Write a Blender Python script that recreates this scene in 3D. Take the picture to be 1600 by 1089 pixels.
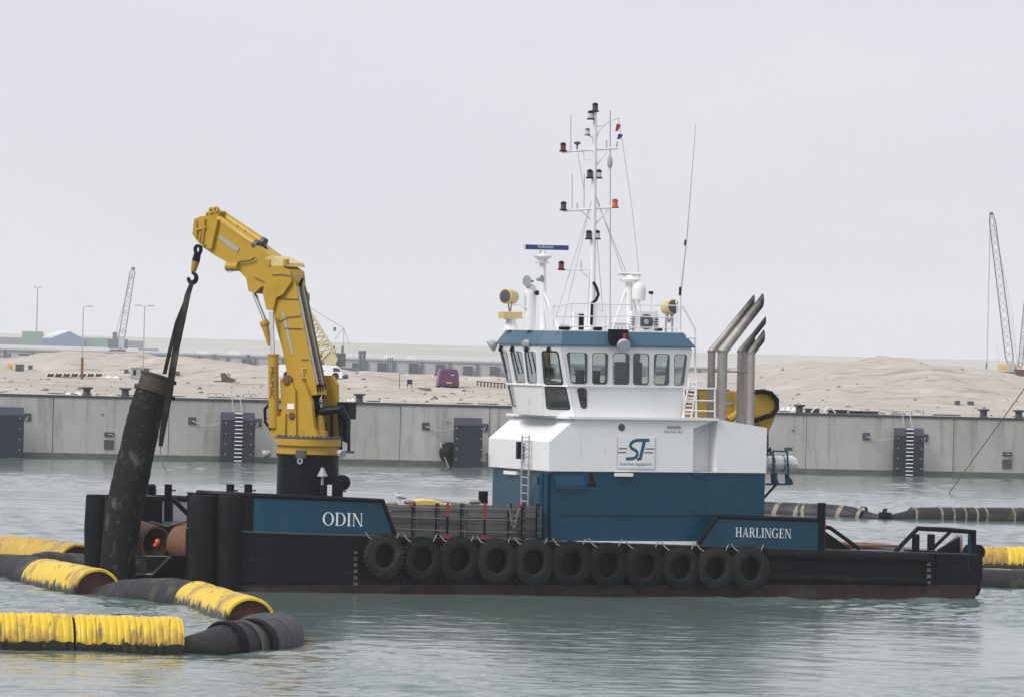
import bpy, bmesh, math, random
import numpy as np
from mathutils import Vector, Matrix

random.seed(7)
for _o in list(bpy.data.objects):
    bpy.data.objects.remove(_o, do_unlink=True)
scene = bpy.context.scene
col = scene.collection

# ------------------------------------------------------------------ camera, world, sun, exposure
EYE, FPX, ROLL, HOR = 8.4, 9600.0, 0.027, 552.0       # eye height (m), focal length (px of 1600), roll, horizon row
cam_data = bpy.data.cameras.new("camera")
cam_data.sensor_width = 36.0
cam_data.lens = FPX / 1600.0 * 36.0
cam_data.shift_y = (HOR - 544.5) / 1600.0
cam_data.clip_start, cam_data.clip_end = 1.0, 20000.0
cam = bpy.data.objects.new("camera", cam_data)
col.objects.link(cam)
cam.matrix_world = Matrix.Translation((0, 0, EYE)) @ Matrix.Rotation(math.radians(90), 4, 'X') @ Matrix.Rotation(ROLL, 4, 'Z')
scene.camera = cam

SUN_DIR = Vector((-0.62, -0.52, 0.86)).normalized()    # towards the sun: high, left, behind the photographer
world = bpy.data.worlds.new("World")
scene.world = world
world.use_nodes = True
wn, wl = world.node_tree.nodes, world.node_tree.links
wn.clear()
w_out = wn.new('ShaderNodeOutputWorld')
w_bg = wn.new('ShaderNodeBackground')
w_sky = wn.new('ShaderNodeTexSky')
w_sky.sky_type = 'NISHITA'
w_sky.sun_disc = False
w_sky.sun_elevation = math.asin(SUN_DIR.z)
w_sky.sun_rotation = math.atan2(SUN_DIR.x, SUN_DIR.y)
w_sky.air_density, w_sky.dust_density = 1.0, 2.0
w_mix = wn.new('ShaderNodeMixRGB')                      # an even high overcast over the clear sky
w_mix.inputs[0].default_value = 0.93
w_tc = wn.new('ShaderNodeTexCoord')
w_map = wn.new('ShaderNodeMapping')
w_map.inputs['Scale'].default_value = (7.0, 7.0, 26.0)
w_noise = wn.new('ShaderNodeTexNoise')
w_noise.inputs['Scale'].default_value = 1.0
w_noise.inputs['Detail'].default_value = 3.0
w_ramp = wn.new('ShaderNodeValToRGB')
w_ramp.color_ramp.elements[0].position, w_ramp.color_ramp.elements[1].position = 0.3, 0.7
w_ramp.color_ramp.elements[0].color = (7.2, 7.27, 7.95, 1)
w_ramp.color_ramp.elements[1].color = (7.7, 7.74, 8.3, 1)
wl.new(w_tc.outputs['Generated'], w_map.inputs['Vector'])
wl.new(w_map.outputs[0], w_noise.inputs['Vector'])
wl.new(w_noise.outputs['Fac'], w_ramp.inputs[0])
wl.new(w_sky.outputs[0], w_mix.inputs[1])
wl.new(w_ramp.outputs[0], w_mix.inputs[2])
wl.new(w_mix.outputs[0], w_bg.inputs[0])
w_bg.inputs[1].default_value = 0.06
wl.new(w_bg.outputs[0], w_out.inputs[0])

sun_data = bpy.data.lights.new("sun", 'SUN')
sun_data.energy = 1.5
sun_data.angle = math.radians(25)
sun_data.color = (1.0, 0.965, 0.91)
sun = bpy.data.objects.new("sun", sun_data)
col.objects.link(sun)
sun.rotation_euler = SUN_DIR.to_track_quat('Z', 'Y').to_euler()

scene.view_settings.view_transform = 'Standard'
scene.view_settings.look = 'None'
scene.view_settings.exposure = 0.82
scene.view_settings.gamma = 1.0
scene.view_settings.use_curve_mapping = False
scene.render.engine = 'CYCLES'
scene.cycles.use_denoising = True
scene.cycles.volume_bounces = 2
scene.cycles.max_bounces = 6
scene.cycles.transparent_max_bounces = 24

# ------------------------------------------------------------------ survey helpers: where a sight line meets a real plane
def sight(px, py):
    dx, dy = px - 800.0, py - HOR
    c, s = math.cos(ROLL), math.sin(ROLL)
    return Vector(((dx * c + dy * s) / FPX, 1.0, (dx * s - dy * c) / FPX))
ORG = Vector((0, 0, EYE))
def W(px, py, Y):
    return ORG + sight(px, py) * Y
def G(px, py, z=0.0):
    d = sight(px, py)
    return ORG + d * ((z - EYE) / d.z)
class Frame:
    def __init__(s, M):
        s.M, s.Mi = M, M.inverted()
    def _hit(s, px, py, k, val):
        o = s.Mi @ ORG
        d = s.Mi.to_3x3() @ sight(px, py)
        return o + d * ((val - o[k]) / d[k])
    def x(s, px, py, v): return s._hit(px, py, 0, v)
    def y(s, px, py, v): return s._hit(px, py, 1, v)
    def z(s, px, py, v): return s._hit(px, py, 2, v)
WORLD = Frame(Matrix.Identity(4))

# ------------------------------------------------------------------ mesh builder
WM = {}                       # world matrix of every object built
class MB:
    def __init__(s, frame=WORLD):
        s.fr, s.v, s.f = frame, [], []
    def add(s, vs, fs):
        o = len(s.v)
        s.v += [Vector(v) for v in vs]
        s.f += [tuple(i + o for i in f) for f in fs]
        return s
    def quad(s, *p): return s.add(p, [tuple(range(len(p)))])
    def box(s, x0, x1, y0, y1, z0, z1):
        return s.add([(x0,y0,z0),(x1,y0,z0),(x1,y1,z0),(x0,y1,z0),(x0,y0,z1),(x1,y0,z1),(x1,y1,z1),(x0,y1,z1)],
                     [(0,3,2,1),(4,5,6,7),(0,1,5,4),(1,2,6,5),(2,3,7,6),(3,0,4,7)])
    def prism(s, poly, ext):                      # any flat outline swept along a vector
        n = len(poly); e = Vector(ext)
        p = [Vector(q) for q in poly]
        nor = Vector((0, 0, 0))
        for i in range(n):
            nor += p[i].cross(p[(i + 1) % n])
        a, b = tuple(range(n)), tuple(range(2 * n - 1, n - 1, -1))
        sides = [(i, i + n, (i + 1) % n + n, (i + 1) % n) for i in range(n)]
        fs = [a, b] + sides
        if nor.dot(e) > 0:
            fs = [f[::-1] for f in fs]
        return s.add(p + [q + e for q in p], fs)
    def prism_xz(s, poly, y0, y1):
        return s.prism([(q[0], y0, q[-1]) for q in poly], (0, y1 - y0, 0))
    def prism_xy(s, poly, z0, z1):
        return s.prism([(q[0], q[1], z0) for q in poly], (0, 0, z1 - z0))
    def loft(s, rings, cap=True, closed=True):
        n = len(rings[0]); o = len(s.v)
        for r in rings:
            s.v += [Vector(q) for q in r]
        for k in range(len(rings) - 1):
            for i in range(n if closed else n - 1):
                j = (i + 1) % n
                s.f.append((o + k*n + i, o + k*n + j, o + (k+1)*n + j, o + (k+1)*n + i))
        if cap and closed:
            s.f.append(tuple(o + i for i in range(n))[::-1])
            s.f.append(tuple(o + (len(rings) - 1) * n + i for i in range(n)))
        return s
    def tube(s, pts, r, n=8, cap=True, squash=1.0):
        pts = [Vector(p) for p in pts]
        rs = r if isinstance(r, (list, tuple)) else [r] * len(pts)
        t0 = (pts[1] - pts[0]).normalized()
        up = Vector((0, 0, 1)) if abs(t0.z) < 0.9 else Vector((1, 0, 0))
        side = t0.cross(up).normalized()
        rings = []
        for i, p in enumerate(pts):
            a = (pts[i] - pts[i-1]).normalized() if i else t0
            b = (pts[i+1] - pts[i]).normalized() if i < len(pts) - 1 else a
            t = (a + b).normalized() if (a + b).length > 1e-6 else b
            side = (side - t * side.dot(t)).normalized()
            up2 = side.cross(t)
            k = 1.0 / max(0.5, t.dot(a))
            rings.append([p + side * (math.cos(2*math.pi*j/n) * rs[i] * (k if len(pts) > 2 else 1)) + up2 * (math.sin(2*math.pi*j/n) * rs[i] * squash) for j in range(n)])
        return s.loft(rings, cap)
    def lathe(s, p, axis, prof, n=16, cap=True):   # prof: (distance along the axis, radius)
        p, a = Vector(p), Vector(axis).normalized()
        up = Vector((0, 0, 1)) if abs(a.z) < 0.9 else Vector((1, 0, 0))
        x = a.cross(up).normalized(); y = x.cross(a)
        rings = [[p + a * d + x * (math.cos(2*math.pi*j/n) * r) + y * (math.sin(2*math.pi*j/n) * r) for j in range(n)] for d, r in prof]
        return s.loft(rings, cap)
    def ring(s, p, axis, prof, n=24):              # closed profile: tyres, collars
        p, a = Vector(p), Vector(axis).normalized()
        up = Vector((0, 0, 1)) if abs(a.z) < 0.9 else Vector((1, 0, 0))
        x = a.cross(up).normalized(); y = x.cross(a)
        rings = [[p + a * d + x * (math.cos(2*math.pi*j/n) * r) + y * (math.sin(2*math.pi*j/n) * r) for d, r in prof] for j in range(n)]
        rings.append(rings[0])
        return s.loft(rings, cap=False)
    def bar(s, p, q, w, h=None):
        p, q = Vector(p), Vector(q); h = h or w
        t = (q - p).normalized()
        up = Vector((0, 0, 1)) if abs(t.z) < 0.95 else Vector((0, 1, 0))
        x = t.cross(up).normalized() * (w / 2); y = x.cross(t).normalized() * (h / 2)
        return s.loft([[p-x-y, p+x-y, p+x+y, p-x+y], [q-x-y, q+x-y, q+x+y, q-x+y]])
    def ball(s, c, r, n=10, squash=(1,1,1)):
        c = Vector(c); m = n // 2
        rings = [[c + Vector((math.cos(2*math.pi*j/n)*math.sin(math.pi*k/m)*r*squash[0], math.sin(2*math.pi*j/n)*math.sin(math.pi*k/m)*r*squash[1], -math.cos(math.pi*k/m)*r*squash[2])) for j in range(n)] for k in range(1, m)]
        return s.loft(rings)
    def build(s, name, mat, parent=None, at=None, smooth=True, ang=35, label=None, kind=None, fix=True):
        """at: origin (frame coordinates) of a top-level mesh"""
        me = bpy.data.meshes.new(name)
        if parent is not None:
            PM = WM[parent]
        else:
            PM = s.fr.M @ Matrix.Translation(at if at is not None else (0, 0, 0))
        T = np.array(PM.inverted() @ s.fr.M)
        V = np.array([tuple(v) for v in s.v]) @ T[:3, :3].T + T[:3, 3]
        me.from_pydata(V.tolist(), [], s.f)
        if fix:
            bm = bmesh.new(); bm.from_mesh(me)
            bmesh.ops.recalc_face_normals(bm, faces=bm.faces)
            bm.to_mesh(me); bm.free()
        if smooth:
            me.polygons.foreach_set('use_smooth', [True] * len(me.polygons))
            me.set_sharp_from_angle(angle=math.radians(ang))
        if mat is not None:
            me.materials.append(mat)
        o = bpy.data.objects.new(name, me)
        col.objects.link(o)
        if parent is not None:
            o.parent = parent
        else:
            o.matrix_world = PM
        WM[o] = PM
        if label: o["label"] = label
        if kind: o["kind"] = kind
        return o

def tag(o, label, cat, group=None):
    o["label"], o["category"] = label, cat
    if group: o["group"] = group
    return o
def struct(o):
    o["kind"] = "structure"; return o
def thing(name, label, cat, M, group=None):
    o = bpy.data.objects.new(name, None)
    col.objects.link(o)
    o.empty_display_size = 0.2
    o.matrix_world = M
    WM[o] = M.copy()
    return tag(o, label, cat, group)
def at(frame, p):
    return frame.M @ Matrix.Translation(p)
def dup(root, M, label=None):
    r = root.copy(); col.objects.link(r)
    r.matrix_world = M; WM[r] = M.copy()
    if label: r["label"] = label
    for ch in root.children:
        c = ch.copy(); col.objects.link(c); c.parent = r; WM[c] = M
        for g in ch.children:
            d = g.copy(); col.objects.link(d); d.parent = c; WM[d] = M
    return r
def piece(src, parent, loc, rot=(0, 0, 0)):            # a further piece sharing mesh data, placed in the parent's space
    o = bpy.data.objects.new(src.name.split('.')[0], src.data)
    col.objects.link(o); o.parent = parent
    o.location, o.rotation_euler = loc, rot
    WM[o] = WM[parent]
    return o

# ------------------------------------------------------------------ procedural materials
def mat(name, c, rough=0.5, metal=0.0, var=0.12, scale=2.0, bump=0.0, bscale=30.0, dirt=None, spec=0.5, dirt_shade2=None, rand=0.0, bdist=0.02):
    """c base colour; var brightness mottling; dirt = (colour, noise scale vector, threshold, softness, strength)"""
    m = bpy.data.materials.new(name); m.use_nodes = True
    n, l = m.node_tree.nodes, m.node_tree.links
    b = n['Principled BSDF']
    b.inputs['Roughness'].default_value = rough
    b.inputs['Metallic'].default_value = metal
    b.inputs['Specular IOR Level'].default_value = spec
    tc = n.new('ShaderNodeTexCoord')
    no = n.new('ShaderNodeTexNoise'); no.inputs['Scale'].default_value = scale; no.inputs['Detail'].default_value = 6
    no.inputs['Roughness'].default_value = 0.65
    l.new(tc.outputs['Object'], no.inputs['Vector'])
    mr = n.new('ShaderNodeMapRange')
    mr.inputs['From Min'].default_value, mr.inputs['From Max'].default_value = 0.25, 0.75
    mr.inputs['To Min'].default_value, mr.inputs['To Max'].default_value = 1 - var, 1 + var
    l.new(no.outputs['Fac'], mr.inputs['Value'])
    mul = n.new('ShaderNodeVectorMath'); mul.operation = 'SCALE'
    mul.inputs[0].default_value = c
    l.new(mr.outputs[0], mul.inputs['Scale'])
    cur = mul.outputs[0]
    if rand:
        oi = n.new('ShaderNodeObjectInfo'); r3 = n.new('ShaderNodeMapRange')
        r3.inputs['To Min'].default_value, r3.inputs['To Max'].default_value = 1 - rand, 1 + rand
        l.new(oi.outputs['Random'], r3.inputs['Value'])
        m3 = n.new('ShaderNodeVectorMath'); m3.operation = 'SCALE'
        l.new(cur, m3.inputs[0]); l.new(r3.outputs[0], m3.inputs['Scale']); cur = m3.outputs[0]
    for d in (dirt, dirt_shade2):
        if not d: continue
        dc, sv, th, soft, amt = d
        mp = n.new('ShaderNodeMapping'); mp.inputs['Scale'].default_value = sv
        l.new(tc.outputs['Object'], mp.inputs['Vector'])
        dn = n.new('ShaderNodeTexNoise'); dn.inputs['Scale'].default_value = 1.0; dn.inputs['Detail'].default_value = 5
        dn.inputs['Roughness'].default_value = 0.6
        l.new(mp.outputs[0], dn.inputs['Vector'])
        r2 = n.new('ShaderNodeMapRange')
        r2.inputs['From Min'].default_value, r2.inputs['From Max'].default_value = th, th + soft
        r2.inputs['To Max'].default_value = amt
        l.new(dn.outputs['Fac'], r2.inputs['Value'])
        mx = n.new('ShaderNodeMixRGB')
        l.new(r2.outputs[0], mx.inputs[0]); l.new(cur, mx.inputs[1]); mx.inputs[2].default_value = (*dc, 1)
        cur = mx.outputs[0]
    l.new(cur, b.inputs['Base Color'])
    if bump > 0:
        bn = n.new('ShaderNodeTexNoise'); bn.inputs['Scale'].default_value = bscale; bn.inputs['Detail'].default_value = 4
        l.new(tc.outputs['Object'], bn.inputs['Vector'])
        bp = n.new('ShaderNodeBump'); bp.inputs['Strength'].default_value = bump; bp.inputs['Distance'].default_value = bdist
        l.new(bn.outputs['Fac'], bp.inputs['Height']); l.new(bp.outputs[0], b.inputs['Normal'])
    return m

RUST = (0.16, 0.055, 0.02)
M_ = {}
M_['blue'] = mat('blue_paint', (0.0018, 0.052, 0.095), 0.30, spec=0.3, bump=0.12, bscale=1.1, bdist=0.06, var=0.1, scale=0.8, dirt=((0.03, 0.09, 0.13), (0.9, 0.9, 0.25), 0.55, 0.2, 0.35), dirt_shade2=((0.012, 0.03, 0.045), (2.5, 2.5, 0.3), 0.6, 0.12, 0.5))
M_['blue_skylit'] = mat('skylit_blue_paint', (0.042, 0.105, 0.165), 0.5, var=0.06, scale=0.9)  # lighter fascia blue: sky light on its upward tilt is put into the colour
M_['white'] = mat('white_paint', (0.80, 0.81, 0.82), 0.42, bump=0.12, bscale=1.3, bdist=0.05, var=0.03, scale=1.2, dirt=((0.45, 0.43, 0.40), (1.6, 1.6, 0.35), 0.6, 0.18, 0.35), dirt_shade2=((0.35, 0.2, 0.1), (5, 5, 0.7), 0.645, 0.08, 0.32))
M_['white_clean'] = mat('clean_white_paint', (0.8, 0.8, 0.8), 0.4, var=0.03)
M_['black'] = mat('black_paint', (0.0042, 0.0052, 0.0085), 0.42, spec=0.14, bump=0.2, bscale=1.5, bdist=0.06, var=0.3, scale=1.5, dirt=((0.07, 0.07, 0.075), (0.9, 0.9, 7.0), 0.62, 0.12, 0.45), dirt_shade2=((0.13, 0.12, 0.11), (6, 6, 0.6), 0.68, 0.06, 0.5))
M_['rubber'] = mat('black_rubber', (0.007, 0.0078, 0.010), 0.7, spec=0.12, var=0.3, scale=3, dirt=((0.06, 0.06, 0.06), (3, 3, 1.0), 0.58, 0.18, 0.4), bump=0.3, bscale=14)
M_['tyre'] = mat('tyre_rubber', (0.013, 0.0138, 0.0155), 0.75, spec=0.15, rand=0.45, var=0.35, scale=4, dirt=((0.10, 0.10, 0.098), (3.5, 3.5, 3.5), 0.62, 0.15, 0.4), bump=0.3, bscale=20)
M_['red_bottom'] = mat('red_antifouling', (0.042, 0.012, 0.011), 0.6, var=0.3, scale=2, dirt=((0.05, 0.045, 0.04), (0.8, 0.8, 4.0), 0.47, 0.15, 0.85), dirt_shade2=((0.008, 0.009, 0.008), (1.4, 1.4, 1.0), 0.5, 0.15, 0.8))  # brown is dirt; the black patches paint in broken shade from the tyres
M_['deck'] = mat('deck_paint', (0.06, 0.062, 0.065), 0.7, var=0.3, dirt=(RUST, (1.5, 1.5, 1.5), 0.62, 0.1, 0.6))
M_['yellow'] = mat('crane_yellow', (0.45, 0.275, 0.017), 0.42, var=0.08, scale=1.5, dirt=((0.22, 0.12, 0.02), (2.0, 2.0, 1.0), 0.60, 0.18, 0.45))
M_['cream'] = mat('cream_paint', (0.62, 0.47, 0.20), 0.5, var=0.1)
M_['steel'] = mat('chromed_rod', (0.75, 0.77, 0.8), 0.22, 1.0, var=0.03)
M_['pipe_steel'] = mat('steel_pipework', (0.30, 0.29, 0.28), 0.45, 0.6, var=0.2)
M_['stainless'] = mat('stainless_exhaust', (0.36, 0.34, 0.32), 0.55, 0.35, var=0.14, scale=2.5, dirt=((0.26, 0.235, 0.21), (5, 5, 0.6), 0.5, 0.25, 0.6))
M_['soot'] = mat('sooty_exhaust', (0.05, 0.048, 0.047), 0.6, 0.3, var=0.4, scale=3)
M_['grey'] = mat('grey_paint', (0.30, 0.31, 0.33), 0.5, var=0.12)
M_['dark_grey'] = mat('dark_grey_paint', (0.07, 0.073, 0.08), 0.5, var=0.15)
M_['light_grey'] = mat('light_grey_panel', (0.40, 0.41, 0.46), 0.5, var=0.08)
M_['hose'] = mat('dirty_black_hose', (0.012, 0.012, 0.013), 0.75, spec=0.15, var=0.4, scale=1.6, bump=0.8, bscale=7, dirt=((0.17, 0.155, 0.135), (1.7, 1.7, 0.9), 0.56, 0.12, 0.55), dirt_shade2=((0.09, 0.085, 0.075), (7, 7, 5), 0.6, 0.1, 0.7))
M_['strap'] = mat('black_webbing', (0.012, 0.012, 0.012), 0.8, spec=0.1, var=0.3, scale=8, dirt=((0.11, 0.09, 0.075), (1.5, 1.5, 0.6), 0.52, 0.2, 0.6))
M_['rust'] = mat('rusty_steel', (0.17, 0.075, 0.038), 0.8, var=0.35, scale=3, bump=0.4, bscale=18, dirt=((0.09, 0.06, 0.045), (2, 2, 2), 0.5, 0.2, 0.7))
M_['rust_pale'] = mat('flaking_rusty_steel', (0.20, 0.12, 0.075), 0.8, var=0.4, scale=4, bump=0.4, bscale=14, dirt=((0.10, 0.10, 0.095), (3, 3, 3), 0.48, 0.12, 0.8))
M_['orange'] = mat('orange_plastic', (0.8, 0.10, 0.03), 0.5)
M_['red'] = mat('red_paint', (0.28, 0.02, 0.025), 0.5, var=0.15)
M_['red_lens'] = mat('red_lens', (0.25, 0.02, 0.025), 0.2)
M_['amber_lens'] = mat('amber_lens', (0.7, 0.16, 0.02), 0.25)
M_['lens'] = mat('lamp_lens', (0.55, 0.56, 0.57), 0.15)
M_['lamp_tube'] = mat('white_lamp_cover', (0.85, 0.84, 0.8), 0.3, var=0.02)
M_['flag_blue'] = mat('blue_cloth', (0.02, 0.03, 0.2), 0.8)
M_['radar_blue'] = mat('radar_blue', (0.02, 0.055, 0.2), 0.4)
M_['rope'] = mat('pale_rope', (0.22, 0.21, 0.195), 0.85, var=0.3, scale=12)
M_['wire'] = mat('steel_wire', (0.35, 0.35, 0.36), 0.5, 0.4)
M_['timber'] = mat('weathered_grey_timber', (0.12, 0.116, 0.118), 0.85, rand=0.3, var=0.25, scale=3, dirt=((0.07, 0.066, 0.065), (0.5, 3, 9), 0.5, 0.2, 0.6), bump=0.3, bscale=12)
M_['tarp_yellow'] = mat('yellow_tarpaulin', (0.72, 0.52, 0.14), 0.6, var=0.12)
M_['tarp_grey'] = mat('grey_tarpaulin', (0.28, 0.27, 0.26), 0.7, var=0.2)
M_['letter_white'] = mat('white_lettering', (0.82, 0.83, 0.84), 0.5, var=0.03)
M_['letter_red'] = mat('red_lettering', (0.045, 0.012, 0.01), 0.5, var=0.1)
M_['letter_grey'] = mat('grey_figures', (0.42, 0.42, 0.42), 0.6, var=0.2, scale=9)
M_['letter_dark'] = mat('dark_lettering', (0.02, 0.05, 0.09), 0.5, var=0.05)
M_['teal'] = mat('teal_logo', (0.006, 0.11, 0.155), 0.45, var=0.05)
M_['sticker'] = mat('worn_sticker', (0.34, 0.36, 0.42), 0.5, var=0.2, scale=8, dirt=((0.5, 0.3, 0.03), (9, 9, 9), 0.5, 0.1, 0.6))
M_['raft_white'] = mat('white_fibreglass', (0.74, 0.74, 0.72), 0.35, var=0.05)
M_['horn'] = mat('grey_green_horn', (0.27, 0.32, 0.30), 0.5)

def glass_mat(name, tint, fac):
    m = bpy.data.materials.new(name); m.use_nodes = True
    n, l = m.node_tree.nodes, m.node_tree.links
    n.remove(n['Principled BSDF'])
    out = n['Material Output']
    tr = n.new('ShaderNodeBsdfTransparent'); tr.inputs[0].default_value = (*tint, 1)
    gl = n.new('ShaderNodeBsdfGlossy'); gl.inputs['Roughness'].default_value = 0.03
    fr = n.new('ShaderNodeFresnel'); fr.inputs[0].default_value = 1.5
    ad = n.new('ShaderNodeMath'); ad.operation = 'ADD'; ad.inputs[1].default_value = fac
    mx = n.new('ShaderNodeMixShader')
    l.new(fr.outputs[0], ad.inputs[0]); l.new(ad.outputs[0], mx.inputs[0])
    l.new(tr.outputs[0], mx.inputs[1]); l.new(gl.outputs[0], mx.inputs[2]); l.new(mx.outputs[0], out.inputs[0])
    return m
M_['glass'] = glass_mat('window_glass', (0.74, 0.80, 0.80), 0.10)

# ------------------------------------------------------------------ lettering
def text_on(body, name, m, parent, frame, p, xd, zd, height, shear=0.0, depth=0.006, width=None):
    cu = bpy.data.curves.new(name, 'FONT'); cu.body = body; cu.size = 1.0; cu.shear = shear
    tmp = bpy.data.objects.new(name, cu); col.objects.link(tmp)
    bpy.context.view_layer.update()
    me0 = bpy.data.meshes.new_from_object(tmp.evaluated_get(bpy.context.evaluated_depsgraph_get()))
    bpy.data.objects.remove(tmp, do_unlink=True)
    vs = [v.co.copy() for v in me0.vertices]; fs = [tuple(f.vertices) for f in me0.polygons]
    x0, x1 = min(v.x for v in vs), max(v.x for v in vs); y0, y1 = min(v.y for v in vs), max(v.y for v in vs)
    k = height / (y1 - y0); kx = (width / (x1 - x0)) if width else k
    xd, zd, p = Vector(xd).normalized(), Vector(zd).normalized(), Vector(p)
    mb = MB(frame)
    mb.add([p + xd * ((v.x - x0) * kx) + zd * ((v.y - y0) * k) for v in vs], fs)
    bpy.data.meshes.remove(me0)
    return mb.build(name, m, parent, smooth=False, fix=False)

def serif_word(word):
    """serif capitals as flat polygons in a unit-height box; returns (list of polygons, total width)"""
    TK, TN, SF = 0.135, 0.05, 0.045
    def rect(x0, x1, y0, y1): return [(x0, y0), (x1, y0), (x1, y1), (x0, y1)]
    def stem(x, w): return [rect(x, x + w, SF, 1 - SF), rect(x - 0.075, x + w + 0.075, 0, SF), rect(x - 0.075, x + w + 0.075, 1 - SF, 1)]
    def ringseg(cx, cy, ro, rx_i, ry_o, ry_i, a0, a1, n=26):
        out = []
        for i in range(n):
            t0, t1 = math.radians(a0 + (a1 - a0) * i / n), math.radians(a0 + (a1 - a0) * (i + 1) / n)
            out.append([(cx + ro * math.cos(t0), cy + ry_o * math.sin(t0)), (cx + ro * math.cos(t1), cy + ry_o * math.sin(t1)),
                        (cx + rx_i * math.cos(t1), cy + ry_i * math.sin(t1)), (cx + rx_i * math.cos(t0), cy + ry_i * math.sin(t0))])
        return out
    P, x = [], 0.0
    for ch in word:
        q = []
        if ch == 'O': q = ringseg(0.40, 0.5, 0.40, 0.26, 0.515, 0.465, 0, 360, 36); w = 0.80
        elif ch == 'D': q = stem(0.08, TK) + ringseg(0.34, 0.5, 0.42, 0.28, 0.5, 0.455, -90, 90) + [rect(0.215, 0.34, 0, SF), rect(0.215, 0.34, 1 - SF, 1)]; w = 0.77
        elif ch == 'I': q = stem(0.08, TK); w = 0.30
        elif ch == 'N': q = stem(0.09, TN) + stem(0.64, TN) + [[(0.05, 1), (0.20, 1), (0.69, 0), (0.60, 0)]]; w = 0.78
        elif ch == 'H': q = stem(0.08, TK) + stem(0.55, TK) + [rect(0.215, 0.55, 0.48, 0.535)]; w = 0.77
        elif ch == 'A': q = [[(0.06, 0), (0.115, 0), (0.40, 0.92), (0.36, 1.0)], [(0.36, 1.0), (0.52, 0), (0.67, 0), (0.42, 1.0)], rect(0.19, 0.50, 0.30, 0.35), rect(-0.01, 0.2, 0, SF), rect(0.45, 0.74, 0, SF)]; w = 0.74
        elif ch == 'R': q = stem(0.08, TK) + ringseg(0.34, 0.745, 0.24, 0.11, 0.255, 0.205, -90, 90) + [rect(0.215, 0.34, 0.95, 1), rect(0.215, 0.34, 0.49, 0.54), [(0.32, 0.50), (0.45, 0.50), (0.72, 0.0), (0.56, 0.0)]]; w = 0.72
        elif ch == 'L': q = stem(0.08, TK) + [rect(0.215, 0.58, 0, 0.05), [(0.53, 0.05), (0.58, 0.05), (0.60, 0.28), (0.57, 0.28)]]; w = 0.62
        elif ch == 'G': q = ringseg(0.42, 0.5, 0.41, 0.27, 0.515, 0.465, 42, 318, 30) + [rect(0.60, 0.72, 0.08, 0.42), rect(0.50, 0.80, 0.42, 0.465), [(0.66, 0.72), (0.70, 0.72), (0.70, 0.97), (0.66, 0.9)]]; w = 0.82
        elif ch == 'E': q = stem(0.08, TK) + [rect(0.215, 0.55, 0, 0.05), rect(0.215, 0.52, 0.95, 1), rect(0.215, 0.44, 0.485, 0.535), rect(0.41, 0.44, 0.40, 0.62), [(0.50, 0.05), (0.55, 0.05), (0.58, 0.25), (0.55, 0.25)], [(0.49, 0.95), (0.52, 0.95), (0.53, 0.76), (0.50, 0.76)]]; w = 0.60
        P += [[(a + x, b) for a, b in poly] for poly in q]
        x += w + 0.075
    return P, x - 0.075
def serif_on(word, name, m, parent, frame, p, xd, zd, nd, height, width):
    polys, w = serif_word(word)
    xd, zd, nd, p = Vector(xd).normalized(), Vector(zd).normalized(), Vector(nd).normalized(), Vector(p)
    mb = MB(frame)
    for i, poly in enumerate(polys):
        mb.quad(*[p + xd * (a * width / w) + zd * (b * height) + nd * (0.006 + 0.0004 * (i % 9)) for a, b in poly])
    return mb.build(name, m, parent, smooth=False, fix=False)
# ================================================================== SETTING: water, quay, sand, far shore
def waves(X, Y, lmin):
    rng = np.random.RandomState(3)
    Z = np.zeros_like(X)
    patch = np.zeros_like(X)
    for k in range(9):
        a = rng.uniform(0, 2 * math.pi); L = rng.uniform(14, 60)
        patch += np.sin((X * math.cos(a) * 1.0 + Y * math.sin(a) * 0.45) * 2 * math.pi / L + rng.uniform(0, 6.28))
    amp = np.clip(0.95 + 0.4 * patch / 1.5, 0.35, 1.8)
    for k in range(62):
        L = 0.30 * (9.0 / 0.30) ** (k / 61.0)
        a = rng.normal(math.radians(75), 0.8)
        s = 0.024 if L < 1.3 else 0.016 if L < 3 else 0.007
        A = s * L / (2 * math.pi) * rng.uniform(0.6, 1.4)
        p0 = rng.uniform(0, 6.28)
        if L < lmin: continue
        ph = (X * math.cos(a) + Y * math.sin(a)) * 2 * math.pi / L + p0
        Z += A * (np.sin(ph) + 0.3 * np.sin(2 * ph + 1.0))
    return Z * amp

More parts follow.
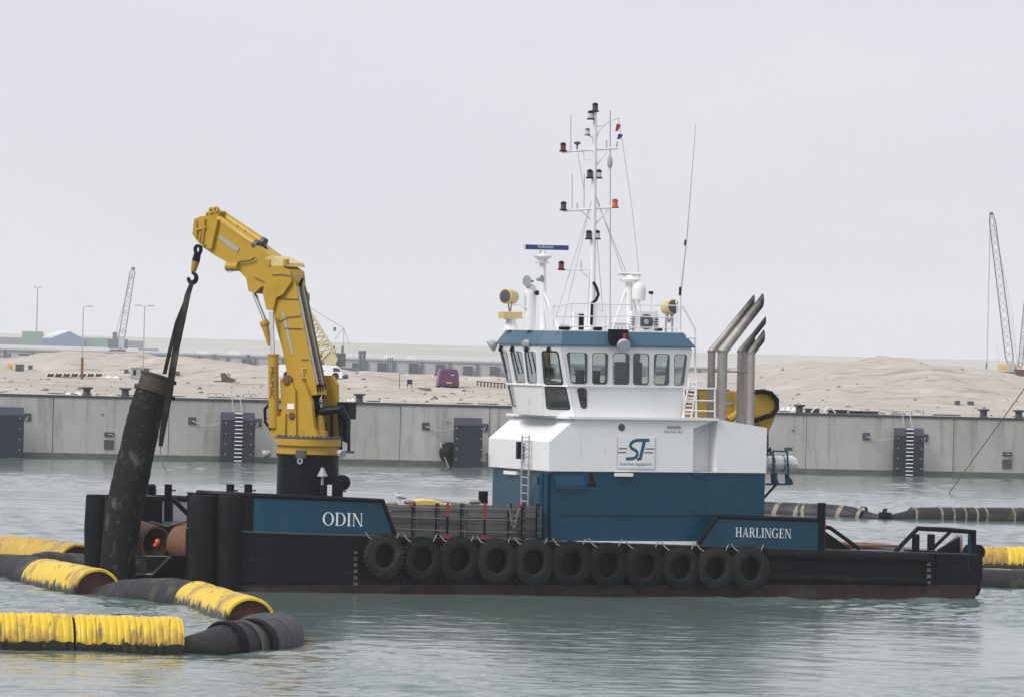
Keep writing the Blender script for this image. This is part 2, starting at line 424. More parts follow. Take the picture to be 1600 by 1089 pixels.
def build_water():
    Vs, Fs, off = [], [], 0
    X0, X1, Y0, Y1 = -48.0, 52.0, 132.0, 470.0
    bands = ((-48.0, 52.0, 230.0, 470.0, 0.21, 0.34, 0.0022, 0.6), (-32.0, 32.0, 132.0, 230.0, 0.09, 0.13, 0.0009, 0.3))
    for (xa, xb, ya, yb, dx, dy, g, lmin) in bands:
        xs = np.linspace(xa, xb, int((xb - xa) / dx) + 1)
        ys, y = [], ya
        while y < yb - dy * 0.5:
            ys.append(y); y += dy + (y - ya) * g
        ys.append(yb); ys = np.array(ys)
        X, Y = np.meshgrid(xs, ys)
        ex = np.clip(np.minimum(X - xa, xb - X) / 3, 0, 1) * np.clip((Y - Y0) / 5, 0, 1) * np.clip((Y1 - Y) / 20, 0, 1)
        Z = waves(X, Y, lmin) * ex
        nx, ny = len(xs), len(ys)
        Vs.append(np.stack([X.ravel(), Y.ravel(), Z.ravel()], 1))
        i = np.arange(ny - 1)[:, None] * nx + np.arange(nx - 1)[None, :] + off
        Fs.append(np.stack([i, i + 1, i + nx + 1, i + nx], -1).reshape(-1, 4))
        off += nx * ny
    b = off; E = 3900.0; YF = 7900.0; YN = -200.0
    Vs.append(np.array([(-32, 132, 0), (32, 132, 0), (32, 230, 0), (52, 230, 0), (52, 470, 0), (-48, 470, 0), (-48, 230, 0), (-32, 230, 0),
                        (-E, YN, 0), (E, YN, 0), (E, 230, 0), (E, YF, 0), (-E, YF, 0), (-E, 230, 0)], float))
    Fs.append(np.array([(b + 8, b + 9, b + 1, b), (b + 9, b + 10, b + 2, b + 1), (b + 10, b + 11, b + 4, b + 3), (b + 11, b + 12, b + 5, b + 4), (b + 12, b + 13, b + 6, b + 5), (b + 13, b + 8, b, b + 7)]))
    V, F = np.vstack(Vs), np.vstack(Fs)
    me = bpy.data.meshes.new("water")
    me.vertices.add(len(V)); me.vertices.foreach_set('co', V.ravel())
    me.loops.add(F.size); me.loops.foreach_set('vertex_index', F.ravel().astype(np.int32))
    me.polygons.add(len(F)); me.polygons.foreach_set('loop_start', np.arange(0, F.size, 4, dtype=np.int32))
    me.polygons.foreach_set('use_smooth', np.ones(len(F), dtype=bool))
    me.update(calc_edges=True)
    m = bpy.data.materials.new("harbour_water"); m.use_nodes = True
    n, l = m.node_tree.nodes, m.node_tree.links
    p = n['Principled BSDF']
    p.inputs['Base Color'].default_value = (0.118, 0.157, 0.145, 1)
    p.inputs['Roughness'].default_value = 0.12
    p.inputs['IOR'].default_value = 1.45
    tc = n.new('ShaderNodeTexCoord')
    mp = n.new('ShaderNodeMapping'); mp.inputs['Scale'].default_value = (1.6, 0.8, 1)
    l.new(tc.outputs['Object'], mp.inputs['Vector'])
    no = n.new('ShaderNodeTexNoise'); no.inputs['Scale'].default_value = 6.0; no.inputs['Detail'].default_value = 3
    l.new(mp.outputs[0], no.inputs['Vector'])
    bp = n.new('ShaderNodeBump'); bp.inputs['Strength'].default_value = 0.3; bp.inputs['Distance'].default_value = 0.03
    l.new(no.outputs['Fac'], bp.inputs['Height']); l.new(bp.outputs[0], p.inputs['Normal'])
    me.materials.append(m)
    o = bpy.data.objects.new("water", me); col.objects.link(o)
    struct(o); o["label"] = "grey green rippled harbour water"
    WM[o] = Matrix.Identity(4)
    return o
water = build_water()

# ---- the quay: a straight concrete wall slanting away to the right
qa, qb = G(20, 714.7), G(1560, 746.5)
q_ang = math.atan2(qb.y - qa.y, qb.x - qa.x)
QO = qa + (qb - qa) * 0.5
QUAY = Frame(Matrix.Translation((QO.x, QO.y, 0)) @ Matrix.Rotation(q_ang, 4, 'Z'))
QTOP = 4.5
M_['concrete'] = mat('quay_concrete', (0.45, 0.445, 0.42), 0.85, rand=0.07, var=0.13, scale=0.35, bump=0.15, bscale=3,
                     dirt=((0.21, 0.205, 0.19), (1.6, 1.6, 0.16), 0.52, 0.16, 0.55), dirt_shade2=((0.50, 0.50, 0.49), (0.5, 0.5, 0.3), 0.55, 0.15, 0.5))
M_['wet_concrete'] = mat('wet_tidal_concrete', (0.13, 0.135, 0.125), 0.6, var=0.25, scale=0.8, dirt=((0.05, 0.06, 0.045), (0.6, 0.6, 3), 0.5, 0.2, 0.6))
M_['coping'] = mat('dark_coping_steel', (0.055, 0.058, 0.06), 0.7, var=0.3, scale=0.6)
M_['joint'] = mat('joint_filler', (0.2, 0.2, 0.195), 0.9)
M_['fender_blue'] = mat('dark_blue_fender_facing', (0.018, 0.021, 0.040), 0.55, var=0.15, scale=0.7)
M_['fender_top'] = mat('lighter_fender_facing', (0.055, 0.055, 0.085), 0.6, var=0.2, scale=0.7)  # lighter tone than the facing below, used on the top chamfer
M_['galv'] = mat('galvanised_steel', (0.42, 0.43, 0.44), 0.45, 0.5, var=0.15)
quay = thing('quay_wall', 'long grey concrete quay wall behind the workboat', 'quay wall', at(QUAY, (0, 0, 0)))
jpx = [-200, -90, 82, 263, 444, 625, 764, 930, 1100, 1260, 1490, 1660, 1800]
jx = [QUAY.y(p, 690, 0).x for p in jpx]
jx = [jx[0] - 22 * k for k in range(9, 0, -1)] + jx + [jx[-1] + 22 * k for k in range(1, 10)]
MB(QUAY).box(jx[0], jx[-1], 0.10, 3.0, -1.5, QTOP - 0.02).build('core', M_['joint'], quay, smooth=False)
for a, b in zip(jx[:-1], jx[1:]):
    d = random.uniform(-0.02, 0.02)
    MB(QUAY).box(a + 0.03, b - 0.03, d, 0.6, 0.42, QTOP - 0.12).build('panel', M_['concrete'], quay, smooth=False)
MB(QUAY).box(jx[0], jx[-1], -0.10, 0.55, -1.5, 0.415).build('tidal_footing', M_['wet_concrete'], quay, smooth=False)
MB(QUAY).box(jx[0], jx[-1], -0.06, 0.7, QTOP - 0.115, QTOP + 0.06).build('coping', M_['coping'], quay, smooth=False)
for p in (160, 420, 700, 905, 1240):
    c = QUAY.y(p, 640, 0)
    MB(QUAY).lathe((c.x, -0.06, QTOP - 1.25), (0, 1, 0), [(0, 0.09), (0.2, 0.09)], 8).build('tie_hole', M_['joint'], quay)

for i, p in enumerate(range(-10, 1640, 38)):
    if random.random() < 0.3: continue
    c = QUAY.y(p + random.uniform(-8, 8), 620, 5.0)
    w_ = random.uniform(0.3, 0.9)
    MB(QUAY).box(c.x - w_, c.x + w_, 7.0, 7.6 + random.uniform(0, 1.5), QTOP + 0.03, QTOP + 0.13).build('drain_slot', M_['coping'], quay, smooth=False)

def quay_fender(px, label, ladder, drum=None, wid=2.5):
    x = QUAY.y(px, 680, -1.0).x
    t = thing('quay_fender', label, 'fender', at(QUAY, (x, 0, 0)), 'fenders along the quay wall')
    MB(QUAY).box(x - 0.5, x + 0.5, -0.85, -0.12, 0.9, 2.4).build('support', M_['rubber'], t, smooth=False)
    ztop = 3.62
    gap = 0.28 if ladder else 0.0
    for s in ((-1, 1) if ladder else (0,)):
        if ladder:
            xa, xb = (x - wid/2, x - gap) if s < 0 else (x + gap, x + wid/2)
        else:
            xa, xb = x - wid/2, x + wid/2
        MB(QUAY).box(xa, xb, -1.25, -0.85, -0.6, ztop - 0.55).build('facing_panel', M_['fender_blue'], t, smooth=False)
        MB(QUAY).prism([(xa, -1.245, ztop - 0.545), (xa, -0.85, ztop - 0.545), (xa, -0.85, ztop), (xa, -1.02, ztop)], (xb - xa, 0, 0)).build('top_chamfer', M_['fender_top'], t, smooth=False)
    if ladder:
        MB(QUAY).box(x - gap - 0.01, x + gap + 0.01, -0.95, -0.84, -0.6, ztop - 0.1).build('back_plate', M_['fender_blue'], t, smooth=False)
        r0 = None
        for i in range(13):
            z = 0.12 + i * 0.285
            if r0 is None:
                r0 = MB(QUAY).tube([(x - gap, -1.27, z), (x + gap, -1.27, z)], 0.05, 6).build('rung', M_['white_clean'], t)
            else:
                piece(r0, t, (0, 0, i * 0.285))
        for s in (-1, 1):
            MB(QUAY).tube([(x + s*0.33, -0.95, ztop - 0.1), (x + s*0.3, -0.3, QTOP + 0.35), (x + s*0.3, 0.6, QTOP + 0.38)], 0.035, 6).build('handrail', M_['galv'], t)
        MB(QUAY).tube([(x - 1.9, 0.35, QTOP + 0.06), (x - 1.9, 0.35, QTOP + 0.45), (x - 0.75, 0.35, QTOP + 0.45), (x - 0.75, 0.35, QTOP + 0.06)], 0.04, 6).build('guard_hoop', M_['galv'], t)
        MB(QUAY).tube([(x + 0.75, 0.35, QTOP + 0.06), (x + 0.75, 0.35, QTOP + 0.45), (x + 1.7, 0.35, QTOP + 0.45), (x + 1.7, 0.35, QTOP + 0.06)], 0.04, 6).build('guard_hoop', M_['galv'], t)
    b0 = None
    for sx in (-1, 1):
        for z in (0.6, 1.35, 2.1, 2.85):
            if b0 is None:
                b0 = MB(QUAY).lathe((x - 0.95, -1.29, 0.6), (0, 1, 0), [(0, 0.05), (0.05, 0.06)], 6).build('bolt', M_['galv'], t); bz = 0.6
            else:
                piece(b0, t, ((sx + 1) * 0.95, 0, z - 0.6))
    for s in (-1, 1):
        bx = x + s * (wid/2 + (1.9 if s < 0 else 0.55))
        MB(QUAY).box(bx - 0.28, bx + 0.28, -0.07, 0.1, 2.65, 3.2).build('anchor_block', M_['dark_grey'], t, smooth=False)
        mb = MB(QUAY)
        n = 12 if s < 0 else 4
        p0, p1 = Vector((bx, -0.1, 2.93)), Vector((x + s * wid/2, -0.95, 2.85))
        for i in range(n):
            q0, q1 = p0.lerp(p1, i / n), p0.lerp(p1, (i + 1.15) / n)
            sag = lambda f: Vector((0, 0, -0.25 * math.sin(math.pi * f)))
            mb.bar(q0 + sag(i / n), q1 + sag(min(1, (i + 1.15) / n)), 0.09 if i % 2 else 0.05, 0.05 if i % 2 else 0.09)
        mb.build('chain', M_['galv'], t, smooth=False)
    if drum:
        MB(QUAY).lathe((x - wid/2 - 0.25, -0.15, 1.05), (0.35, -1, 0.0), [(0, 0.72), (0.35, 0.78), (0.8, 0.55)], 14).build('rubber_cone', M_['rubber'], t)
        MB(QUAY).tube([(x - wid/2 - 0.85, -0.4, 1.75), (x - wid/2 - 0.75, -0.75, 1.0), (x - wid/2 - 0.3, -0.95, -0.1)], 0.05, 6).build('loose_chain', M_['galv'], t)
    return t
quay_fender(9, 'dark blue quay fender panel without ladder, cut by the left picture edge', False)
quay_fender(371, 'dark blue quay fender with ladder, left of the yellow crane', True)
quay_fender(731, 'dark blue quay fender with rubber cone exposed, beside the white wheelhouse', False, True, 2.1)
quay_fender(1420, 'dark blue quay fender with ladder, right of the exhaust pipes', True, wid=2.3)

def recess(px, py, label):
    c = QUAY.y(px, py, 0)
    t = thing('mooring_recess', label, 'mooring recess', at(QUAY, (c.x, 0, c.z)), 'mooring recesses in the quay wall')
    MB(QUAY).box(c.x - 0.36, c.x + 0.36, -0.09, 0.1, c.z - 0.33, c.z + 0.33).build('lower_box', M_['dark_grey'], t, smooth=False)
    MB(QUAY).box(c.x - 0.36, c.x + 0.36, -0.10, 0.1, c.z + 0.58, c.z + 0.88).build('upper_slot', M_['coping'], t, smooth=False)
    MB(QUAY).tube([(c.x - 0.12, -0.14, c.z + 0.73), (c.x + 0.25, -0.14, c.z + 0.70)], 0.05, 6).build('mooring_pin', M_['galv'], t)
recess(170, 694, 'pair of dark mooring recesses in the quay wall beside the hanging black hose')
recess(1573, 724, 'pair of dark mooring recesses in the quay wall by the right picture edge')

def quay_bollard(px, label):
    x = QUAY.y(px, 640, 0.9).x
    t = thing('quay_bollard', label, 'bollard', at(QUAY, (x, 0.9, QTOP + 0.06)), 'bollards along the quay edge')
    MB(QUAY).lathe((x, 0.9, QTOP + 0.03), (0, 0, 1), [(0, 0.34), (0.06, 0.34), (0.08, 0.27), (0.5, 0.27)], 12).build('post', M_['coping'], t)
    MB(QUAY).lathe((x, 0.9, QTOP + 0.52), (0, 0, 1), [(0, 0.36), (0.05, 0.46), (0.13, 0.46), (0.16, 0.3)], 12).build('cap', M_['coping'], t)
for p, s in ((135, 'squat black bollard on the quay between two heaps of white sheeting'), (195, 'squat black bollard on the quay just left of the hanging hose'),
             (561, 'squat black bollard on the quay just right of the yellow crane'), (1249, 'squat black bollard on the quay just right of the folded yellow crane'),
             (1537, 'squat black bollard on the quay, left one of the two near the right picture edge'), (1592, 'squat black bollard on the quay, the one at the right picture edge')):
    quay_bollard(p, s)

# ---- sand ground behind the quay
X_T = np.array([-220, -72, -62, -54, -46, -34, -22, -12, 0, 14, 26, 31, 35, 40, 44.5, 48, 52, 57, 62, 68, 90, 220.])
Z_T = np.array([0.2, 0.4, 1.2, 2.6, 2.5, 2.0, 1.55, 1.15, 0.9, 1.2, 2.6, 3.5, 3.65, 3.7, 4.75, 3.9, 3.7, 3.2, 2.2, 1.5, 1.2, 0.5])
Y_T = np.array([720, 730, 740, 745, 735, 700, 660, 630, 640, 690, 740, 740, 735, 735, 735, 735, 735, 740, 745, 750, 760, 760.])
F_T = np.array([60, 60, 60, 65, 70, 70, 60, 60, 60, 110, 170, 200, 205, 205, 205, 205, 205, 205, 200, 190, 150, 100.])
def vnoise(x, y, seed):
    xi, yi = np.floor(x).astype(int), np.floor(y).astype(int)
    def h(a, b):
        k = (a * 374761393 + b * 668265263 + seed * 144665) & 0xffffffff
        k = ((k ^ (k >> 13)) * 1274126177) & 0xffffffff
        return ((k ^ (k >> 16)) & 0xffff) / 65535.0
    fx, fy = x - xi, y - yi
    fx, fy = fx * fx * (3 - 2 * fx), fy * fy * (3 - 2 * fy)
    return (h(xi, yi) * (1 - fx) + h(xi + 1, yi) * fx) * (1 - fy) + (h(xi, yi + 1) * (1 - fx) + h(xi + 1, yi + 1) * fx) * fy
def sand_height(X, Y):
    zr, yr, fr = np.interp(X, X_T, Z_T), np.interp(X, X_T, Y_T), np.interp(X, X_T, F_T)
    d = (Y - yr)
    t = np.where(d < 0, np.clip(1 + d / fr, 0, 1), np.clip(1 - d / 90.0, 0, 1))
    Hh = zr * t * t * (3 - 2 * t)
    edge = QO.y + (X - QO.x) * math.tan(q_ang)
    e = np.clip((Y - edge - 14) / 40, 0, 1)
    big = vnoise(X / 9, Y / 22, 1) - 0.5 + 0.5 * (vnoise(X / 4, Y / 9, 2) - 0.5)
    fine = vnoise(X / 1.9, Y / 4.5, 3) - 0.5 + 0.7 * (vnoise(X / 1.0, Y / 2.6, 4) - 0.5)
    rid = np.abs(vnoise(X / 6, Y / 14, 5) - 0.5)
    return QTOP + 0.06 + e * (Hh + np.clip(0.3 + Hh, 0, 1.0) * (0.9 * big + 0.42 * fine - 0.8 * rid * np.clip(Hh, 0, 1)) * np.clip(1.15 - 0.16 * Hh, 0.5, 0.95) + 0.1 * big) + 0.10 * fine * (1 - e) * np.clip((Y - edge - 3) / 6, 0, 1)
def build_sand():
    ny = 420
    gx = np.concatenate([np.linspace(-235, -82, 60, endpoint=False), np.linspace(-82, 90, 300, endpoint=False), np.linspace(90, 250, 60)])
    nx = len(gx)
    s = np.linspace(0, 1, ny)
    X = np.repeat(gx[None, :], ny, 0)
    edge = QO.y + (X - QO.x) * math.tan(q_ang) + 0.7
    Y = edge + (s[:, None] ** 1.35) * (980 - edge)
    Z = sand_height(X, Y)
    Z[0, :] = QTOP + 0.055
    Z[-1, :] = -1.0
    V = np.stack([X.ravel(), Y.ravel(), Z.ravel()], 1)
    i = np.arange(ny - 1)[:, None] * nx + np.arange(nx - 1)[None, :]
    Q = np.stack([i, i + 1, i + nx + 1, i + nx], -1).reshape(-1, 4)
    me = bpy.data.meshes.new("sand_ground")
    me.from_pydata(V.tolist(), [], Q.tolist())
    me.polygons.foreach_set('use_smooth', [True] * len(me.polygons))
    m = mat('dry_sand', (0.43, 0.393, 0.35), 0.95, var=0.10, scale=0.16, spec=0.1, bump=0.5, bscale=1.2,
            dirt=((0.24, 0.21, 0.175), (0.08, 0.30, 1.2), 0.55, 0.08, 0.65), dirt_shade2=((0.56, 0.52, 0.47), (0.09, 0.05, 0.5), 0.52, 0.15, 0.6))
    me.materials.append(m)
    o = bpy.data.objects.new("sand_ground", me); col.objects.link(o)
    struct(o); o["label"] = "pale bulldozed sand and low dunes behind the quay"
    WM[o] = Matrix.Identity(4)
build_sand()
def land(px, py):
    """first point where a sight line meets the sand"""
    d = sight(px, py)
    for Y in np.arange(445, 985, 0.5):
        p = ORG + d * Y
        edge = QO.y + (p.x - QO.x) * math.tan(q_ang)
        if Y > edge + 0.8 and p.z <= float(sand_height(np.array(p.x), np.array(float(Y)))):
            return p
    return ORG + d * 900

# ---- far shore: sea dike on the horizon and the opposite quay
M_['dike'] = mat('far_dike_sand', (0.40, 0.39, 0.34), 0.95, var=0.08, scale=0.01, spec=0.1, dirt=((0.26, 0.27, 0.23), (0.004, 0.004, 0.12), 0.5, 0.15, 0.5))
mb = MB()
xs = np.linspace(-1500, 1500, 61)
def dk(k):
    return 0.6 * math.sin(k * 0.7) + 0.4 * math.sin(k * 1.9 + 1)
mb.loft([[(x, 4700, -1), (x, 4720, 4.0), (x, 4850, 5.0), (x, 4900, 9.5), (x, 4960, 9.8), (x, 5010, 13.3 + 0.25 * dk(i)), (x, 5060, 13.3), (x, 5200, -1)] for i, x in enumerate(xs)])
o = mb.build('sea_dike', M_['dike'])
struct(o); o["label"] = "long pale sea dike along the horizon"

FQ = Frame(Matrix.Translation((0, 2080, 0)) @ Matrix.Rotation(0.02, 4, 'Z'))
M_['far_concrete'] = mat('far_quay_concrete', (0.42, 0.42, 0.42), 0.9, var=0.06, scale=0.05)
fq = thing('far_quay_wall', 'far pale quay wall with dark fenders across the basin', 'quay wall', at(FQ, (0, 0, 0)))
MB(FQ).box(-900, 900, 0, 2580, -1, 4.9).build('wall', M_['far_concrete'], fq, smooth=False)
MB(FQ).box(-330, 330, -0.5, 3, 4.905, 5.5).build('coping', M_['far_concrete'], fq, smooth=False)
f0 = g0 = None
for i in range(38):
    x = -175 + i * 9.4
    if f0 is None:
        f0 = MB(FQ).box(x - 1.6, x + 1.6, -1.6, -0.01, -0.5, 4.0).build('fender_panel', M_['fender_blue'], fq, smooth=False)
        g0 = MB(FQ).box(x + 3.2, x + 4.0, -0.8, -0.01, -0.5, 4.6).build('pile', M_['dark_grey'], fq, smooth=False)
    else:
        piece(f0, fq, (i * 9.4 + random.uniform(-.8, .8), 0, random.uniform(-.5, .2)))
        piece(g0, fq, (i * 9.4, 0, 0))
# ================================================================== THE WORKBOAT
YAW, TRIM, BEAM = math.radians(21.0), -0.010, 11.8
MIDU = 15.25
BM = Matrix.Translation((3.1, 215.0, 0)) @ Matrix.Rotation(YAW, 4, 'Z') @ Matrix.Rotation(TRIM, 4, 'Y') @ Matrix.Translation((-MIDU, 0, 0))
BT = Frame(BM)                       # x aft from the bow, y from the near (port) side across, z up
def P(px, py, v): return BT.y(px, py, v)
boat = thing('workboat', 'blue, white and black multi-purpose workboat moored with tyres along its side', 'boat', at(BT, (0, 0, 0)))

dz0, dz1 = P(338, 830, 0), P(1540, 867, 0)
def zd(u): return dz0.z + (dz1.z - dz0.z) * (u - dz0.x) / (dz1.x - dz0.x)
bz0, bz1 = P(570, 913, 0), P(1500, 913, 0)
def zb(u): return bz0.z + (bz1.z - bz0.z) * (u - bz0.x) / (bz1.x - bz0.x)
US = P(1528, 890, 0).x               # stern
SH = [(4.6, 0.0), (3.9, 0.07), (3.2, 0.22), (2.5, 0.45), (1.95, 0.72), (1.5, 1.05), (1.2, 1.5), (1.08, 2.1)]   # near shoulder
PLAN = [(US, 0.0), (20, 0.0), (12, 0.0)] + SH + [(1.05, 2.6), (1.3, 2.9), (3.3, 2.95), (3.3, 6.9), (1.05, 7.2)] + \
       [(u, BEAM - v) for u, v in reversed(SH)] + [(12, BEAM), (20, BEAM), (US, BEAM)]
def hull_ring(zf, off=0.0):
    return [(u, v, zf(u)) for u, v in PLAN]
MB(BT).loft([hull_ring(zb), hull_ring(zd)]).build('hull', M_['black'], boat, ang=25)
MB(BT).loft([[(u + (0.5 if u < 6 else -0.25 if u > 25 else 0), min(max(v, 0.12), BEAM - 0.12), -1.4) for u, v in PLAN], hull_ring(lambda u: zb(u) - 0.003)]).build('bottom_plating', M_['red_bottom'], boat, ang=25)
MB(BT).loft([hull_ring(lambda u: zd(u) + 0.004), hull_ring(lambda u: zd(u) + 0.03)]).build('deck', M_['deck'], boat, smooth=False)

def along(pts, z0f, z1f, t, out=0.0):
    """wall standing on a plan polyline: outer face pushed out by `out`, thickness t inwards"""
    n = len(pts); rings = []
    for i, (u, v) in enumerate(pts):
        a = Vector((*pts[max(i-1, 0)], 0)); b = Vector((*pts[min(i+1, n-1)], 0))
        d = (b - a).normalized(); nor = Vector((d.y, -d.x, 0))
        if nor.dot(Vector((u - 14, v - 5.9, 0))) < 0: nor = -nor
        p = Vector((u, v, 0)) + nor * out; q = p - nor * t
        rings.append([(p.x, p.y, z0f(u)), (p.x, p.y, z1f(u)), (q.x, q.y, z1f(u)), (q.x, q.y, z0f(u))])
    return rings
side = lambda u0, u1: [(u0, 0.0), (u1, 0.0)]
u_belt = P(551, 870, 0).x
belt = [(u_belt, 0.0)] + [q for q in SH if q[0] > 1.9]
MB(BT).loft(along(belt, lambda u: zb(u) + 0.06, lambda u: zd(u) - 0.005, 0.2, 0.13)).build('bow_belting', M_['black'], boat, ang=25)
MB(BT).loft(along(belt, lambda u: zd(u) - 0.003, lambda u: zd(u) + 0.045, 0.2, 0.15)).build('belting_edge', M_['dark_grey'], boat, ang=25)
# aft side: two strakes with a recess between and the stern block
ua0, ua1 = P(1196, 880, 0).x, P(1447, 880, 0).x
for dz, r in ((-0.19, 0.2), (-1.02, 0.15)):
    MB(BT).tube([(ua0, -0.03, zd(ua0) + dz), ((ua0 + ua1) / 2, -0.03, zd((ua0 + ua1) / 2) + dz), (ua1, -0.03, zd(ua1) + dz)], r, 14).build('rubbing_strake', M_['rubber'], boat)
MB(BT).box(ua1 + 0.02, ua1 + 0.32, -0.08, 0.05, zb(ua1) + 0.1, zd(ua1) - 0.05).build('draught_mark_plate', M_['black'], boat, smooth=False)
ub = P(1461, 890, 0).x
MB(BT).prism_xz([(ub, zd(ub) - 0.02), (US + 0.12, zd(US) - 0.02), (US + 0.12, zb(US) + 0.13), (ub, zb(ub) + 0.13)], -0.14, 0.3).build('stern_block', M_['black'], boat, smooth=False)
MB(BT).lathe((US + 0.22, 0.9, zd(US) + 0.1), (0, 0, -1), [(0, 0.22), (0.15, 0.3), (1.4, 0.3), (1.6, 0.2)], 12).build('stern_fender', M_['rubber'], boat)
MB(BT).box(US + 0.005, US + 0.2, 1.4, BEAM, zb(US) + 0.2, zd(US) - 0.1).build('stern_belting', M_['rubber'], boat, smooth=False)
u_pl = P(560, 880, 0).x
MB(BT).box(u_belt + 0.01, u_pl + 0.3, -0.05, 0.05, zb(u_pl) + 0.07, zd(u_pl) - 0.06).build('draught_mark_plate', M_['black'], boat, smooth=False)
for i, s in enumerate(('34', '32', '30', '28', '26', '24')):
    p = P(552, 865 + i * 9.8, -0.055)
    text_on(s, 'draught_figure', M_['letter_grey'], boat, BT, p, (1, 0, 0), (0, 0, 1), 0.11)
for i, s in enumerate(('32', '30', '28', '26')):
    p = P(1448, 883 + i * 9.6, -0.085)
    text_on(s, 'draught_figure', M_['letter_grey'], boat, BT, p, (1, 0, 0), (0, 0, 1), 0.11)

# bow bulwark: black round the shoulder, blue along the side
zt0, zt1 = P(390, 774, 0.3), P(600, 783, 0)
def zbt(u): return zt0.z + (zt1.z - zt0.z) * (u - zt0.x) / (zt1.x - zt0.x)
u_sl0, u_sl1 = P(598, 783, 0).x, P(616, 834, 0).x
u_black = P(398, 800, 0.25).x
def sh_at(u):
    q = [(4.6, 0.0)] + SH
    for (a, b) in zip(SH[:-1], SH[1:]):
        if b[0] <= u <= a[0]:
            f = (u - a[0]) / (b[0] - a[0]); return (u, a[1] + f * (b[1] - a[1]))
    return (u, 0.0)
fine_sh = [sh_at(u) for u in np.linspace(4.6, u_black, 14)]
MB(BT).loft(along([(u_sl0 + 0.02, 0.0), (6.0, 0.0)] + fine_sh, lambda u: zd(u) + 0.05, zbt, 0.1, 0.01)).build('bow_bulwark', M_['blue'], boat, ang=25)
MB(BT).prism_xz([(u_sl0 + 0.021, zd(u_sl0) + 0.05), (u_sl0 + 0.021, zbt(u_sl0)), (u_sl1, zd(u_sl1) + 0.05)], -0.01, 0.09).build('bulwark_end', M_['blue'], boat, smooth=False)
blk = [sh_at(u) for u in np.linspace(u_black - 0.002, 1.1, 10)] + [(1.06, 2.5)]
MB(BT).loft(along(blk, lambda u: zd(u) + 0.05, zbt, 0.12, 0.012)).build('bow_shoulder', M_['black'], boat, ang=25)
far_line = [(7.6, BEAM), (5, BEAM)] + [(u, BEAM - v) for u, v in SH] + [(1.06, BEAM - 2.5)]
MB(BT).loft(along(far_line, lambda u: zd(u) + 0.05, lambda u: zbt(u) - 0.3, 0.12, 0.012)).build('far_bulwark', M_['black'], boat, ang=25)
for a, b in ((233, 268), (271, 300)):
    ua, ub_ = P(a, 800, BEAM - 0.75).x, P(b, 800, BEAM - 0.75).x
    MB(BT).box(ua, ub_, BEAM - 0.75, BEAM - 0.5, zd(4) + 0.03, P(250, 783, BEAM - 0.75).z).build('locker_panel', M_['light_grey'], boat, smooth=False)
zr_ = P(250, 781, BEAM - 0.7).z
MB(BT).tube([(P(228, 780, BEAM - 0.7).x, BEAM - 0.7, zr_ + 0.07), (P(345, 781, BEAM - 0.7).x, BEAM - 0.7, zr_ + 0.02)], 0.11, 8).build('cap_rail', M_['black'], boat)
MB(BT).tube([P(271, 780, 9.6), P(294, 803, 9.6)], 0.09, 8).build('brace', M_['black'], boat)
rail = [(u, v, zbt(u) + 0.02) for u, v in ([(1.12, 1.6)] + [sh_at(u) for u in np.linspace(1.25, 4.6, 14)] + [(6.5, 0)])] + [(u_sl0, 0.0, zbt(u_sl0) + 0.02), (u_sl1 + 0.02, 0.0, zd(u_sl1) + 0.08)]
MB(BT).tube(rail, 0.085, 8).build('cap_rail', M_['black'], boat)

# push-bow fender columns
def column(c, top, r, name='bow_fender'):
    zt = top
    MB(BT).lathe((c[0], c[1], zt), (0, 0, -1), [(0, r * 0.9), (0.06, r), (1.2, r * 1.12), (2.3, r * 1.05), (zt - 0.15, r * 0.95)], 18).build(name, M_['rubber'], boat)
column((1.12, 0.92), P(316, 773, 0.9).z, 0.44)
column((1.95, 0.55), P(353, 773, 0.6).z, 0.40)
for px, v in ((150, 10.0), (180, 8.6)):
    c = P(px, 800, v)
    column((c.x, v), P(px, 772, v).z, 0.37)
MB(BT).box(0.9, 1.7, 7.3, 10.6, zd(1) - 0.3, P(210, 773, 8).z - 0.02).build('push_knee', M_['black'], boat, smooth=False)
# bow roller bracket below the deck edge
br = [BT.x(px, py, 0.55) for px, py in ((170, 872), (178, 866), (268, 868), (262, 876), (238, 898), (178, 896))]
MB(BT).prism(br, (1.2, 0, 0)).build('roller_bracket', M_['black'], boat, smooth=False)
MB(BT).tube([BT.x(171, 893, 0.5), BT.x(178, 867, 0.5), BT.x(266, 869, 0.5), BT.x(238, 897, 0.5), BT.x(176, 895, 0.5)], 0.035, 6).build('bracket_rim', M_['grey'], boat)
a, b = BT.x(195, 880, 0.45), BT.x(225, 882, 0.45)
MB(BT).tube([a, b], 0.2, 10).build('bow_roller', M_['dark_grey'], boat)

# lettering on the bulwarks
p0, p1 = P(504, 820, -0.01), P(567, 822, -0.01)
serif_on('ODIN', 'name_lettering', M_['letter_white'], boat, BT, p0, p1 - p0, (0, 0, 1), (0, -1, 0), 0.45, (p1 - p0).length)

# deck bollards
def bollards(pxs, v, ytop, r=0.14, ribs=()):
    for i, px in enumerate(pxs):
        c = P(px, ytop, v)
        o = MB(BT).lathe((c.x, v, zd(c.x) + 0.02), (0, 0, 1), [(0, r), (c.z - zd(c.x) - 0.02, r)], 12).build('bollard', M_['black'], boat)
        if i in ribs:
            MB(BT).lathe((c.x, v, c.z - 0.45), (0, 0, 1), [(0, r*1.3), (.06, r*1.5), (.1, r*1.05), (.16, r*1.5), (.2, r*1.05), (.26, r*1.45), (.3, r * 1.05), (.36, r * 1.3), (.4, r)], 12).build('capstan_drum', M_['black'], boat)
        else:
            MB(BT).tube([(c.x, v, c.z - 0.22), (c.x + 0.28, v, c.z - 0.22)], 0.03, 6).build('bollard_pin', M_['black'], boat)
bollards((360, 388), 1.3, 756)
bollards((237, 263), 10.2, 756, ribs=(0,))
bollards((508, 529), 1.6, 757, 0.16)
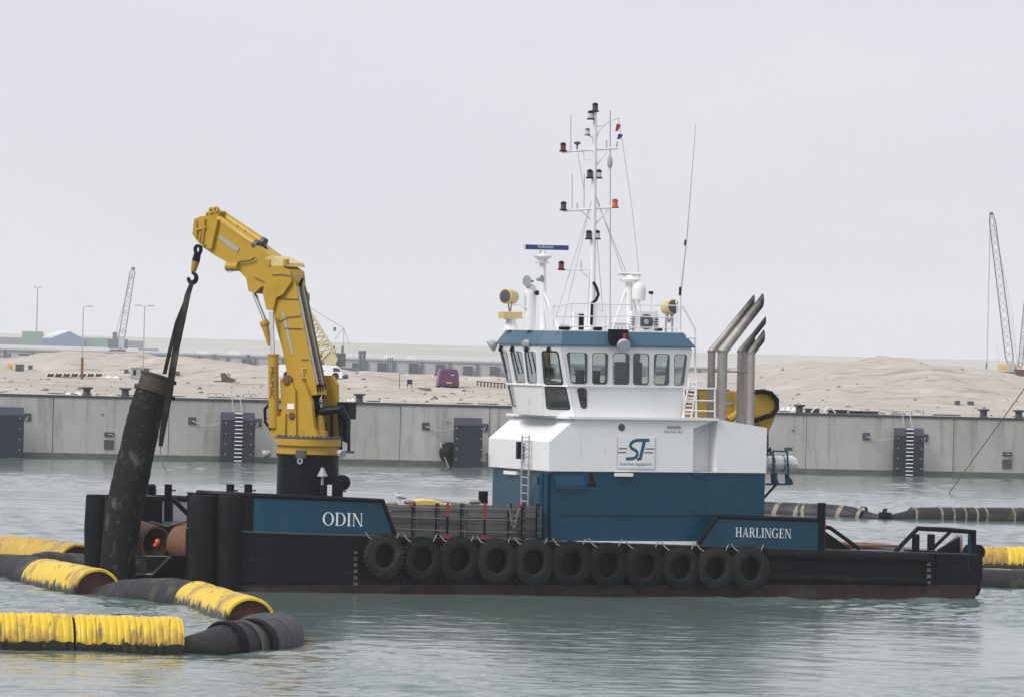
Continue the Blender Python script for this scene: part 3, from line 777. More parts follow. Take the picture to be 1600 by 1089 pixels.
a = P(512, 774, 1.4); b = P(518, 757, 1.4)
MB(BT).box(a.x, b.x, 1.35, 1.45, a.z, b.z).build('notice_plate', M_['white'], boat, smooth=False)
a = P(748, 785, 5.0); b = P(762, 767, 5.0)
MB(BT).lathe(((a.x + b.x) / 2, 5.0, zd(a.x)), (0, 0, 1), [(0, 0.17), (b.z - zd(a.x), 0.17)], 14).build('bollard', M_['black'], boat)
a = P(533, 742, 2.2)
MB(BT).lathe(a + Vector((0, 0, -0.25)), (-0.1, -1, 0), [(0, 0.12), (0.05, 0.27), (0.3, 0.27), (0.35, 0.12)], 14).build('hose_reel', M_['black'], boat)
MB(BT).box(a.x - 0.22, a.x - 0.02, 2.0, 2.4, zd(a.x), a.z - 0.3).build('reel_stand', M_['black'], boat, smooth=False)
c = P(504, 730, 1.6)
MB(BT).lathe((c.x, 1.6, zd(c.x)), (0, 0, 1), [(0, 0.05), (c.z - zd(c.x) - 0.32, 0.05), (c.z - zd(c.x) - 0.3, 0.19), (c.z - zd(c.x) - 0.1, 0.09), (c.z - zd(c.x), 0.05)], 10).build('air_vent', M_['grey'], boat)

# ---- mid-ship: timber wall with chains, wires and red ratchet straps
tv = 0.55
wl_, wr_ = P(602, 810, tv).x, P(846, 815, tv).x
nb = 5
for k in range(nb):
    ya0, ya1 = 787 + k * (49 / nb), 787 + (k + 1) * (49 / nb) - 0.6
    za, zb_ = P(720, ya1 + 2.4, tv).z, P(720, ya0 + 2.4, tv).z
    for seg, (sa, sb) in enumerate(((wl_, wl_ + (wr_ - wl_) * 0.52), (wl_ + (wr_ - wl_) * 0.52 + 0.02, wr_))):
        j = random.uniform(-0.012, 0.012)
        MB(BT).box(sa + (0.25 if seg == 0 else 0) * (k == nb - 1), sb, tv + j, tv + 0.18, za + 0.002, zb_ - 0.002).build('plank', M_['timber'], boat, smooth=False)
zt_w = P(720, 788, tv).z
MB(BT).box(wl_ + 0.3, wr_, tv + 0.19, tv + 0.25, zd(10) + 0.03, zt_w - 0.02).build('backing_board', M_['timber'], boat, smooth=False)
for px, kind in ((643, 'c'), (680, 'c'), (719, 'c'), (793, 'c'), (814, 'c'), (837, 'c')):
    c = P(px, 800, tv)
    o = MB(BT).box(c.x - 0.055, c.x + 0.055, 0.28, 0.4, zd(c.x) + 0.03, zt_w + 0.05).build('stanchion', M_['black'], boat, smooth=False)
    mb = MB(BT)
    for i in range(9):
        z = zd(c.x) + 0.12 + i * 0.125
        mb.box(c.x - (0.04 if i % 2 else 0.018), c.x + (0.04 if i % 2 else 0.018), 0.255, 0.279, z, z + 0.1)
    mb.build('chain', M_['dark_grey'], boat, smooth=False)
for k, y in enumerate((791, 808, 827)):
    p, q = P(606 + k * 7, y - 1.5, 0.22), P(812 - k * 2, y + 4, 0.22)
    m_ = p.lerp(q, 0.5) - Vector((0, 0, 0.02))
    MB(BT).tube([p, m_, q], 0.010, 6).build('guard_wire', M_['wire'], boat)
for px, yb in ((698, 807), (756, 811)):
    a, b = P(px, 785, 0.3), P(px, yb, 0.3)
    MB(BT).box(a.x - 0.045, a.x + 0.045, 0.16, 0.215, b.z, a.z).build('ratchet_strap', M_['red'], boat, smooth=False)
    MB(BT).box(a.x - 0.035, a.x + 0.035, 0.17, 0.21, zd(a.x) + 0.1, b.z).build('strap_tail', M_['black'], boat, smooth=False)
    MB(BT).prism_xz([(a.x - 0.2, zd(a.x) + 0.03), (a.x + 0.2, zd(a.x) + 0.03), (a.x + 0.06, zd(a.x) + 0.15), (a.x - 0.06, zd(a.x) + 0.15)], 0.15, 0.22).build('strap_foot', M_['red'], boat, smooth=False)
for px in (643, 814):
    a = P(px, 789, 0.2)
    MB(BT).ball(a, 0.09, 8).build('strap_hook', M_['red'], boat)
for k in range(3):
    a, b = P(793 + k, 787, 0.2), P(814 - k * 2, 790 + k * 3, 0.2)
    pts = []
    for i in range(9):
        f = i / 8
        q = a.lerp(b, f); q.z -= (0.4 + 0.16 * k) * math.sin(math.pi * f); pts.append(q)
    MB(BT).tube(pts, 0.016, 6).build('rope_loop', M_['rope'], boat)
# covers lying on the deck cargo behind the timber wall
def sheet(name, m, pts_px, v0, v1, lift):
    mb = MB(BT); rings = []
    for px, py in pts_px:
        a = P(px, py, v0)
        rings.append([(a.x, v0, zt_w - 0.1), (a.x, v0, a.z - 0.05), (a.x, v0 + 0.2, a.z), (a.x, v1 - 0.2, a.z), (a.x, v1, zt_w - 0.1)])
    return mb.loft(rings).build(name, m, boat)
sheet('yellow_cover', M_['tarp_yellow'], [(641, 786), (648, 780.5), (662, 779), (678, 780), (694, 785), (706, 787)], 1.4, 2.0, 0)
sheet('grey_cover', M_['tarp_grey'], [(668, 786), (682, 780), (705, 782), (738, 784.5), (766, 787)], 2.2, 2.9, 0)
for px, py in ((742, 784), (640, 784), (612, 787)):
    c = P(px, py, 1.2)
    MB(BT).ball(c, 0.16, 8, (1.5, 1, 0.6)).build('rope_coil', M_['rope'], boat)

# ---- deckhouse
hv0 = 0.7
uf = P(861, 800, hv0).x; ur = P(1195, 760, hv0).x
hv1 = BT.x(769, 790, uf).y
zbd = P(1000, 735.5, hv0).z          # blue / white border
MB(BT).box(uf, ur, hv0, hv1, zd(ur) - 0.3, zbd).build('deckhouse', M_['blue'], boat, smooth=False)
MB(BT).box(uf - 0.02, P(1118, 840, 0.5).x, hv0 - 0.16, hv0 + 0.1, zd(uf) + 0.03 - 0.25, zd(uf) + 0.12 - 0.1).build('base_ledge', M_['white'], boat, smooth=False)
dh = boat
zs = P(1000, 803, hv0).z
MB(BT).box(uf + 0.25, ur - 0.02, hv0 - 0.05, hv0 + 0.02, zs - 0.02, zs + 0.02).build('stiffener', M_['blue'], boat, smooth=False)
a, b = P(866, 764, hv0), P(912, 756, hv0)
MB(BT).prism([(a.x, hv0 + 0.01, b.z - 0.0 + 0.35), (a.x, hv0 - 0.10, b.z - 0.02), (a.x, hv0 - 0.10, a.z), (a.x, hv0 + 0.01, a.z)], (b.x - a.x, 0, 0)).build('vent_hood', M_['blue'], boat, smooth=False)
a, b, c = P(917, 760, hv0), P(932, 760, hv0), P(924, 736, hv0)
MB(BT).prism([(a.x, hv0 - 0.02, a.z), (b.x, hv0 - 0.02, b.z), (c.x, hv0 - 0.02, c.z)], (0, 0.04, 0)).build('vent_flap', M_['black'], boat, smooth=False)
# pipe trunk in the front corner
for px in (846, 853):
    q = BT.x(px, 790, uf - 0.14)
    MB(BT).tube([(uf - 0.14, q.y, zd(uf)), (uf - 0.14, q.y, zbd - 0.12)], 0.1, 8).build('deck_pipe', M_['blue'], boat)
q = BT.x(842, 752, uf - 0.14)
MB(BT).box(uf - 0.3, uf - 0.005, q.y - 0.25, q.y + 0.2, q.z - 0.1, q.z + 0.2).build('valve_box', M_['blue'], boat, smooth=False)
# white upper part
wv0 = hv0 - 0.05
of = 0.13
zf1 = P(861, 690, wv0).z; ut1, zt1_ = P(899, 652, wv0).x, P(899, 652, wv0).z
u_al0, u_al1 = P(1083, 700, wv0).x, P(1120, 700, wv0).x
wv1 = hv1 + 0.12
MB(BT).prism_xz([(uf - of, zbd + 0.004), (uf - of, zf1), (ut1, zt1_ - 0.05), (u_al0, zt1_ - 0.05), (u_al0, zbd + 0.004)], wv0, wv1).build('upper_house', M_['white'], boat, smooth=False)
c0, c1 = P(1120, 655, wv0), P(1195, 668, wv0)
MB(BT).prism_xz([(u_al1, zbd + 0.004), (u_al1, c0.z), (ur + 0.02, c1.z), (ur + 0.02, zbd + 0.004)], wv0, 3.6).build('funnel_casing', M_['white'], boat, smooth=False)
MB(BT).box(u_al0 + 0.28, u_al1 - 0.004, 1.35, 1.5, zbd + 0.004, zt1_ - 0.06).build('alcove_panel', M_['white'], boat, smooth=False)
MB(BT).box(u_al0 + 0.004, u_al0 + 0.14, 2.4, 2.7, zbd + 0.01, zt1_ - 0.06).build('pipe_rack', M_['dark_grey'], boat, smooth=False)
for k in range(6):
    MB(BT).tube([(u_al0 + 0.1, 1.9, zbd + 0.15 + k * 0.24), (u_al0 + 0.27, 1.9, zbd + 0.2 + k * 0.24)], 0.05, 6).build('pipe_stub', M_['cream'] if k % 2 else M_['black'], boat)
MB(BT).prism_xz([(u_al0, zt1_ - 0.052), (u_al0, P(1083, 669, wv0).z), (u_al1 - 0.003, c0.z - 0.01), (u_al1 - 0.003, zt1_ - 0.052)], wv0 + 0.002, 1.2).build('bracket_plate', M_['white'], boat, smooth=False)
MB(BT).box(P(788, 652, wv1).x - 0.0 if False else ut1 - 0.3, u_al1 + 0.02, wv0 - 0.12, wv1 + 0.05, zt1_ - 0.048, zt1_ + 0.04).build('bridge_deck', M_['white'], boat, smooth=False)
MB(BT).box(uf - of - 0.004, ur + 0.024, wv0 - 0.012, wv1 + 0.01, zbd - 0.03, zbd + 0.0).build('paint_border', M_['white'], boat, smooth=False)
def side_lamp(px, py, w, front=False):
    if front:
        c = BT.x(px, py, uf - 0.05)
        MB(BT).box(uf - 0.14, uf - 0.003, c.y - w/2, c.y + w/2, c.z - 0.06, c.z + 0.06).build('deck_lamp', M_['lamp_tube'], boat)
    else:
        c = P(px, py, hv0)
        MB(BT).box(c.x - w/2, c.x + w/2, hv0 - 0.16, hv0 - 0.003, c.z - 0.06, c.z + 0.06).build('deck_lamp', M_['lamp_tube'], boat)
side_lamp(800, 738, 1.25, True); side_lamp(973, 741, 0.66); 
c = P(1087, 740, hv0); MB(BT).box(c.x - 0.15, c.x + 0.15, hv0 - 0.14, hv0 - 0.003, c.z - 0.08, c.z + 0.06).build('deck_lamp', M_['blue'], boat, smooth=False)
c = P(971, 667, wv0); MB(BT).lathe((c.x, wv0 - 0.03, c.z), (0, 1, 0), [(0, 0.10), (0.006, 0.125), (0.04, 0.125)], 18).build('porthole', M_['dark_grey'], boat)
a, b = P(1042, 669, wv0), P(1063, 665, wv0)
MB(BT).box(a.x, b.x, wv0 - 0.02, wv0 - 0.003, a.z, b.z).build('builder_plate', M_['grey'], boat, smooth=False)
p = P(1038, 676, wv0 - 0.006)
text_on('MULTICAT 3013', 'type_lettering', M_['letter_dark'], boat, BT, p, (1, 0, 0), (0, 0, 1), 0.085, width=0.70)
a, b = P(964, 731, wv0), P(1023, 683, wv0)
lp = MB(BT).box(a.x, b.x, wv0 - 0.02, wv0 - 0.003, a.z, b.z).build('logo_board', M_['white_clean'], boat, smooth=False)
mb = MB(BT)
for x0, x1, z0, z1 in ((a.x - .012, a.x + .003, a.z, b.z), (b.x - .003, b.x + .012, a.z, b.z), (a.x - .012, b.x + .012, a.z - .012, a.z + .003)):
    mb.box(x0, x1, wv0 - 0.026, wv0 - 0.004, z0, z1)
mb.build('board_edge', M_['light_grey'], lp, smooth=False)
def LG(zx, zy, d=0.0):                # logo drawing, from its own sheet
    return P(760 + zx / 4.188, 510 + zy / 4.188, wv0 - 0.024 - d)
def ribbon(pts, w, d):
    mb = MB(BT); q = [LG(x, y, d) for x, y in pts]
    L, R = [], []
    for i, p in enumerate(q):
        t = (q[min(i+1, len(q)-1)] - q[max(i-1, 0)]); t = Vector((t.x, 0, t.z)).normalized()
        nn = Vector((-t.z, 0, t.x)) * (w / 2)
        L.append(p + nn); R.append(p - nn)
    for i in range(len(q) - 1):
        mb.quad(L[i], L[i+1], R[i+1], R[i])
    return mb
ribbon([(1067, 742), (1040, 742), (985, 743), (962, 750), (946, 764), (942, 782), (952, 796), (972, 806), (986, 818), (988, 836), (978, 853), (955, 863), (912, 864)], 0.115, 0.0).build('logo_letter', M_['teal'], lp, smooth=False)
ribbon([(1034, 743), (1022, 800), (1006, 864), (985, 866)], 0.125, 0.002).build('logo_letter', M_['teal'], lp, smooth=False)
for x0, x1, y in ((866, 922, 797), (860, 916, 822), (1041, 1098, 799), (1035, 1091, 824)):
    ribbon([(x0, y), (x1, y)], 0.038, 0.001).build('logo_dash', M_['letter_dark'], lp, smooth=False)
p = LG(870, 908); q = LG(1084, 908)
text_on('marine support', 'logo_lettering', M_['letter_dark'], lp, BT, p - Vector((0, 0, 0.03)), (1, 0, 0), (0, 0, 1), 0.15, shear=0.25, width=(q - p).length)

# weld seams where plates meet
for px in (936, 1048):
    c = P(px, 700, wv0)
    MB(BT).box(c.x - 0.009, c.x + 0.009, wv0 - 0.004, wv0 + 0.01, zbd + 0.01, zt1_ - 0.06).build('weld_seam', M_['white'], boat, smooth=False)
for px in (935, 1010, 1105):
    c = P(px, 780, hv0)
    MB(BT).box(c.x - 0.012, c.x + 0.012, hv0 - 0.006, hv0 + 0.01, zd(c.x), zbd - 0.04).build('weld_seam', M_['blue'], boat, smooth=False)
c = P(1000, 768, hv0)
MB(BT).box(uf + 0.02, ur - 0.02, hv0 - 0.005, hv0 + 0.01, c.z - 0.01, c.z + 0.01).build('weld_seam', M_['blue'], boat, smooth=False)
for px in (430, 500, 620, 700, 790, 880, 960, 1050, 1130):
    c = P(px, 880, 0)
    off = 0.13 if px < 545 else 0.0
    MB(BT).box(c.x - 0.012, c.x + 0.012, -off - 0.007, -off + 0.02, zb(c.x) + 0.07, zd(c.x) - 0.03).build('weld_seam', M_['black'], boat, smooth=False)
# front ladder
lu = uf - of - 0.12
la, lb = BT.x(816, 679, lu), BT.x(827, 679, lu)
zl0 = BT.x(821, 789, lu).z
lad = MB(BT).bar((lu, la.y, zl0), (lu, la.y, la.z), 0.045).bar((lu, lb.y, zl0), (lu, lb.y, la.z), 0.045).build('ladder', M_['light_grey'], boat, smooth=False)
for i in range(9):
    z = zl0 + 0.15 + i * 0.28
    MB(BT).bar((lu, la.y, z), (lu, lb.y, z), 0.035).build('rung', M_['light_grey'], lad, smooth=False)
q = BT.x(814, 702, lu - 0.02)
MB(BT).box(lu - 0.12, lu + 0.06, q.y + 0.02, q.y + 0.24, q.z - 0.33, q.z + 0.28).build('fire_box', M_['black'], boat, smooth=False)
q = BT.x(764, 716, uf - of)
MB(BT).bar((uf - of - 0.1, q.y - 0.05, q.z - 0.2), (uf - of - 0.1, q.y - 0.05, q.z + 0.2), 0.06).build('grab_handle', M_['dark_grey'], boat, smooth=False)

# ---- wheelhouse
zwb = zt1_ + 0.045; zwt = P(980, 544, 0.9).z
def PU(px, v, top): return P(px, 543.5 if top else 648, v).x
Tp = [(PU(1080.5, 0.9, 1), 0.9), (PU(877, 0.9, 1), 0.9), (PU(845, 1.55, 1), 1.55), (PU(794, 4.35, 1), 4.35), (PU(779.5, 5.7, 1), 5.7)]
Bp = [(PU(1062, 1.2, 0), 1.2), (PU(899, 1.2, 0), 1.2), (PU(850, 2.0, 0), 2.0), (PU(812, 4.2, 0), 4.2), (PU(804, 5.2, 0), 5.2)]
Tp += [(Tp[4][0] + 1.2, 6.25), (Tp[0][0], 6.25)]
Bp += [(Bp[4][0] + 0.9, 5.8), (Bp[0][0], 5.8)]
NP = len(Tp)
def wp(i, s, t, push=0.0):
    j = (i + 1) % NP
    b = Vector((*Bp[i], zwb)).lerp(Vector((*Bp[j], zwb)), s); a = Vector((*Tp[i], zwt)).lerp(Vector((*Tp[j], zwt)), s)
    p = b.lerp(a, t)
    if push:
        e = Vector((*Tp[j], zwt)) - Vector((*Tp[i], zwt)); up = a - b
        nn = e.cross(up).normalized()
        if nn.dot(p - Vector((sum(q[0] for q in Tp) / NP, 3.5, p.z))) < 0: nn = -nn
        p = p + nn * push
    return p
def s_of(i, px, py, t):
    a, b = WORLD_px(wp(i, 0, t)), WORLD_px(wp(i, 1, t))
    return (px - a) / (b - a)
def WORLD_px(p):
    w = BM @ p - ORG
    xx, zz = FPX * w.x / w.y, FPX * w.z / w.y
    return 800 + xx * math.cos(ROLL) + zz * math.sin(ROLL)
def zx(z): return 740 + z / 3.025
TU0, TU1, TL0, TL1 = 0.465, 0.935, 0.105, 0.425
# window outlines per wall: (left/right px at sill, left/right px at head), band
def wq(i, xl0, xr0, xl1, xr1, t0, t1):
    q = [s_of(i, zx(x), 0, t) for x, t in ((xl0, t0), (xr0, t0), (xr1, t1), (xl1, t1))]
    return (q[0], q[1], q[2], q[3], t0, t1)
WIN = {i: [] for i in range(NP)}
for xl0, xr0, xl1, xr1 in ((458, 536, 433, 538), (556, 631, 556, 634), (653, 734, 653, 735), (749, 826, 749, 828), (847, 922, 847, 925), (943, 992, 943, 1010)):
    WIN[0].append(wq(0, xr0, xl0, xr1, xl1, TU0, TU1))
WIN[0].append(wq(0, 536, 504, 536, 480, TL0, TL1))
WIN[1].append(wq(1, 424, 338, 400, 326, TU0, TU1))
WIN[1].append(wq(1, 458, 350, 436, 341, TL0, TL1))
WIN[2].append(wq(2, 306, 262, 298, 243, TU0, TU1))
WIN[2].append(wq(2, 251, 207, 234, 176, TU0, TU1))
WIN[3].append((0.12, 0.9, 0.9, 0.1, TU0, TU1))
WIN[3].append((0.15, 0.9, 0.9, 0.12, TL0, TL1))
WIN[4].append((0.08, 0.92, 0.92, 0.08, TU0, TU1))
for k in range(5):
    WIN[5].append((0.02 + k * 0.19, 0.175 + k * 0.19, 0.175 + k * 0.19, 0.02 + k * 0.19, TU0, TU1))
for k in range(3):
    WIN[6].append((0.08 + k * 0.3, 0.32 + k * 0.3, 0.32 + k * 0.3, 0.08 + k * 0.3, TU0, TU1))
mb = MB(BT)
for i in range(NP):
    for t0, t1 in ((0, TL0), (TL0, TL1), (TL1, TU0), (TU0, TU1), (TU1, 1)):
        ws = sorted([w for w in WIN[i] if abs(w[4] - t0) < 1e-6])
        ws = [(min(w[0], w[1]), max(w[0], w[1]), max(w[2], w[3]), min(w[2], w[3])) for w in ws]; ws.sort()
        lo, hi = (0.0, 0.0), None
        for w in ws:
            mb.quad(wp(i, lo[0], t0), wp(i, w[0], t0), wp(i, w[3], t1), wp(i, lo[1], t1))
            lo = (w[1], w[2])
        mb.quad(wp(i, lo[0], t0), wp(i, 1.0, t0), wp(i, 1.0, t1), wp(i, lo[1], t1))
wh = mb.build('wheelhouse', M_['white'], boat, smooth=False, fix=False)
sm = wh.modifiers.new('thickness', 'SOLIDIFY'); sm.thickness = 0.07; sm.offset = 0.0
M_['frame_grey'] = mat('window_rubber', (0.10, 0.105, 0.11), 0.6)
for i in range(NP):
    for w in WIN[i]:
        s0, s1, s2, s3, t0, t1 = w
        def uvp(a, b, push):           # bilinear inside the opening
            lo, hi = s0 + (s1 - s0) * a, s3 + (s2 - s3) * a
            return wp(i, lo + (hi - lo) * b, t0 + (t1 - t0) * b, push)
        wid = (wp(i, s0, t0) - wp(i, s1, t0)).length; hgt = (wp(i, s0, t0) - wp(i, s3, t1)).length
        def rr(inset, rad, push):
            out = []
            for cx, cy, a0 in ((1, 1, 0), (0, 1, 90), (0, 0, 180), (1, 0, 270)):
                for k in range(5):
                    an = math.radians(a0 + k * 22.5)
                    x = (wid - inset - rad if cx else inset + rad) + rad * math.cos(an); y = (hgt - inset - rad if cy else inset + rad) + rad * math.sin(an)
                    out.append(uvp(x / wid, y / hgt, push))
            return out
        outer, inner, mid = rr(-0.03, 0.12, 0.045), rr(0.012, 0.11, 0.045), rr(0.012, 0.11, -0.03)
        base = rr(-0.03, 0.12, 0.0)
        thick = (i == 1)
        MB(BT).loft([base, outer, inner, mid], cap=False).build('window_frame', M_['black'] if thick else M_['white_clean'], wh, smooth=False)
        MB(BT).loft([rr(0.01, 0.11, 0.05), rr(0.03, 0.10, 0.05), rr(0.03, 0.10, 0.0)], cap=False).build('window_seal', M_['frame_grey'], wh, smooth=False)
        MB(BT).quad(*rr(0.012, 0.11, 0.015)).build('pane', M_['glass'], wh, smooth=False, fix=False)
# ledge below the windows and interior
for i in range(5):
    a, b = wp(i, 0, 0.447, 0.0), wp(i, 1, 0.447, 0.0)
    MB(BT).prism([wp(i, 0, 0.437, 0.036), wp(i, 1, 0.437, 0.036), wp(i, 1, 0.437, 0.085), wp(i, 0, 0.437, 0.085)], (0, 0, 0.035)).build('ledge', M_['white_clean'], wh, smooth=False)
MB(BT).prism_xy([(b[0] * 0.96 + 0.04 * Bp[6][0], b[1]) for b in Bp], zwb + 0.01, zwb + 0.05).build('floor', M_['dark_grey'], wh, smooth=False)
cx_ = Bp[3][0] + 1.1
MB(BT).prism_xz([(cx_ - 0.6, zwb + 0.05), (cx_ + 0.3, zwb + 0.05), (cx_ + 0.2, zwb + 1.05), (cx_ - 0.7, zwb + 1.25)], 2.4, 5.3).build('console', M_['dark_grey'], wh, smooth=False)
for v in (2.9, 4.4):
    MB(BT).box(cx_ + 0.75, cx_ + 1.25, v - 0.28, v + 0.28, zwb + 0.5, zwb + 0.62).box(cx_ + 1.2, cx_ + 1.32, v - 0.28, v + 0.28, zwb + 0.6, zwb + 1.6).box(cx_ + 0.95, cx_ + 1.05, v - 0.05, v + 0.05, zwb + 0.05, zwb + 0.5).build('helm_seat', M_['black'], wh, smooth=False)
MB(BT).box(Bp[0][0] - 0.75, Bp[0][0] - 0.2, 4.3, 5.6, zwb + 0.05, zwb + 1.9).build('cabinet', M_['grey'], wh, smooth=False)
MB(BT).box(Bp[0][0] - 2.4, Bp[0][0] - 1.5, 5.0, 5.6, zwb + 0.05, zwb + 1.15).build('chart_table', M_['light_grey'], wh, smooth=False)
for k in range(3):
    MB(BT).box(cx_ - 0.45, cx_ - 0.38, 2.7 + k * 0.8, 3.2 + k * 0.8, zwb + 1.3, zwb + 1.68).build('monitor', M_['black'], wh, smooth=False)
MB(BT).prism_xy([(t[0], t[1]) for t in Tp], zwt + 0.004, zwt + 0.05).build('ceiling', M_['white_clean'], wh, smooth=False)
# fascia / roof
def scaled(poly, d):
    cx, cy = sum(p[0] for p in poly) / len(poly), sum(p[1] for p in poly) / len(poly)
    out = []
    n = len(poly)
    for i in range(n):
        p0, p1, p2 = Vector(poly[i-1]), Vector(poly[i]), Vector(poly[(i+1) % n])
        e1, e2 = (p1 - p0).normalized(), (p2 - p1).normalized()
        n1, n2 = Vector((e1.y, -e1.x)), Vector((e2.y, -e2.x))
        if n1.dot(p1 - Vector((cx, cy))) < 0 and n2.dot(p1 - Vector((cx, cy))) < 0: n1, n2 = -n1, -n2
        m = (n1 + n2).normalized()
        q = p1 + m * (d / max(0.5, m.dot(n1)))
        out.append((q.x, q.y))
    return out
zft = P(980, 519, 0.6).z
f_lo, f_hi = scaled(Tp, 0.10), scaled(Tp, -0.22)
ro = MB(BT).loft([[(*p, zwt + 0.052) for p in f_lo], [(*p, zwt + 0.10) for p in f_lo], [(*p, zft) for p in f_hi]]).build('roof_fascia', M_['blue_skylit'], boat, smooth=False)
MB(BT).prism_xy(scaled(f_hi, -0.03), zft + 0.003, zft + 0.03).build('roof_deck', M_['white'], ro, smooth=False)
# floodlights under the fascia
def flood(p, d, s=1.0):
    d = Vector(d).normalized()
    p = Vector(p)
    o = MB(BT).lathe(p - d * 0.12 * s, d, [(0, 0.09 * s), (0.1 * s, 0.17 * s), (0.22 * s, 0.22 * s), (0.26 * s, 0.22 * s)], 12).build('floodlight', M_['light_grey'], boat)
    MB(BT).lathe(p + d * 0.142 * s, d, [(0, 0.19 * s), (0.012, 0.17 * s)], 12).build('lens', M_['lens'], o)
    MB(BT).bar(p - d * 0.1 * s, p - d * 0.1 * s + Vector((0.3, 0.1, -0.02)), 0.05).build('bracket', M_['dark_grey'], o, smooth=False)
flood(BT.y(771, 538, 5.9), (-0.8, 0.1, -0.6)); flood(BT.y(825, 537.5, 2.6), (-0.75, -0.3, -0.6)); flood(BT.y(973, 537, 0.45), (0, -0.8, -0.6), 1.15)
a = P(953, 527, 0.5)
MB(BT).box(a.x + 0.1, a.x + 0.75, 0.62, 0.95, a.z - 0.25, a.z + 0.28).build('sidelight_screen', M_['black'], boat, smooth=False)
MB(BT).lathe((P(977, 524, 0.55).x, 0.58, a.z - 0.08), (0, 0, 1), [(0, 0.08), (0.22, 0.08)], 10).build('port_sidelight', M_['red_lens'], boat)
# wipers
for i, s, dd in ((1, 0.55, 0.2), (2, 0.35, -0.1), (2, 0.8, -0.1), (3, 0.5, 0.0)):
    p, q = wp(i, s, 0.97, 0.09), wp(i, s + dd * 0.5 - 0.05, 0.6, 0.09)
    MB(BT).bar(p, q, 0.035).bar(p + Vector((0, 0, 0.08)), p - Vector((0.08, 0, 0.1)), 0.09).build('wiper', M_['black'], wh, smooth=False)
# ---- stern bulwark, rails and bollards
bl = [P(1092, 850, 0), P(1122, 808, 0), P(1278, 813, 0), P(1278, 856, 0)]
bl[0].z = zd(bl[0].x) + 0.03; bl[3].z = zd(bl[3].x) + 0.03
MB(BT).prism_xz(bl, 0.0, 0.08).build('stern_bulwark', M_['blue'], boat, smooth=False)
MB(BT).tube([P(1090, 850, 0.03), P(1121, 807, 0.03), P(1200, 809.5, 0.03), P(1280, 812, 0.03)], 0.085, 8).build('cap_rail', M_['black'], boat)
p0, p1 = P(1149, 838, -0.002), P(1236, 840.5, -0.002)
serif_on('HARLINGEN', 'port_lettering', M_['letter_white'], boat, BT, p0, p1 - p0, (0, 0, 1), (0, -1, 0), 0.335, (p1 - p0).length)
c = P(1284, 785, 0.06)
MB(BT).tube([(c.x, 0.06, zd(c.x)), (c.x, 0.06, c.z)], 0.15, 12).build('stern_post', M_['black'], boat)
MB(BT).tube([P(1290, 823, 0.5), P(1297, 824, 0.5), P(1343, 857, 0.5)], 0.075, 8).build('brace', M_['black'], boat)
MB(BT).prism_xz([P(1290, 830, 0.8), P(1330, 858, 0.8), P(1290, 858, 0.8)], 0.8, 0.85).build('gusset', M_['black'], boat, smooth=False)
MB(BT).prism_xz([P(1298, 846, 1.6), P(1338, 858, 1.6), P(1298, 858, 1.6)], 1.6, 1.65).build('gusset', M_['rust'], boat, smooth=False)
MB(BT).tube([P(1399, 861, 0.3), P(1434, 825, 0.3), P(1478, 827, 0.3), P(1522, 830, 0.3), P(1522, 866, 0.3)], 0.09, 8).build('stern_rail', M_['black'], boat)
MB(BT).tube([P(1458, 856, 1.1), P(1486, 829, 1.1), P(1524, 831, 1.1)], 0.07, 8).build('stern_rail', M_['black'], boat)
a = P(1515, 832, 0.35)
MB(BT).box(a.x, a.x + 0.2, 0.35, 0.5, zd(a.x), a.z).build('rail_leg', M_['blue'], boat, smooth=False)
a = P(1499, 832, 1.0)
MB(BT).box(a.x, a.x + 0.14, 1.0, 1.15, zd(a.x), a.z - 0.1).build('rail_leg', M_['light_grey'], boat, smooth=False)
MB(BT).prism_xz([P(1466, 858, 0.9), P(1500, 838, 0.9), P(1500, 864, 0.9), P(1466, 862, 0.9)], 0.9, 1.0).build('gusset', M_['black'], boat, smooth=False)
MB(BT).prism_xz([P(1468, 857, 1.5), P(1494, 836, 1.5), P(1504, 836, 1.5), P(1478, 858, 1.5)], 1.5, 1.56).build('gusset', M_['light_grey'], boat, smooth=False)
for px in (1431, 1455):
    c = P(px, 834, 0.7)
    MB(BT).lathe((c.x, 0.7, zd(c.x) + 0.1), (0, 0, 1), [(0, 0.14), (c.z - zd(c.x) - 0.1, 0.14)], 12).build('bollard', M_['black'], boat)
a, b = P(1417, 858, 0.7), P(1500, 862, 0.7)
MB(BT).prism_xz([(a.x, zd(a.x) + 0.02), (a.x, a.z), (b.x, b.z), (b.x, zd(b.x) + 0.02)], 0.45, 0.95).build('bollard_base', M_['black'], boat, smooth=False)
c = P(1524, 850, 0.9)
MB(BT).lathe((c.x - 0.05, 1.3, zd(c.x) + 0.1), (0, -1, 0), [(0, 0.26), (0.8, 0.26)], 16).build('stern_roller', M_['rubber'], boat)
MB(BT).box(P(1330, 858, 3).x, P(1398, 860, 3).x, 2.5, 5.5, zd(24) + 0.02, zd(24) + 0.09).build('hatch_cover', M_['rust'], boat, smooth=False)

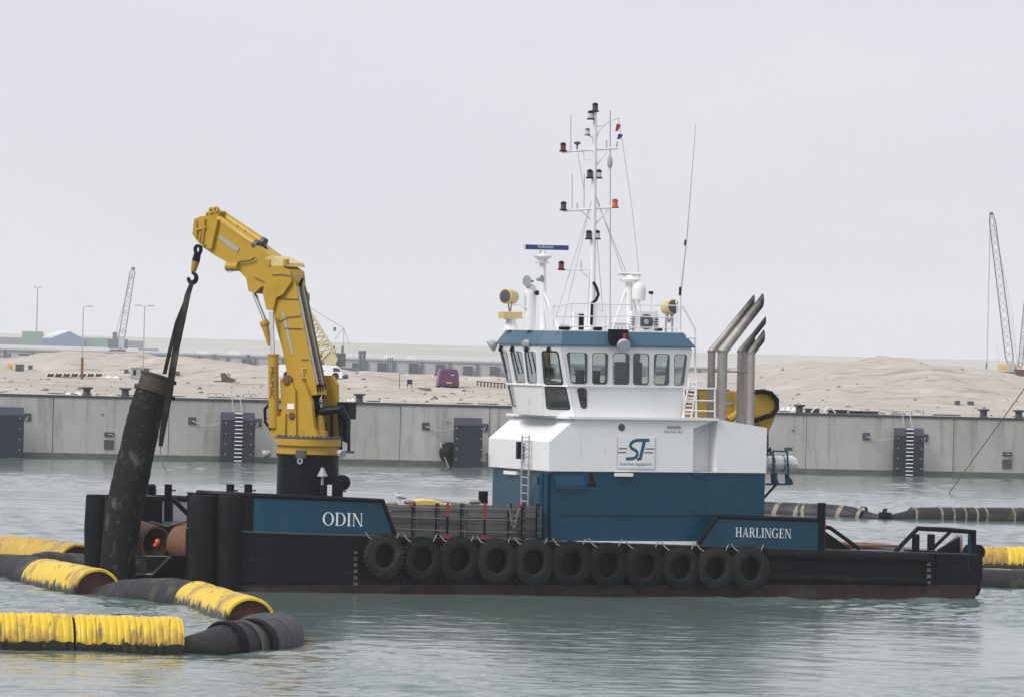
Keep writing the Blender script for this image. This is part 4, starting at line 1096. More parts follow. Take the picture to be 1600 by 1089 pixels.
# ---- exhaust stacks behind the wheelhouse: steel, blackened by soot near the mouths
def soot_mat():
    m = M_['stainless'].copy(); m.name = 'sooted_exhaust'
    n, l = m.node_tree.nodes, m.node_tree.links
    b = n['Principled BSDF']; src = b.inputs['Base Color'].links[0].from_socket
    tc = n.new('ShaderNodeTexCoord'); sp = n.new('ShaderNodeSeparateXYZ'); l.new(tc.outputs['Object'], sp.inputs[0])
    no = n.new('ShaderNodeTexNoise'); no.inputs['Scale'].default_value = 3.0; l.new(tc.outputs['Object'], no.inputs['Vector'])
    ad = n.new('ShaderNodeMath'); ad.operation = 'MULTIPLY_ADD'; ad.inputs[1].default_value = 0.7; l.new(no.outputs['Fac'], ad.inputs[0]); l.new(sp.outputs['X'], ad.inputs[2])
    mr = n.new('ShaderNodeMapRange'); u0, u1 = P(1158, 500, 2).x, P(1196, 470, 2).x
    mr.inputs['From Min'].default_value, mr.inputs['From Max'].default_value = u0 - 0.1, u1 + 0.1
    l.new(ad.outputs[0], mr.inputs['Value'])
    mx = n.new('ShaderNodeMixRGB'); mx.inputs[2].default_value = (0.02, 0.019, 0.02, 1)
    l.new(mr.outputs[0], mx.inputs[0]); l.new(src, mx.inputs[1]); l.new(mx.outputs[0], b.inputs['Base Color'])
    return m
M_['stack'] = soot_mat()
def exhaust(px, w, ytop, tip, wt, v, zbase):
    r = w / 2 / 44.0
    c, t = P(px, ytop, v), P(tip[0], tip[1], v)
    d = (t - c).normalized()
    n = 14
    def ringp(p, ax, rr, cut=None):
        sd = Vector((0, 1, 0)); up = sd.cross(ax).normalized()
        out = []
        for j in range(n):
            q = p + sd * (math.cos(2*math.pi*j/n) * rr) + up * (math.sin(2*math.pi*j/n) * rr)
            if cut is not None: q = q + ax * cut * math.sin(2*math.pi*j/n)
            out.append(q)
        return out
    mid = (Vector((0, 0, 1)) + d).normalized()
    o = MB(BT).loft([ringp(Vector((c.x, v, zbase)), Vector((0, 0, 1)), r), ringp(c, mid, r * 1.06)]).build('exhaust_stack', M_['stainless'], boat)
    L = (t - c).length; rt = wt / 2 / 44.0
    a = c + d * (L * 0.5)
    MB(BT).loft([ringp(c, mid, r * 1.06), ringp(a, d, rt * 1.02), ringp(t - d * rt * 1.4, d, rt * 1.02, -rt * 1.3)], cap=False).build('angled_pipe', M_['stack'], o)
    MB(BT).loft([ringp(a, d, rt * 0.9), ringp(t - d * rt * 1.4, d, rt * 0.9, -rt * 1.3)], cap=False).build('pipe_bore', M_['soot'], o)
    MB(BT).loft([ringp(c - Vector((0, 0, 0.03)), Vector((0, 0, 1)), r * 1.15), ringp(c + Vector((0, 0, 0.03)), Vector((0, 0, 1)), r * 1.15)]).build('weld_band', M_['pipe_steel'], o)
zc = P(1150, 662, 1.5).z - 0.25
exhaust(1112, 12, 549, (1182, 464), 11, 2.6, zc + 0.1)
exhaust(1129, 16, 549, (1197, 463), 14, 1.7, zc)
exhaust(1158, 12, 549, (1199, 497), 8, 2.2, zc - 0.2)
exhaust(1166.5, 8, 552, (1181, 524), 10, 2.9, zc - 0.2)
exhaust(1174, 12, 551, (1198, 519), 12, 1.5, zc - 0.2)
MB(BT).tube([P(1112, 580, 1.9), P(1176, 581, 1.9)], 0.035, 6).build('stack_stay', M_['pipe_steel'], boat)

# ---- railings aft of the wheelhouse and on the roof
def rails(name, posts, levels, r=0.022, m='white_clean'):
    o = MB(BT).tube(levels[0], r, 6).build(name, M_[m], boat)
    for a, b in posts: MB(BT).tube([a, b], r, 6).build('post', M_[m], o)
    levels = levels[1:]
    for pts in levels:
        MB(BT).tube(pts, r, 6).build('rail', M_[m], o)
    return o
rails('aft_railing', [(P(x, 652, 0.62), P(x, 606, 0.62)) for x in (1069, 1088, 1117)],
      [[P(1069, 606, 0.62), P(1117, 607, 0.62)], [P(1069, 625, 0.62), P(1117, 626, 0.62)], [P(1069, 641, 0.62), P(1117, 642, 0.62)]], 0.03)
rails('roof_ladder', [(P(1057, 470, 1.3), P(1057, 470, 1.3) + Vector((0, 0, -0.1)))],
      [[P(1066, 478, 1.0), P(1086, 514, 1.0), P(1087, 652, 1.0)], [P(1072, 528, 1.0), P(1087, 528, 1.0)]], 0.035)
mb = MB(BT)
for k in range(9):
    mb.tube([P(1068 + k * 1.0, 645 - k * 6, 0.9), P(1080 + k, 646 - k * 6, 0.9)], 0.03, 5)
mb.tube([P(1066, 652, 0.9), P(1078, 590, 0.9)], 0.035, 6); mb.tube([P(1080, 652, 0.9), P(1090, 590, 0.9)], 0.035, 6)
mb.build('stair', M_['white_clean'], boat)
c = P(1078, 622, 1.6)
MB(BT).ring((c.x, 1.6, c.z), (0, 1, 0), [(-.05, 0.22), (0.05, 0.22), (0.06, 0.33), (-0.06, 0.33)], 18).build('lifebuoy', M_['red'], boat)
rv = 1.15
pr = [(x, P(x, 476, rv)) for x in (865, 893, 946, 1000, 1058)]
rf = rails('roof_railing', [(Vector((q.x, rv, zft)), q + Vector((0, 0, 0.02))) for x, q in pr],
      [[P(862, 480, rv), P(893, 474, rv), P(975, 476, rv), P(1060, 478, rv)], [P(870, 495, rv), P(975, 494, rv), P(1060, 497, rv)], [P(874, 510, rv), P(975, 511, rv), P(1060, 513, rv)]])
MB(BT).tube([Vector((pr[0][1].x, 5.3, zft + 0.9)), Vector((pr[4][1].x, 5.3, zft + 0.9))], 0.022, 6).build('rail', M_['white_clean'], rf)
MB(BT).tube([Vector((pr[0][1].x, 5.3, zft + 0.45)), Vector((pr[4][1].x, 5.3, zft + 0.45))], 0.022, 6).build('rail', M_['white_clean'], rf)

# ---- mast with its lights
mv = 3.4
def MP(px, py, dv=0.0): return P(px, py, mv + dv)
mast = MB(BT).tube([MP(924.5, 516), MP(926, 430), MP(927.5, 330), MP(929, 240), MP(930, 176)], [0.13, 0.11, 0.10, 0.085, 0.06], 10).build('mast', M_['white_clean'], boat)
ft = [MP(917, 515), MP(921, 474), MP(933, 474), MP(946, 515)]
MB(BT).prism_xz(ft, mv - 0.28, mv + 0.28).build('mast_foot', M_['white_clean'], mast, smooth=False)
MB(BT).tube([MP(927, 441, -0.2), MP(932, 450, -0.25), MP(935, 461, -0.25), MP(931, 470, -0.25), MP(925, 474, -0.3), MP(924, 508, -0.35)], 0.055, 8).build('cable', M_['black'], mast)
def yard(pts, r=0.035):
    return MB(BT).tube([MP(*q) for q in pts], r, 6).build('yardarm', M_['white_clean'], mast)
yard([(878, 238), (965, 232)], 0.045); yard([(880, 330), (962, 324)], 0.045); yard([(877, 422), (922, 421), (923, 426)])
yard([(930, 261), (948, 237)]); yard([(928, 353), (950, 327)]); yard([(926, 345), (907, 329)], 0.03); yard([(926, 440), (905, 421)], 0.03)
yard([(931, 216), (938, 202), (950, 190), (967, 184)], 0.03); yard([(931, 198), (945, 197)], 0.025)
yard([(929, 218), (918, 211), (917, 205)], 0.025); yard([(930, 250), (912, 250), (912, 236)], 0.022); yard([(929, 186), (923, 181)], 0.03)
yard([(928, 281), (922, 277), (921, 273)], 0.03); yard([(929, 281), (935, 277), (936, 273)], 0.03)
yard([(927, 376), (920, 371)], 0.03); yard([(928, 376), (934, 371)], 0.03)
def lamp(px, py, m='lens', dk='black', s=1.0):
    c = MP(px, py)
    o = MB(BT).lathe(c - Vector((0, 0, 0.15 * s)), (0, 0, 1), [(0, 0.14 * s), (0.05 * s, 0.14 * s), (0.05 * s, 0.085 * s), (0.24 * s, 0.085 * s), (0.24 * s, 0.12 * s), (0.29 * s, 0.10 * s), (0.33 * s, 0.05 * s)], 12).build('navigation_lamp', M_[dk], mast)
    MB(BT).lathe(c - Vector((0, 0, 0.095 * s)), (0, 0, 1), [(0, 0.1 * s), (0.17 * s, 0.1 * s)], 12).build('lens', M_[m], o)
for a in ((930, 169, 'dark_grey', 'black', 1.0), (923, 181, 'lens'), (918, 207, 'lens', 'dark_grey', 0.8), (921.5, 273, 'dark_grey'), (935.5, 273, 'lens'), (920, 368, 'dark_grey'), (933, 368, 'lens'),
          (880, 231, 'red_lens'), (880.5, 323, 'dark_grey'), (877, 416, 'red_lens'), (961, 319, 'amber_lens', 'red')):
    lamp(*a)
def whip(x0, y0, x1, y1, dv=0.0, r=0.016):
    MB(BT).tube([MP(x0, y0, dv), MP(x1, y1, dv)], r, 5).build('whip_antenna', M_['light_grey'], mast)
whip(892, 236, 892, 180); whip(894, 329, 894, 272); whip(912.5, 328, 913, 272); whip(953.5, 512, 953.5, 174, 0, 0.022); whip(902, 328, 902, 318, 0, .025)
whip(948, 233, 948, 220, 0, .025); whip(963, 232, 965, 222, 0, .03); whip(908, 421, 908, 408, 0, .022)
c = MP(902, 225); MB(BT).lathe(c, (0, 0, 1), [(-0.25, 0.02), (-0.05, 0.03), (0, 0.12), (0.05, 0.12), (0.08, 0.04)], 10).build('gps_antenna', M_['dark_grey'], mast)
c = MP(953, 254); MB(BT).lathe(c, (0, 0, 1), [(-0.22, 0.03), (-0.12, 0.10), (0.12, 0.10), (0.25, 0.03)], 8).build('radar_reflector', M_['light_grey'], mast)
for a, b in (((927, 305), (866, 505)), ((926, 305), (878, 512)), ((929, 305), (978, 425)), ((931, 305), (985, 460)), ((926, 340), (917, 515)), ((930, 340), (944, 512)), ((903, 240), (913, 300))):
    MB(BT).tube([MP(*a), MP(*b)], 0.012, 4).build('stay', M_['light_grey'], mast)
MB(BT).tube([MP(966, 184), MP(973, 225), MP(988, 330), MP(1003, 470)], 0.011, 4).build('flag_halyard', M_['light_grey'], mast)
def flag(c, w, h, m):
    q = MP(*c)
    mb = MB(BT); rings = []
    for i in range(6):
        f = i / 5
        rings.append([q + Vector((w * f, 0.06 * math.sin(f * 6), -h * f * 0.25)), q + Vector((w * f * 0.6 - 0.04, 0.06 * math.sin(f * 6 + 1), -h * (1 + f * 0.1)))])
    for a, b in zip(rings[:-1], rings[1:]): mb.quad(a[0], b[0], b[1], a[1])
    mb.build('flag', m, mast, fix=False)
flag((964, 193), 0.15, 0.28, M_['red']); flag((966.5, 209), 0.17, 0.2, M_['flag_blue'])
MB(BT).tube([P(1063, 462, 1.1), P(1073, 375, 1.1), P(1087, 195, 1.1)], [0.028, 0.02, 0.01], 6).build('whip_antenna', M_['light_grey'], boat)
MB(BT).tube([P(1070, 384, 1.1), P(1070.6, 375, 1.1)], 0.03, 6).build('antenna_joint', M_['black'], boat)
MB(BT).tube([P(1062, 516, 1.1), P(1062, 462, 1.1)], 0.06, 8).build('antenna_base', M_['white_clean'], boat)
MB(BT).tube([P(1062.5, 463, 1.1), P(1063, 449, 1.1)], 0.05, 8).build('antenna_joint', M_['black'], boat)

# ---- roof equipment
def RP(px, py, v): return P(px, py, v)
rd = MB(BT).tube([Vector((RP(849, 515, 3.9).x, 3.9, zft)), RP(848, 410, 3.9)], 0.12, 10).build('radar_post', M_['white_clean'], boat)
c = RP(848, 403, 3.9)
MB(BT).lathe(c - Vector((0, 0, 0.2)), (0, 0, 1), [(0, 0.22), (0.05, 0.24), (0.06, 0.12), (0.16, 0.2), (0.24, 0.33), (0.27, 0.33), (0.33, 0.12), (0.45, 0.1)], 14).build('radar_motor', M_['white_clean'], rd)
a, b = RP(817, 386, 3.9), RP(887, 387.5, 3.9)
sc = MB(BT).prism_xz([a + Vector((0, 0, -0.09)), b + Vector((0, 0, -0.09)), b + Vector((0, 0, 0.08)), a + Vector((0, 0, 0.08))], 3.8, 4.0).build('radar_scanner', M_['radar_blue'], boat, smooth=False)
MB(BT).box(a.x - 0.02, a.x + 0.06, 3.79, 4.01, a.z - 0.1, a.z + 0.09).build('end_cap', M_['white_clean'], sc, smooth=False)
p = P(841, 388.2, 3.79)
text_on('FURUNO', 'maker_lettering', M_['letter_white'], sc, BT, p, b - a, (0, 0, 1), 0.10, width=0.58)
for dx in (0, 16):
    MB(BT).tube([RP(848, 452, 3.9), RP(857 + dx, 515, 3.6 - dx * 0.05)], 0.04, 6).build('post_stay', M_['white_clean'], rd)
# second radar and satellite dome
r2 = MB(BT).tube([Vector((RP(984, 515, 3.0).x, 3.0, zft)), RP(983, 441, 3.0)], 0.13, 10).build('radar_post', M_['white_clean'], boat)
MB(BT).lathe(RP(983, 437, 3.0) - Vector((0, 0, 0.12)), (0, 0, 1), [(0, 0.12), (0.03, 0.3), (0.12, 0.34), (0.2, 0.16), (0.28, 0.1)], 14).build('radar_motor', M_['white_clean'], r2)
a, b = RP(964, 428, 3.0), RP(1001, 429, 3.0)
MB(BT).tube([a, b], 0.065, 10).build('radar_scanner', M_['raft_white'], r2)
text_on('FURUNO', 'maker_lettering', M_['letter_dark'], r2, BT, P(971, 430.4, 2.93), b - a, (0, 0, 1), 0.06, width=0.36)
MB(BT).tube([RP(980, 448, 3.0), RP(957, 515, 3.0)], 0.05, 6).build('post_stay', M_['white_clean'], r2)
MB(BT).tube([RP(987, 448, 3.0), RP(999, 515, 3.2)], 0.04, 6).build('post_stay', M_['white_clean'], r2)
c = RP(998, 470, 2.4)
MB(BT).lathe(c, (0, 0, 1), [(0, 0.2), (0.05, 0.24), (0.4, 0.25), (0.52, 0.21), (0.62, 0.11), (0.65, 0.02)], 16).build('satellite_dome', M_['raft_white'], boat)
MB(BT).tube([Vector((c.x, 2.4, zft)), c], 0.05, 8).build('dome_post', M_['white_clean'], boat)
# searchlights
def searchlight(px, py, v, d, ped):
    c = RP(px, py, v); d = Vector(d).normalized()
    o = MB(BT).lathe(c - d * 0.26, d, [(0, 0.12), (0.05, 0.24), (0.5, 0.26), (0.54, 0.28), (0.56, 0.25)], 18).build('searchlight', M_['cream'], boat)
    MB(BT).lathe(c + d * 0.305, d, [(0, 0.235), (0.01, 0.2)], 16).build('lens', M_['dark_grey'], o)
    z0 = c.z - 0.62
    MB(BT).bar(c + Vector((0, -0.27, 0)), Vector((c.x, c.y - 0.05, z0 + 0.1)), 0.04).bar(c + Vector((0, 0.27, 0)), Vector((c.x, c.y + 0.05, z0 + 0.1)), 0.04).build('yoke', M_['pipe_steel'], o, smooth=False)
    if ped:
        MB(BT).box(c.x - 0.32, c.x + 0.36, v - 0.3, v + 0.3, z0 - 0.16, z0 + 0.08).build('mounting_box', M_['cream'], o, smooth=False)
        MB(BT).lathe((c.x + 0.05, v, zft), (0, 0, 1), [(0, 0.28), (0.35, 0.16), (z0 - zft - 0.16, 0.28)], 12).build('pedestal', M_['white_clean'], o)
    else:
        for s in (-0.12, 0.12):
            MB(BT).tube([Vector((c.x + s, v, zft)), Vector((c.x + s, v, c.z - 0.2))], 0.045, 8).build('pedestal', M_['light_grey'], o)
searchlight(797, 464, 4.9, (-0.75, -0.5, 0.05), True)
searchlight(1046, 481, 1.9, (0.15, -0.9, 0.1), False)
# ventilation post and horns
c = RP(829, 453, 3.0)
vp = MB(BT).lathe((c.x, 3.0, zft), (0, 0, 1), [(0, 0.2), (c.z - zft - 0.2, 0.22), (c.z - zft, 0.22), (c.z - zft + 0.12, 0.18), (c.z - zft + 0.2, 0.08)], 14).build('vent_post', M_['white_clean'], boat)
MB(BT).lathe(RP(836, 458, 2.8), (0.6, -0.8, 0), [(0, 0.05), (0.08, 0.09), (0.12, 0.09)], 10).build('camera_housing', M_['black'], vp)
MB(BT).tube([RP(818, 458, 2.9), RP(817, 480, 2.9), RP(822, 482, 2.9)], 0.025, 6).build('grab_rail', M_['white_clean'], vp)
h = RP(833, 440, 3.0)
MB(BT).lathe(h, (-0.85, -0.5, 0.02), [(0, 0.04), (0.15, 0.06), (0.28, 0.12), (0.36, 0.2)], 14).build('horn', M_['horn'], vp)
MB(BT).lathe(RP(839, 437, 3.0), (0.5, -0.6, 0.1), [(0, 0.05), (0.1, 0.07), (0.18, 0.11), (0.22, 0.14)], 14).build('horn', M_['horn'], vp)
# air-conditioner and lockers
a, b = P(988, 516, 1.7), P(1028, 487, 1.7)
ac = MB(BT).box(a.x, b.x, 1.7, 2.2, zft + 0.03, b.z).build('air_conditioner', M_['white'], boat, smooth=False)
c = Vector(((a.x + b.x) / 2 + 0.03, 1.69, (zft + b.z) / 2))
MB(BT).lathe(c, (0, -1, 0), [(0, 0.27), (0.03, 0.27), (0.035, 0.24)], 20).build('fan_grille', M_['dark_grey'], ac)
MB(BT).lathe(c - Vector((0, 0.04, 0)), (0, -1, 0), [(0, 0.09), (0.03, 0.08)], 12).build('fan_hub', M_['light_grey'], ac)
for x0 in (a.x - 0.1, b.x - 0.13):
    mb = MB(BT)
    for k in range(6): mb.box(x0, x0 + 0.16, 1.66, 1.695, zft + 0.08 + k * 0.09, zft + 0.12 + k * 0.09)
    mb.build('louvre', M_['dark_grey'], ac, smooth=False)
a, b = P(897, 516, 2.2), P(913, 489, 2.2)
lk = MB(BT).box(a.x, b.x, 2.2, 2.6, zft + 0.03, b.z).build('roof_locker', M_['white_clean'], boat, smooth=False)
MB(BT).box(a.x + 0.17, b.x - 0.02, 2.185, 2.198, zft + 0.05, b.z - 0.05).build('locker_door', M_['black'], lk, smooth=False)
for px, v, w in ((882, 1.3, 0.2), (934, 1.3, 0.16), (1031, 1.4, 0.1), (892, 1.6, 0.06)):
    c = P(px, 513, v)
    MB(BT).ball((c.x, v, zft + 0.1), w, 8, (1.2, 1, 0.7)).build('roof_lamp', M_['black'], boat)
c = P(1018, 459, 2.3)
MB(BT).tube([Vector((c.x, 2.3, zft)), c], 0.025, 6).build('camera_post', M_['white_clean'], boat)
MB(BT).box(c.x - 0.09, c.x + 0.05, 2.24, 2.36, c.z - 0.02, c.z + 0.08).build('camera_housing', M_['black'], boat, smooth=False)
for px in (960, 966, 972, 978):
    c = P(px, 502, 1.9); MB(BT).ring((c.x, 1.9, zft + 0.16), (0, 1, 0), [(-.02, 0.13), (0.02, 0.13), (0.02, 0.16), (-0.02, 0.16)], 12).build('cable_loop', M_['light_grey'], boat)

# ---- life raft on its cradle behind the deckhouse
lv = 1.6
a, b = P(1194, 723, lv), P(1243, 724, lv)
raft = thing('life_raft', 'white fibreglass life raft canister on a dark cradle behind the deckhouse', 'life raft', at(BT, a))
L = b.x - a.x
MB(BT).lathe((a.x + 0.06, lv, a.z), (1, 0, 0), [(0, 0.15), (0.05, 0.24), (0.2, 0.27), (0.28, 0.27), (0.3, 0.25), (L*0.42, 0.27), (L*0.62, 0.27), (L*0.64, 0.25), (L*0.7, 0.28), (L - 0.2, 0.27), (L - 0.06, 0.2), (L - 0.02, 0.1)], 20).build('canister', M_['raft_white'], raft)
MB(BT).box(a.x + 0.05, b.x - 0.01, lv - 0.31, lv + 0.31, a.z - 0.03, a.z + 0.01).build('flange', M_['raft_white'], raft, smooth=False)
for px in (1206, 1222):
    s = P(px, 730, lv)
    MB(BT).ring((s.x, lv, a.z), (1, 0, 0), [(-0.02, 0.28), (0.02, 0.28), (0.02, 0.295), (-0.02, 0.295)], 20).build('lashing', M_['dark_grey'], raft)
def blu(pts, r=0.045): MB(BT).tube([P(x, y, v) for x, y, v in pts], r, 6).build('cradle_bar', M_['blue'], raft)
blu([(1209, 752, 1.2), (1208, 704, 1.2), (1230, 705, 1.2), (1232, 748, 1.2)]); blu([(1196, 756, 1.2), (1236, 756, 1.2)], 0.04); blu([(1194, 777, 1.4), (1213, 756, 1.3)], 0.05); blu([(1212, 755, 1.2), (1212, 738, 1.2)], 0.06)
for px in (1208, 1230):
    c = P(px, 750, lv)
    MB(BT).prism_xz([P(px - 8, 738, lv), P(px + 2, 748, lv), P(px + 5, 756, lv), P(px - 7, 756, lv)], lv - 0.3, lv - 0.22).build('saddle', M_['blue'], raft, smooth=False)
a = P(1231, 701, 1.3)
MB(BT).box(a.x - 0.14, a.x + 0.14, 1.2, 1.3, a.z - 0.06, a.z + 0.06).build('stern_lamp', M_['dark_grey'], boat, smooth=False)

# ---- tyre fenders along the side
TY = [(x, y, s * 0.985) for x, y, s in [(599, 868, 1.0), (658, 873, 1.02), (716, 873, 1.08), (774, 876, 1.08), (832, 878, 1.08), (891, 880, 1.08), (948, 882, 1.02), (1005, 884, 1.05), (1062, 886, 1.04), (1116, 887.5, 1.04), (1171, 888, 1.06)]]
tl = ['grey worn chunky-treaded tyre fender nearest the bow', 'tyre fender with scuffed grey rim, second from the bow', 'black tyre fender, third from the bow', 'black tyre fender, fourth from the bow under the red strap',
      'black tyre fender, fifth from the bow at the front corner of the blue deckhouse', 'black tyre fender with scuffed right edge, sixth from the bow', 'middle-sized black tyre fender, fifth from the stern end of the row',
      'black tyre fender, fourth from the stern end of the row', 'black tyre fender, third from the stern end of the row', 'black tyre fender, second from the stern end of the row', 'last black tyre fender at the stern end of the row']
M_['tyre_worn'] = mat('worn_grey_tyre', (0.022, 0.023, 0.024), 0.8, spec=0.2, var=0.35, scale=4, dirt=((0.10, 0.10, 0.095), (3, 3, 3), 0.54, 0.15, 0.6), bump=0.3, bscale=20)
def tyre(p, label, lugs, s, m):
    t = thing('tyre_fender', label, 'tyre', at(BT, p), 'tyre fenders along the hull')
    R_, r_, w = 0.68 * s, 0.37 * s, 0.22
    prof = [(-w, r_ + 0.03), (-w * 1.05, r_ + 0.1), (-w, R_ - 0.12), (-w * 0.8, R_ - 0.02), (0, R_), (w * 0.8, R_ - 0.02), (w, R_ - 0.12), (w, r_ + 0.08), (w * 0.7, r_), (-w * 0.7, r_)]
    MB(BT).ring(p, (0, 1, 0), prof, 36).build('carcass', m, t)
    mb = MB(BT)
    n = 26 if lugs else 34
    for k in range(n):
        a = 2 * math.pi * k / n
        d = Vector((math.cos(a), 0, math.sin(a))); e = Vector((-math.sin(a), 0, math.cos(a)))
        hw = R_ * math.pi / n * (0.55 if lugs else 0.75); hh = 0.03 if lugs else 0.015
        c = p + d * (R_ - 0.05)
        for sy in (-1, 1):
            y0, y1 = sorted((sy * 0.02, sy * w * (0.96 if lugs else 0.8)))
            o = c + e * (sy * hw * 0.6)
            mb.loft([[o - e*hw + Vector((0, y0, 0)), o + e*hw + Vector((0, y0, 0)), o + e*hw + Vector((0, y1, 0)), o - e*hw + Vector((0, y1, 0))],
                     [o - e*hw*0.8 + d*(hh+.05) + Vector((0, y0, 0)), o + e*hw*0.8 + d*(hh+.05) + Vector((0, y0, 0)), o + e*hw*0.8 + d*(hh + .02) + Vector((0, y1, 0)), o - e*hw*0.8 + d*(hh + .02) + Vector((0, y1, 0))]])
    mb.build('tread', m, t, smooth=False)
    for sx in (-1, 1):
        u0 = p.x + sx * 0.62
        q = [Vector((u0, -0.06, zd(u0) + 0.06)), Vector((u0 - sx * 0.12, -0.14, zd(u0) - 0.12)), Vector((p.x + sx * 0.36 * s, -0.3, p.z + 0.52 * s)), Vector((p.x + sx * 0.26 * s, -0.25, p.z + 0.34 * s))]
        MB(BT).tube(q, 0.022, 6).build('rope', M_['rope'], t)
    t.matrix_world = at(BT, p) @ Matrix.Rotation(random.uniform(-0.05, 0.05), 4, 'X') @ Matrix.Diagonal((1, 1, random.uniform(1.07, 1.14), 1))
    return t
for i, (px, py, s) in enumerate(TY):
    c = P(px, py, -0.26)
    tyre(Vector((c.x, -0.26 + random.uniform(-.03, .03), c.z)), tl[i], i < 2, s, M_['tyre_worn'] if i == 0 else M_['tyre'])
for px in (629, 687, 745, 803, 861, 920, 977, 1034, 1090, 1144):
    c = P(px, 908, 0.0)
    MB(BT).prism_xz([(c.x - 0.1, c.z + 0.12), (c.x + 0.1, c.z + 0.12), (c.x, c.z - 0.1)], -0.12, 0.0).build('fender_lug', M_['black'], boat, smooth=False)
# ================================================================== DECK CRANES AND LIFTED HOSE
cb = P(480, 745, 3.5)                                   # column axis on the fore deck
hd = Vector((-0.85, 0.53, 0)).normalized()
CW = BM @ Vector((cb.x, 3.5, zd(cb.x)))
CM = Matrix.Identity(4)
CM.col[0].xyz = hd; CM.col[1].xyz = Vector((0, 0, 1)).cross(hd); CM.col[2].xyz = (0, 0, 1)
CM.col[3].xyz = CW
CR = Frame(CM)                                          # x towards the boom tip, y towards the viewer, z up
def C(px, py, t=0.0): return CR.y(px, py, t)
crane = thing('deck_crane', 'large yellow knuckle-boom crane on the fore deck, hook raised over the bow', 'crane', CM)
def zrow(py): return C(480, py).z
MB(CR).lathe((0, 0, 0), (0, 0, 1), [(0, 1.08), (zrow(713), 1.08), (zrow(712.5), 1.12), (zrow(709), 1.12)], 40).build('column', M_['black'], crane)
MB(CR).lathe((0, 0, zrow(708.9)), (0, 0, 1), [(0, 1.13), (0.08, 1.13), (0.09, 1.09), (zrow(697) - zrow(709), 1.09)], 40).build('lower_ring', M_['yellow'], crane)
MB(CR).lathe((0, 0, zrow(696.8)), (0, 0, 1), [(0, 1.14), (0.03, 1.18), (zrow(684) - zrow(697) - 0.02, 1.18)], 40).build('slewing_ring', M_['yellow'], crane)
mb = MB(CR)
mb.lathe((0, 0, zrow(684.2)), (0, 0, 1), [(0, 1.2), (zrow(681.8) - zrow(684), 1.2)], 40)
for k in range(44):
    a = 2 * math.pi * k / 44
    mb.lathe((1.12 * math.cos(a), 1.12 * math.sin(a), zrow(681.8)), (0, 0, 1), [(0, 0.035), (0.05, 0.035)], 6)
mb.build('bolt_ring', M_['dark_grey'], crane)
# housing: two cheeks with a gap for the boom
def zz(x, y): return (380 + x / 3.405, 480 + y / 3.405)
chk = [zz(158, 688), (427, 640), zz(205, 556), zz(196, 385), zz(235, 355), zz(296, 356), zz(332, 425), zz(362, 500), zz(376, 640), zz(398, 688)]
t_n, t_f = 0.62, -0.62
ho = MB(CR).prism([C(x, y, t_n) for x, y in chk], (0, -0.16, 0)).build('housing_cheek', M_['yellow'], crane, smooth=False)
near = [C(x, y, t_n) for x, y in chk]
chk_f = [zz(395, 690), zz(420, 560), zz(428, 362), zz(474, 362), zz(498, 410), zz(497, 690)]
MB(CR).prism([C(x, y, t_f) for x, y in chk_f], (0, -0.14, 0)).build('housing_cheek', M_['yellow'], crane, smooth=False)
pl = [C(*zz(240, 688), t_n), C(*zz(240, 400), t_n), C(*zz(265, 395), t_n), C(*zz(285, 440), t_n), C(*zz(290, 688), t_n)]
MB(CR).prism([p + Vector((0, 0.0, 0)) for p in pl], (0, 0.10, 0)).build('cheek_rib', M_['yellow'], crane, smooth=False)
a, b = C(*zz(160, 688), t_n), C(*zz(240, 560), t_n)
MB(CR).prism([Vector((a.x, 0.63, a.z)), Vector((b.x, 0.63, a.z)), Vector((b.x, 0.63, b.z - 0.02)), Vector((a.x, 0.63, b.z - 0.25))], (0, 0.16, 0)).build('cylinder_bracket', M_['yellow'], crane, smooth=False)
MB(CR).box(C(*zz(250, 600), 0).x, C(*zz(190, 600), 0).x, -0.45, 0.45, zrow(682), zrow(640)).build('housing_core', M_['dark_grey'], crane, smooth=False)
for zx_, zy_, r in ((227, 388, 0.15), (253, 577, 0.11)):
    c = C(*zz(zx_, zy_), 0.8)
    MB(CR).lathe((c.x, 0.62, c.z), (0, 1, 0), [(0, r * 1.25), (0.12, r * 1.25), (0.12, r * 0.8), (0.16, r * 0.7)], 14).build('pivot_pin', M_['rust'], crane)
a, b = C(*zz(229, 540), 0.8), C(*zz(266, 512), 0.8)
MB(CR).box(min(a.x, b.x), max(a.x, b.x), 0.73, 0.745, a.z, b.z).build('notice_sticker', M_['letter_white'], crane, smooth=False)
# hydraulics in the gap and control stand on the right
MB(CR).tube([C(*zz(395, 560), 0.1), C(*zz(470, 545), 0.0), C(*zz(520, 540), -0.1), C(*zz(555, 610), -0.2)], [0.16, 0.17, 0.17, 0.12], 10).build('hydraulic_hose', M_['black'], crane)
for k in range(5):
    MB(CR).tube([C(*zz(355 + k * 8, 430), 0.3 - k * 0.15), C(*zz(362 + k * 9, 520), 0.3 - k * 0.15), C(*zz(385 + k * 12, 620), 0.2 - k * 0.15), C(*zz(392 + k * 12, 685), 0.2 - k * 0.1)], 0.07, 8).build('hydraulic_hose', M_['rubber'], crane)
c = C(*zz(418, 620), 0.0)
MB(CR).lathe((c.x, 0.1, zrow(682)), (0, 0, 1), [(0, 0.3), (0.2, 0.28), (0.25, 0.2), (0.6, 0.16), (0.8, 0.1)], 14).build('slew_motor', M_['yellow'], crane)
cs = C(*zz(548, 548), -0.9)
MB(CR).box(cs.x - 0.25, cs.x + 0.25, -1.15, -0.65, cs.z - 0.3, cs.z + 0.28).build('control_box', M_['black'], crane, smooth=False)
fr = C(*zz(512, 560), -0.9), C(*zz(512, 765), -0.9), C(*zz(562, 768), -0.9), C(*zz(562, 600), -0.9)
MB(CR).tube([*fr], 0.06, 6).build('operator_frame', M_['black'], crane)
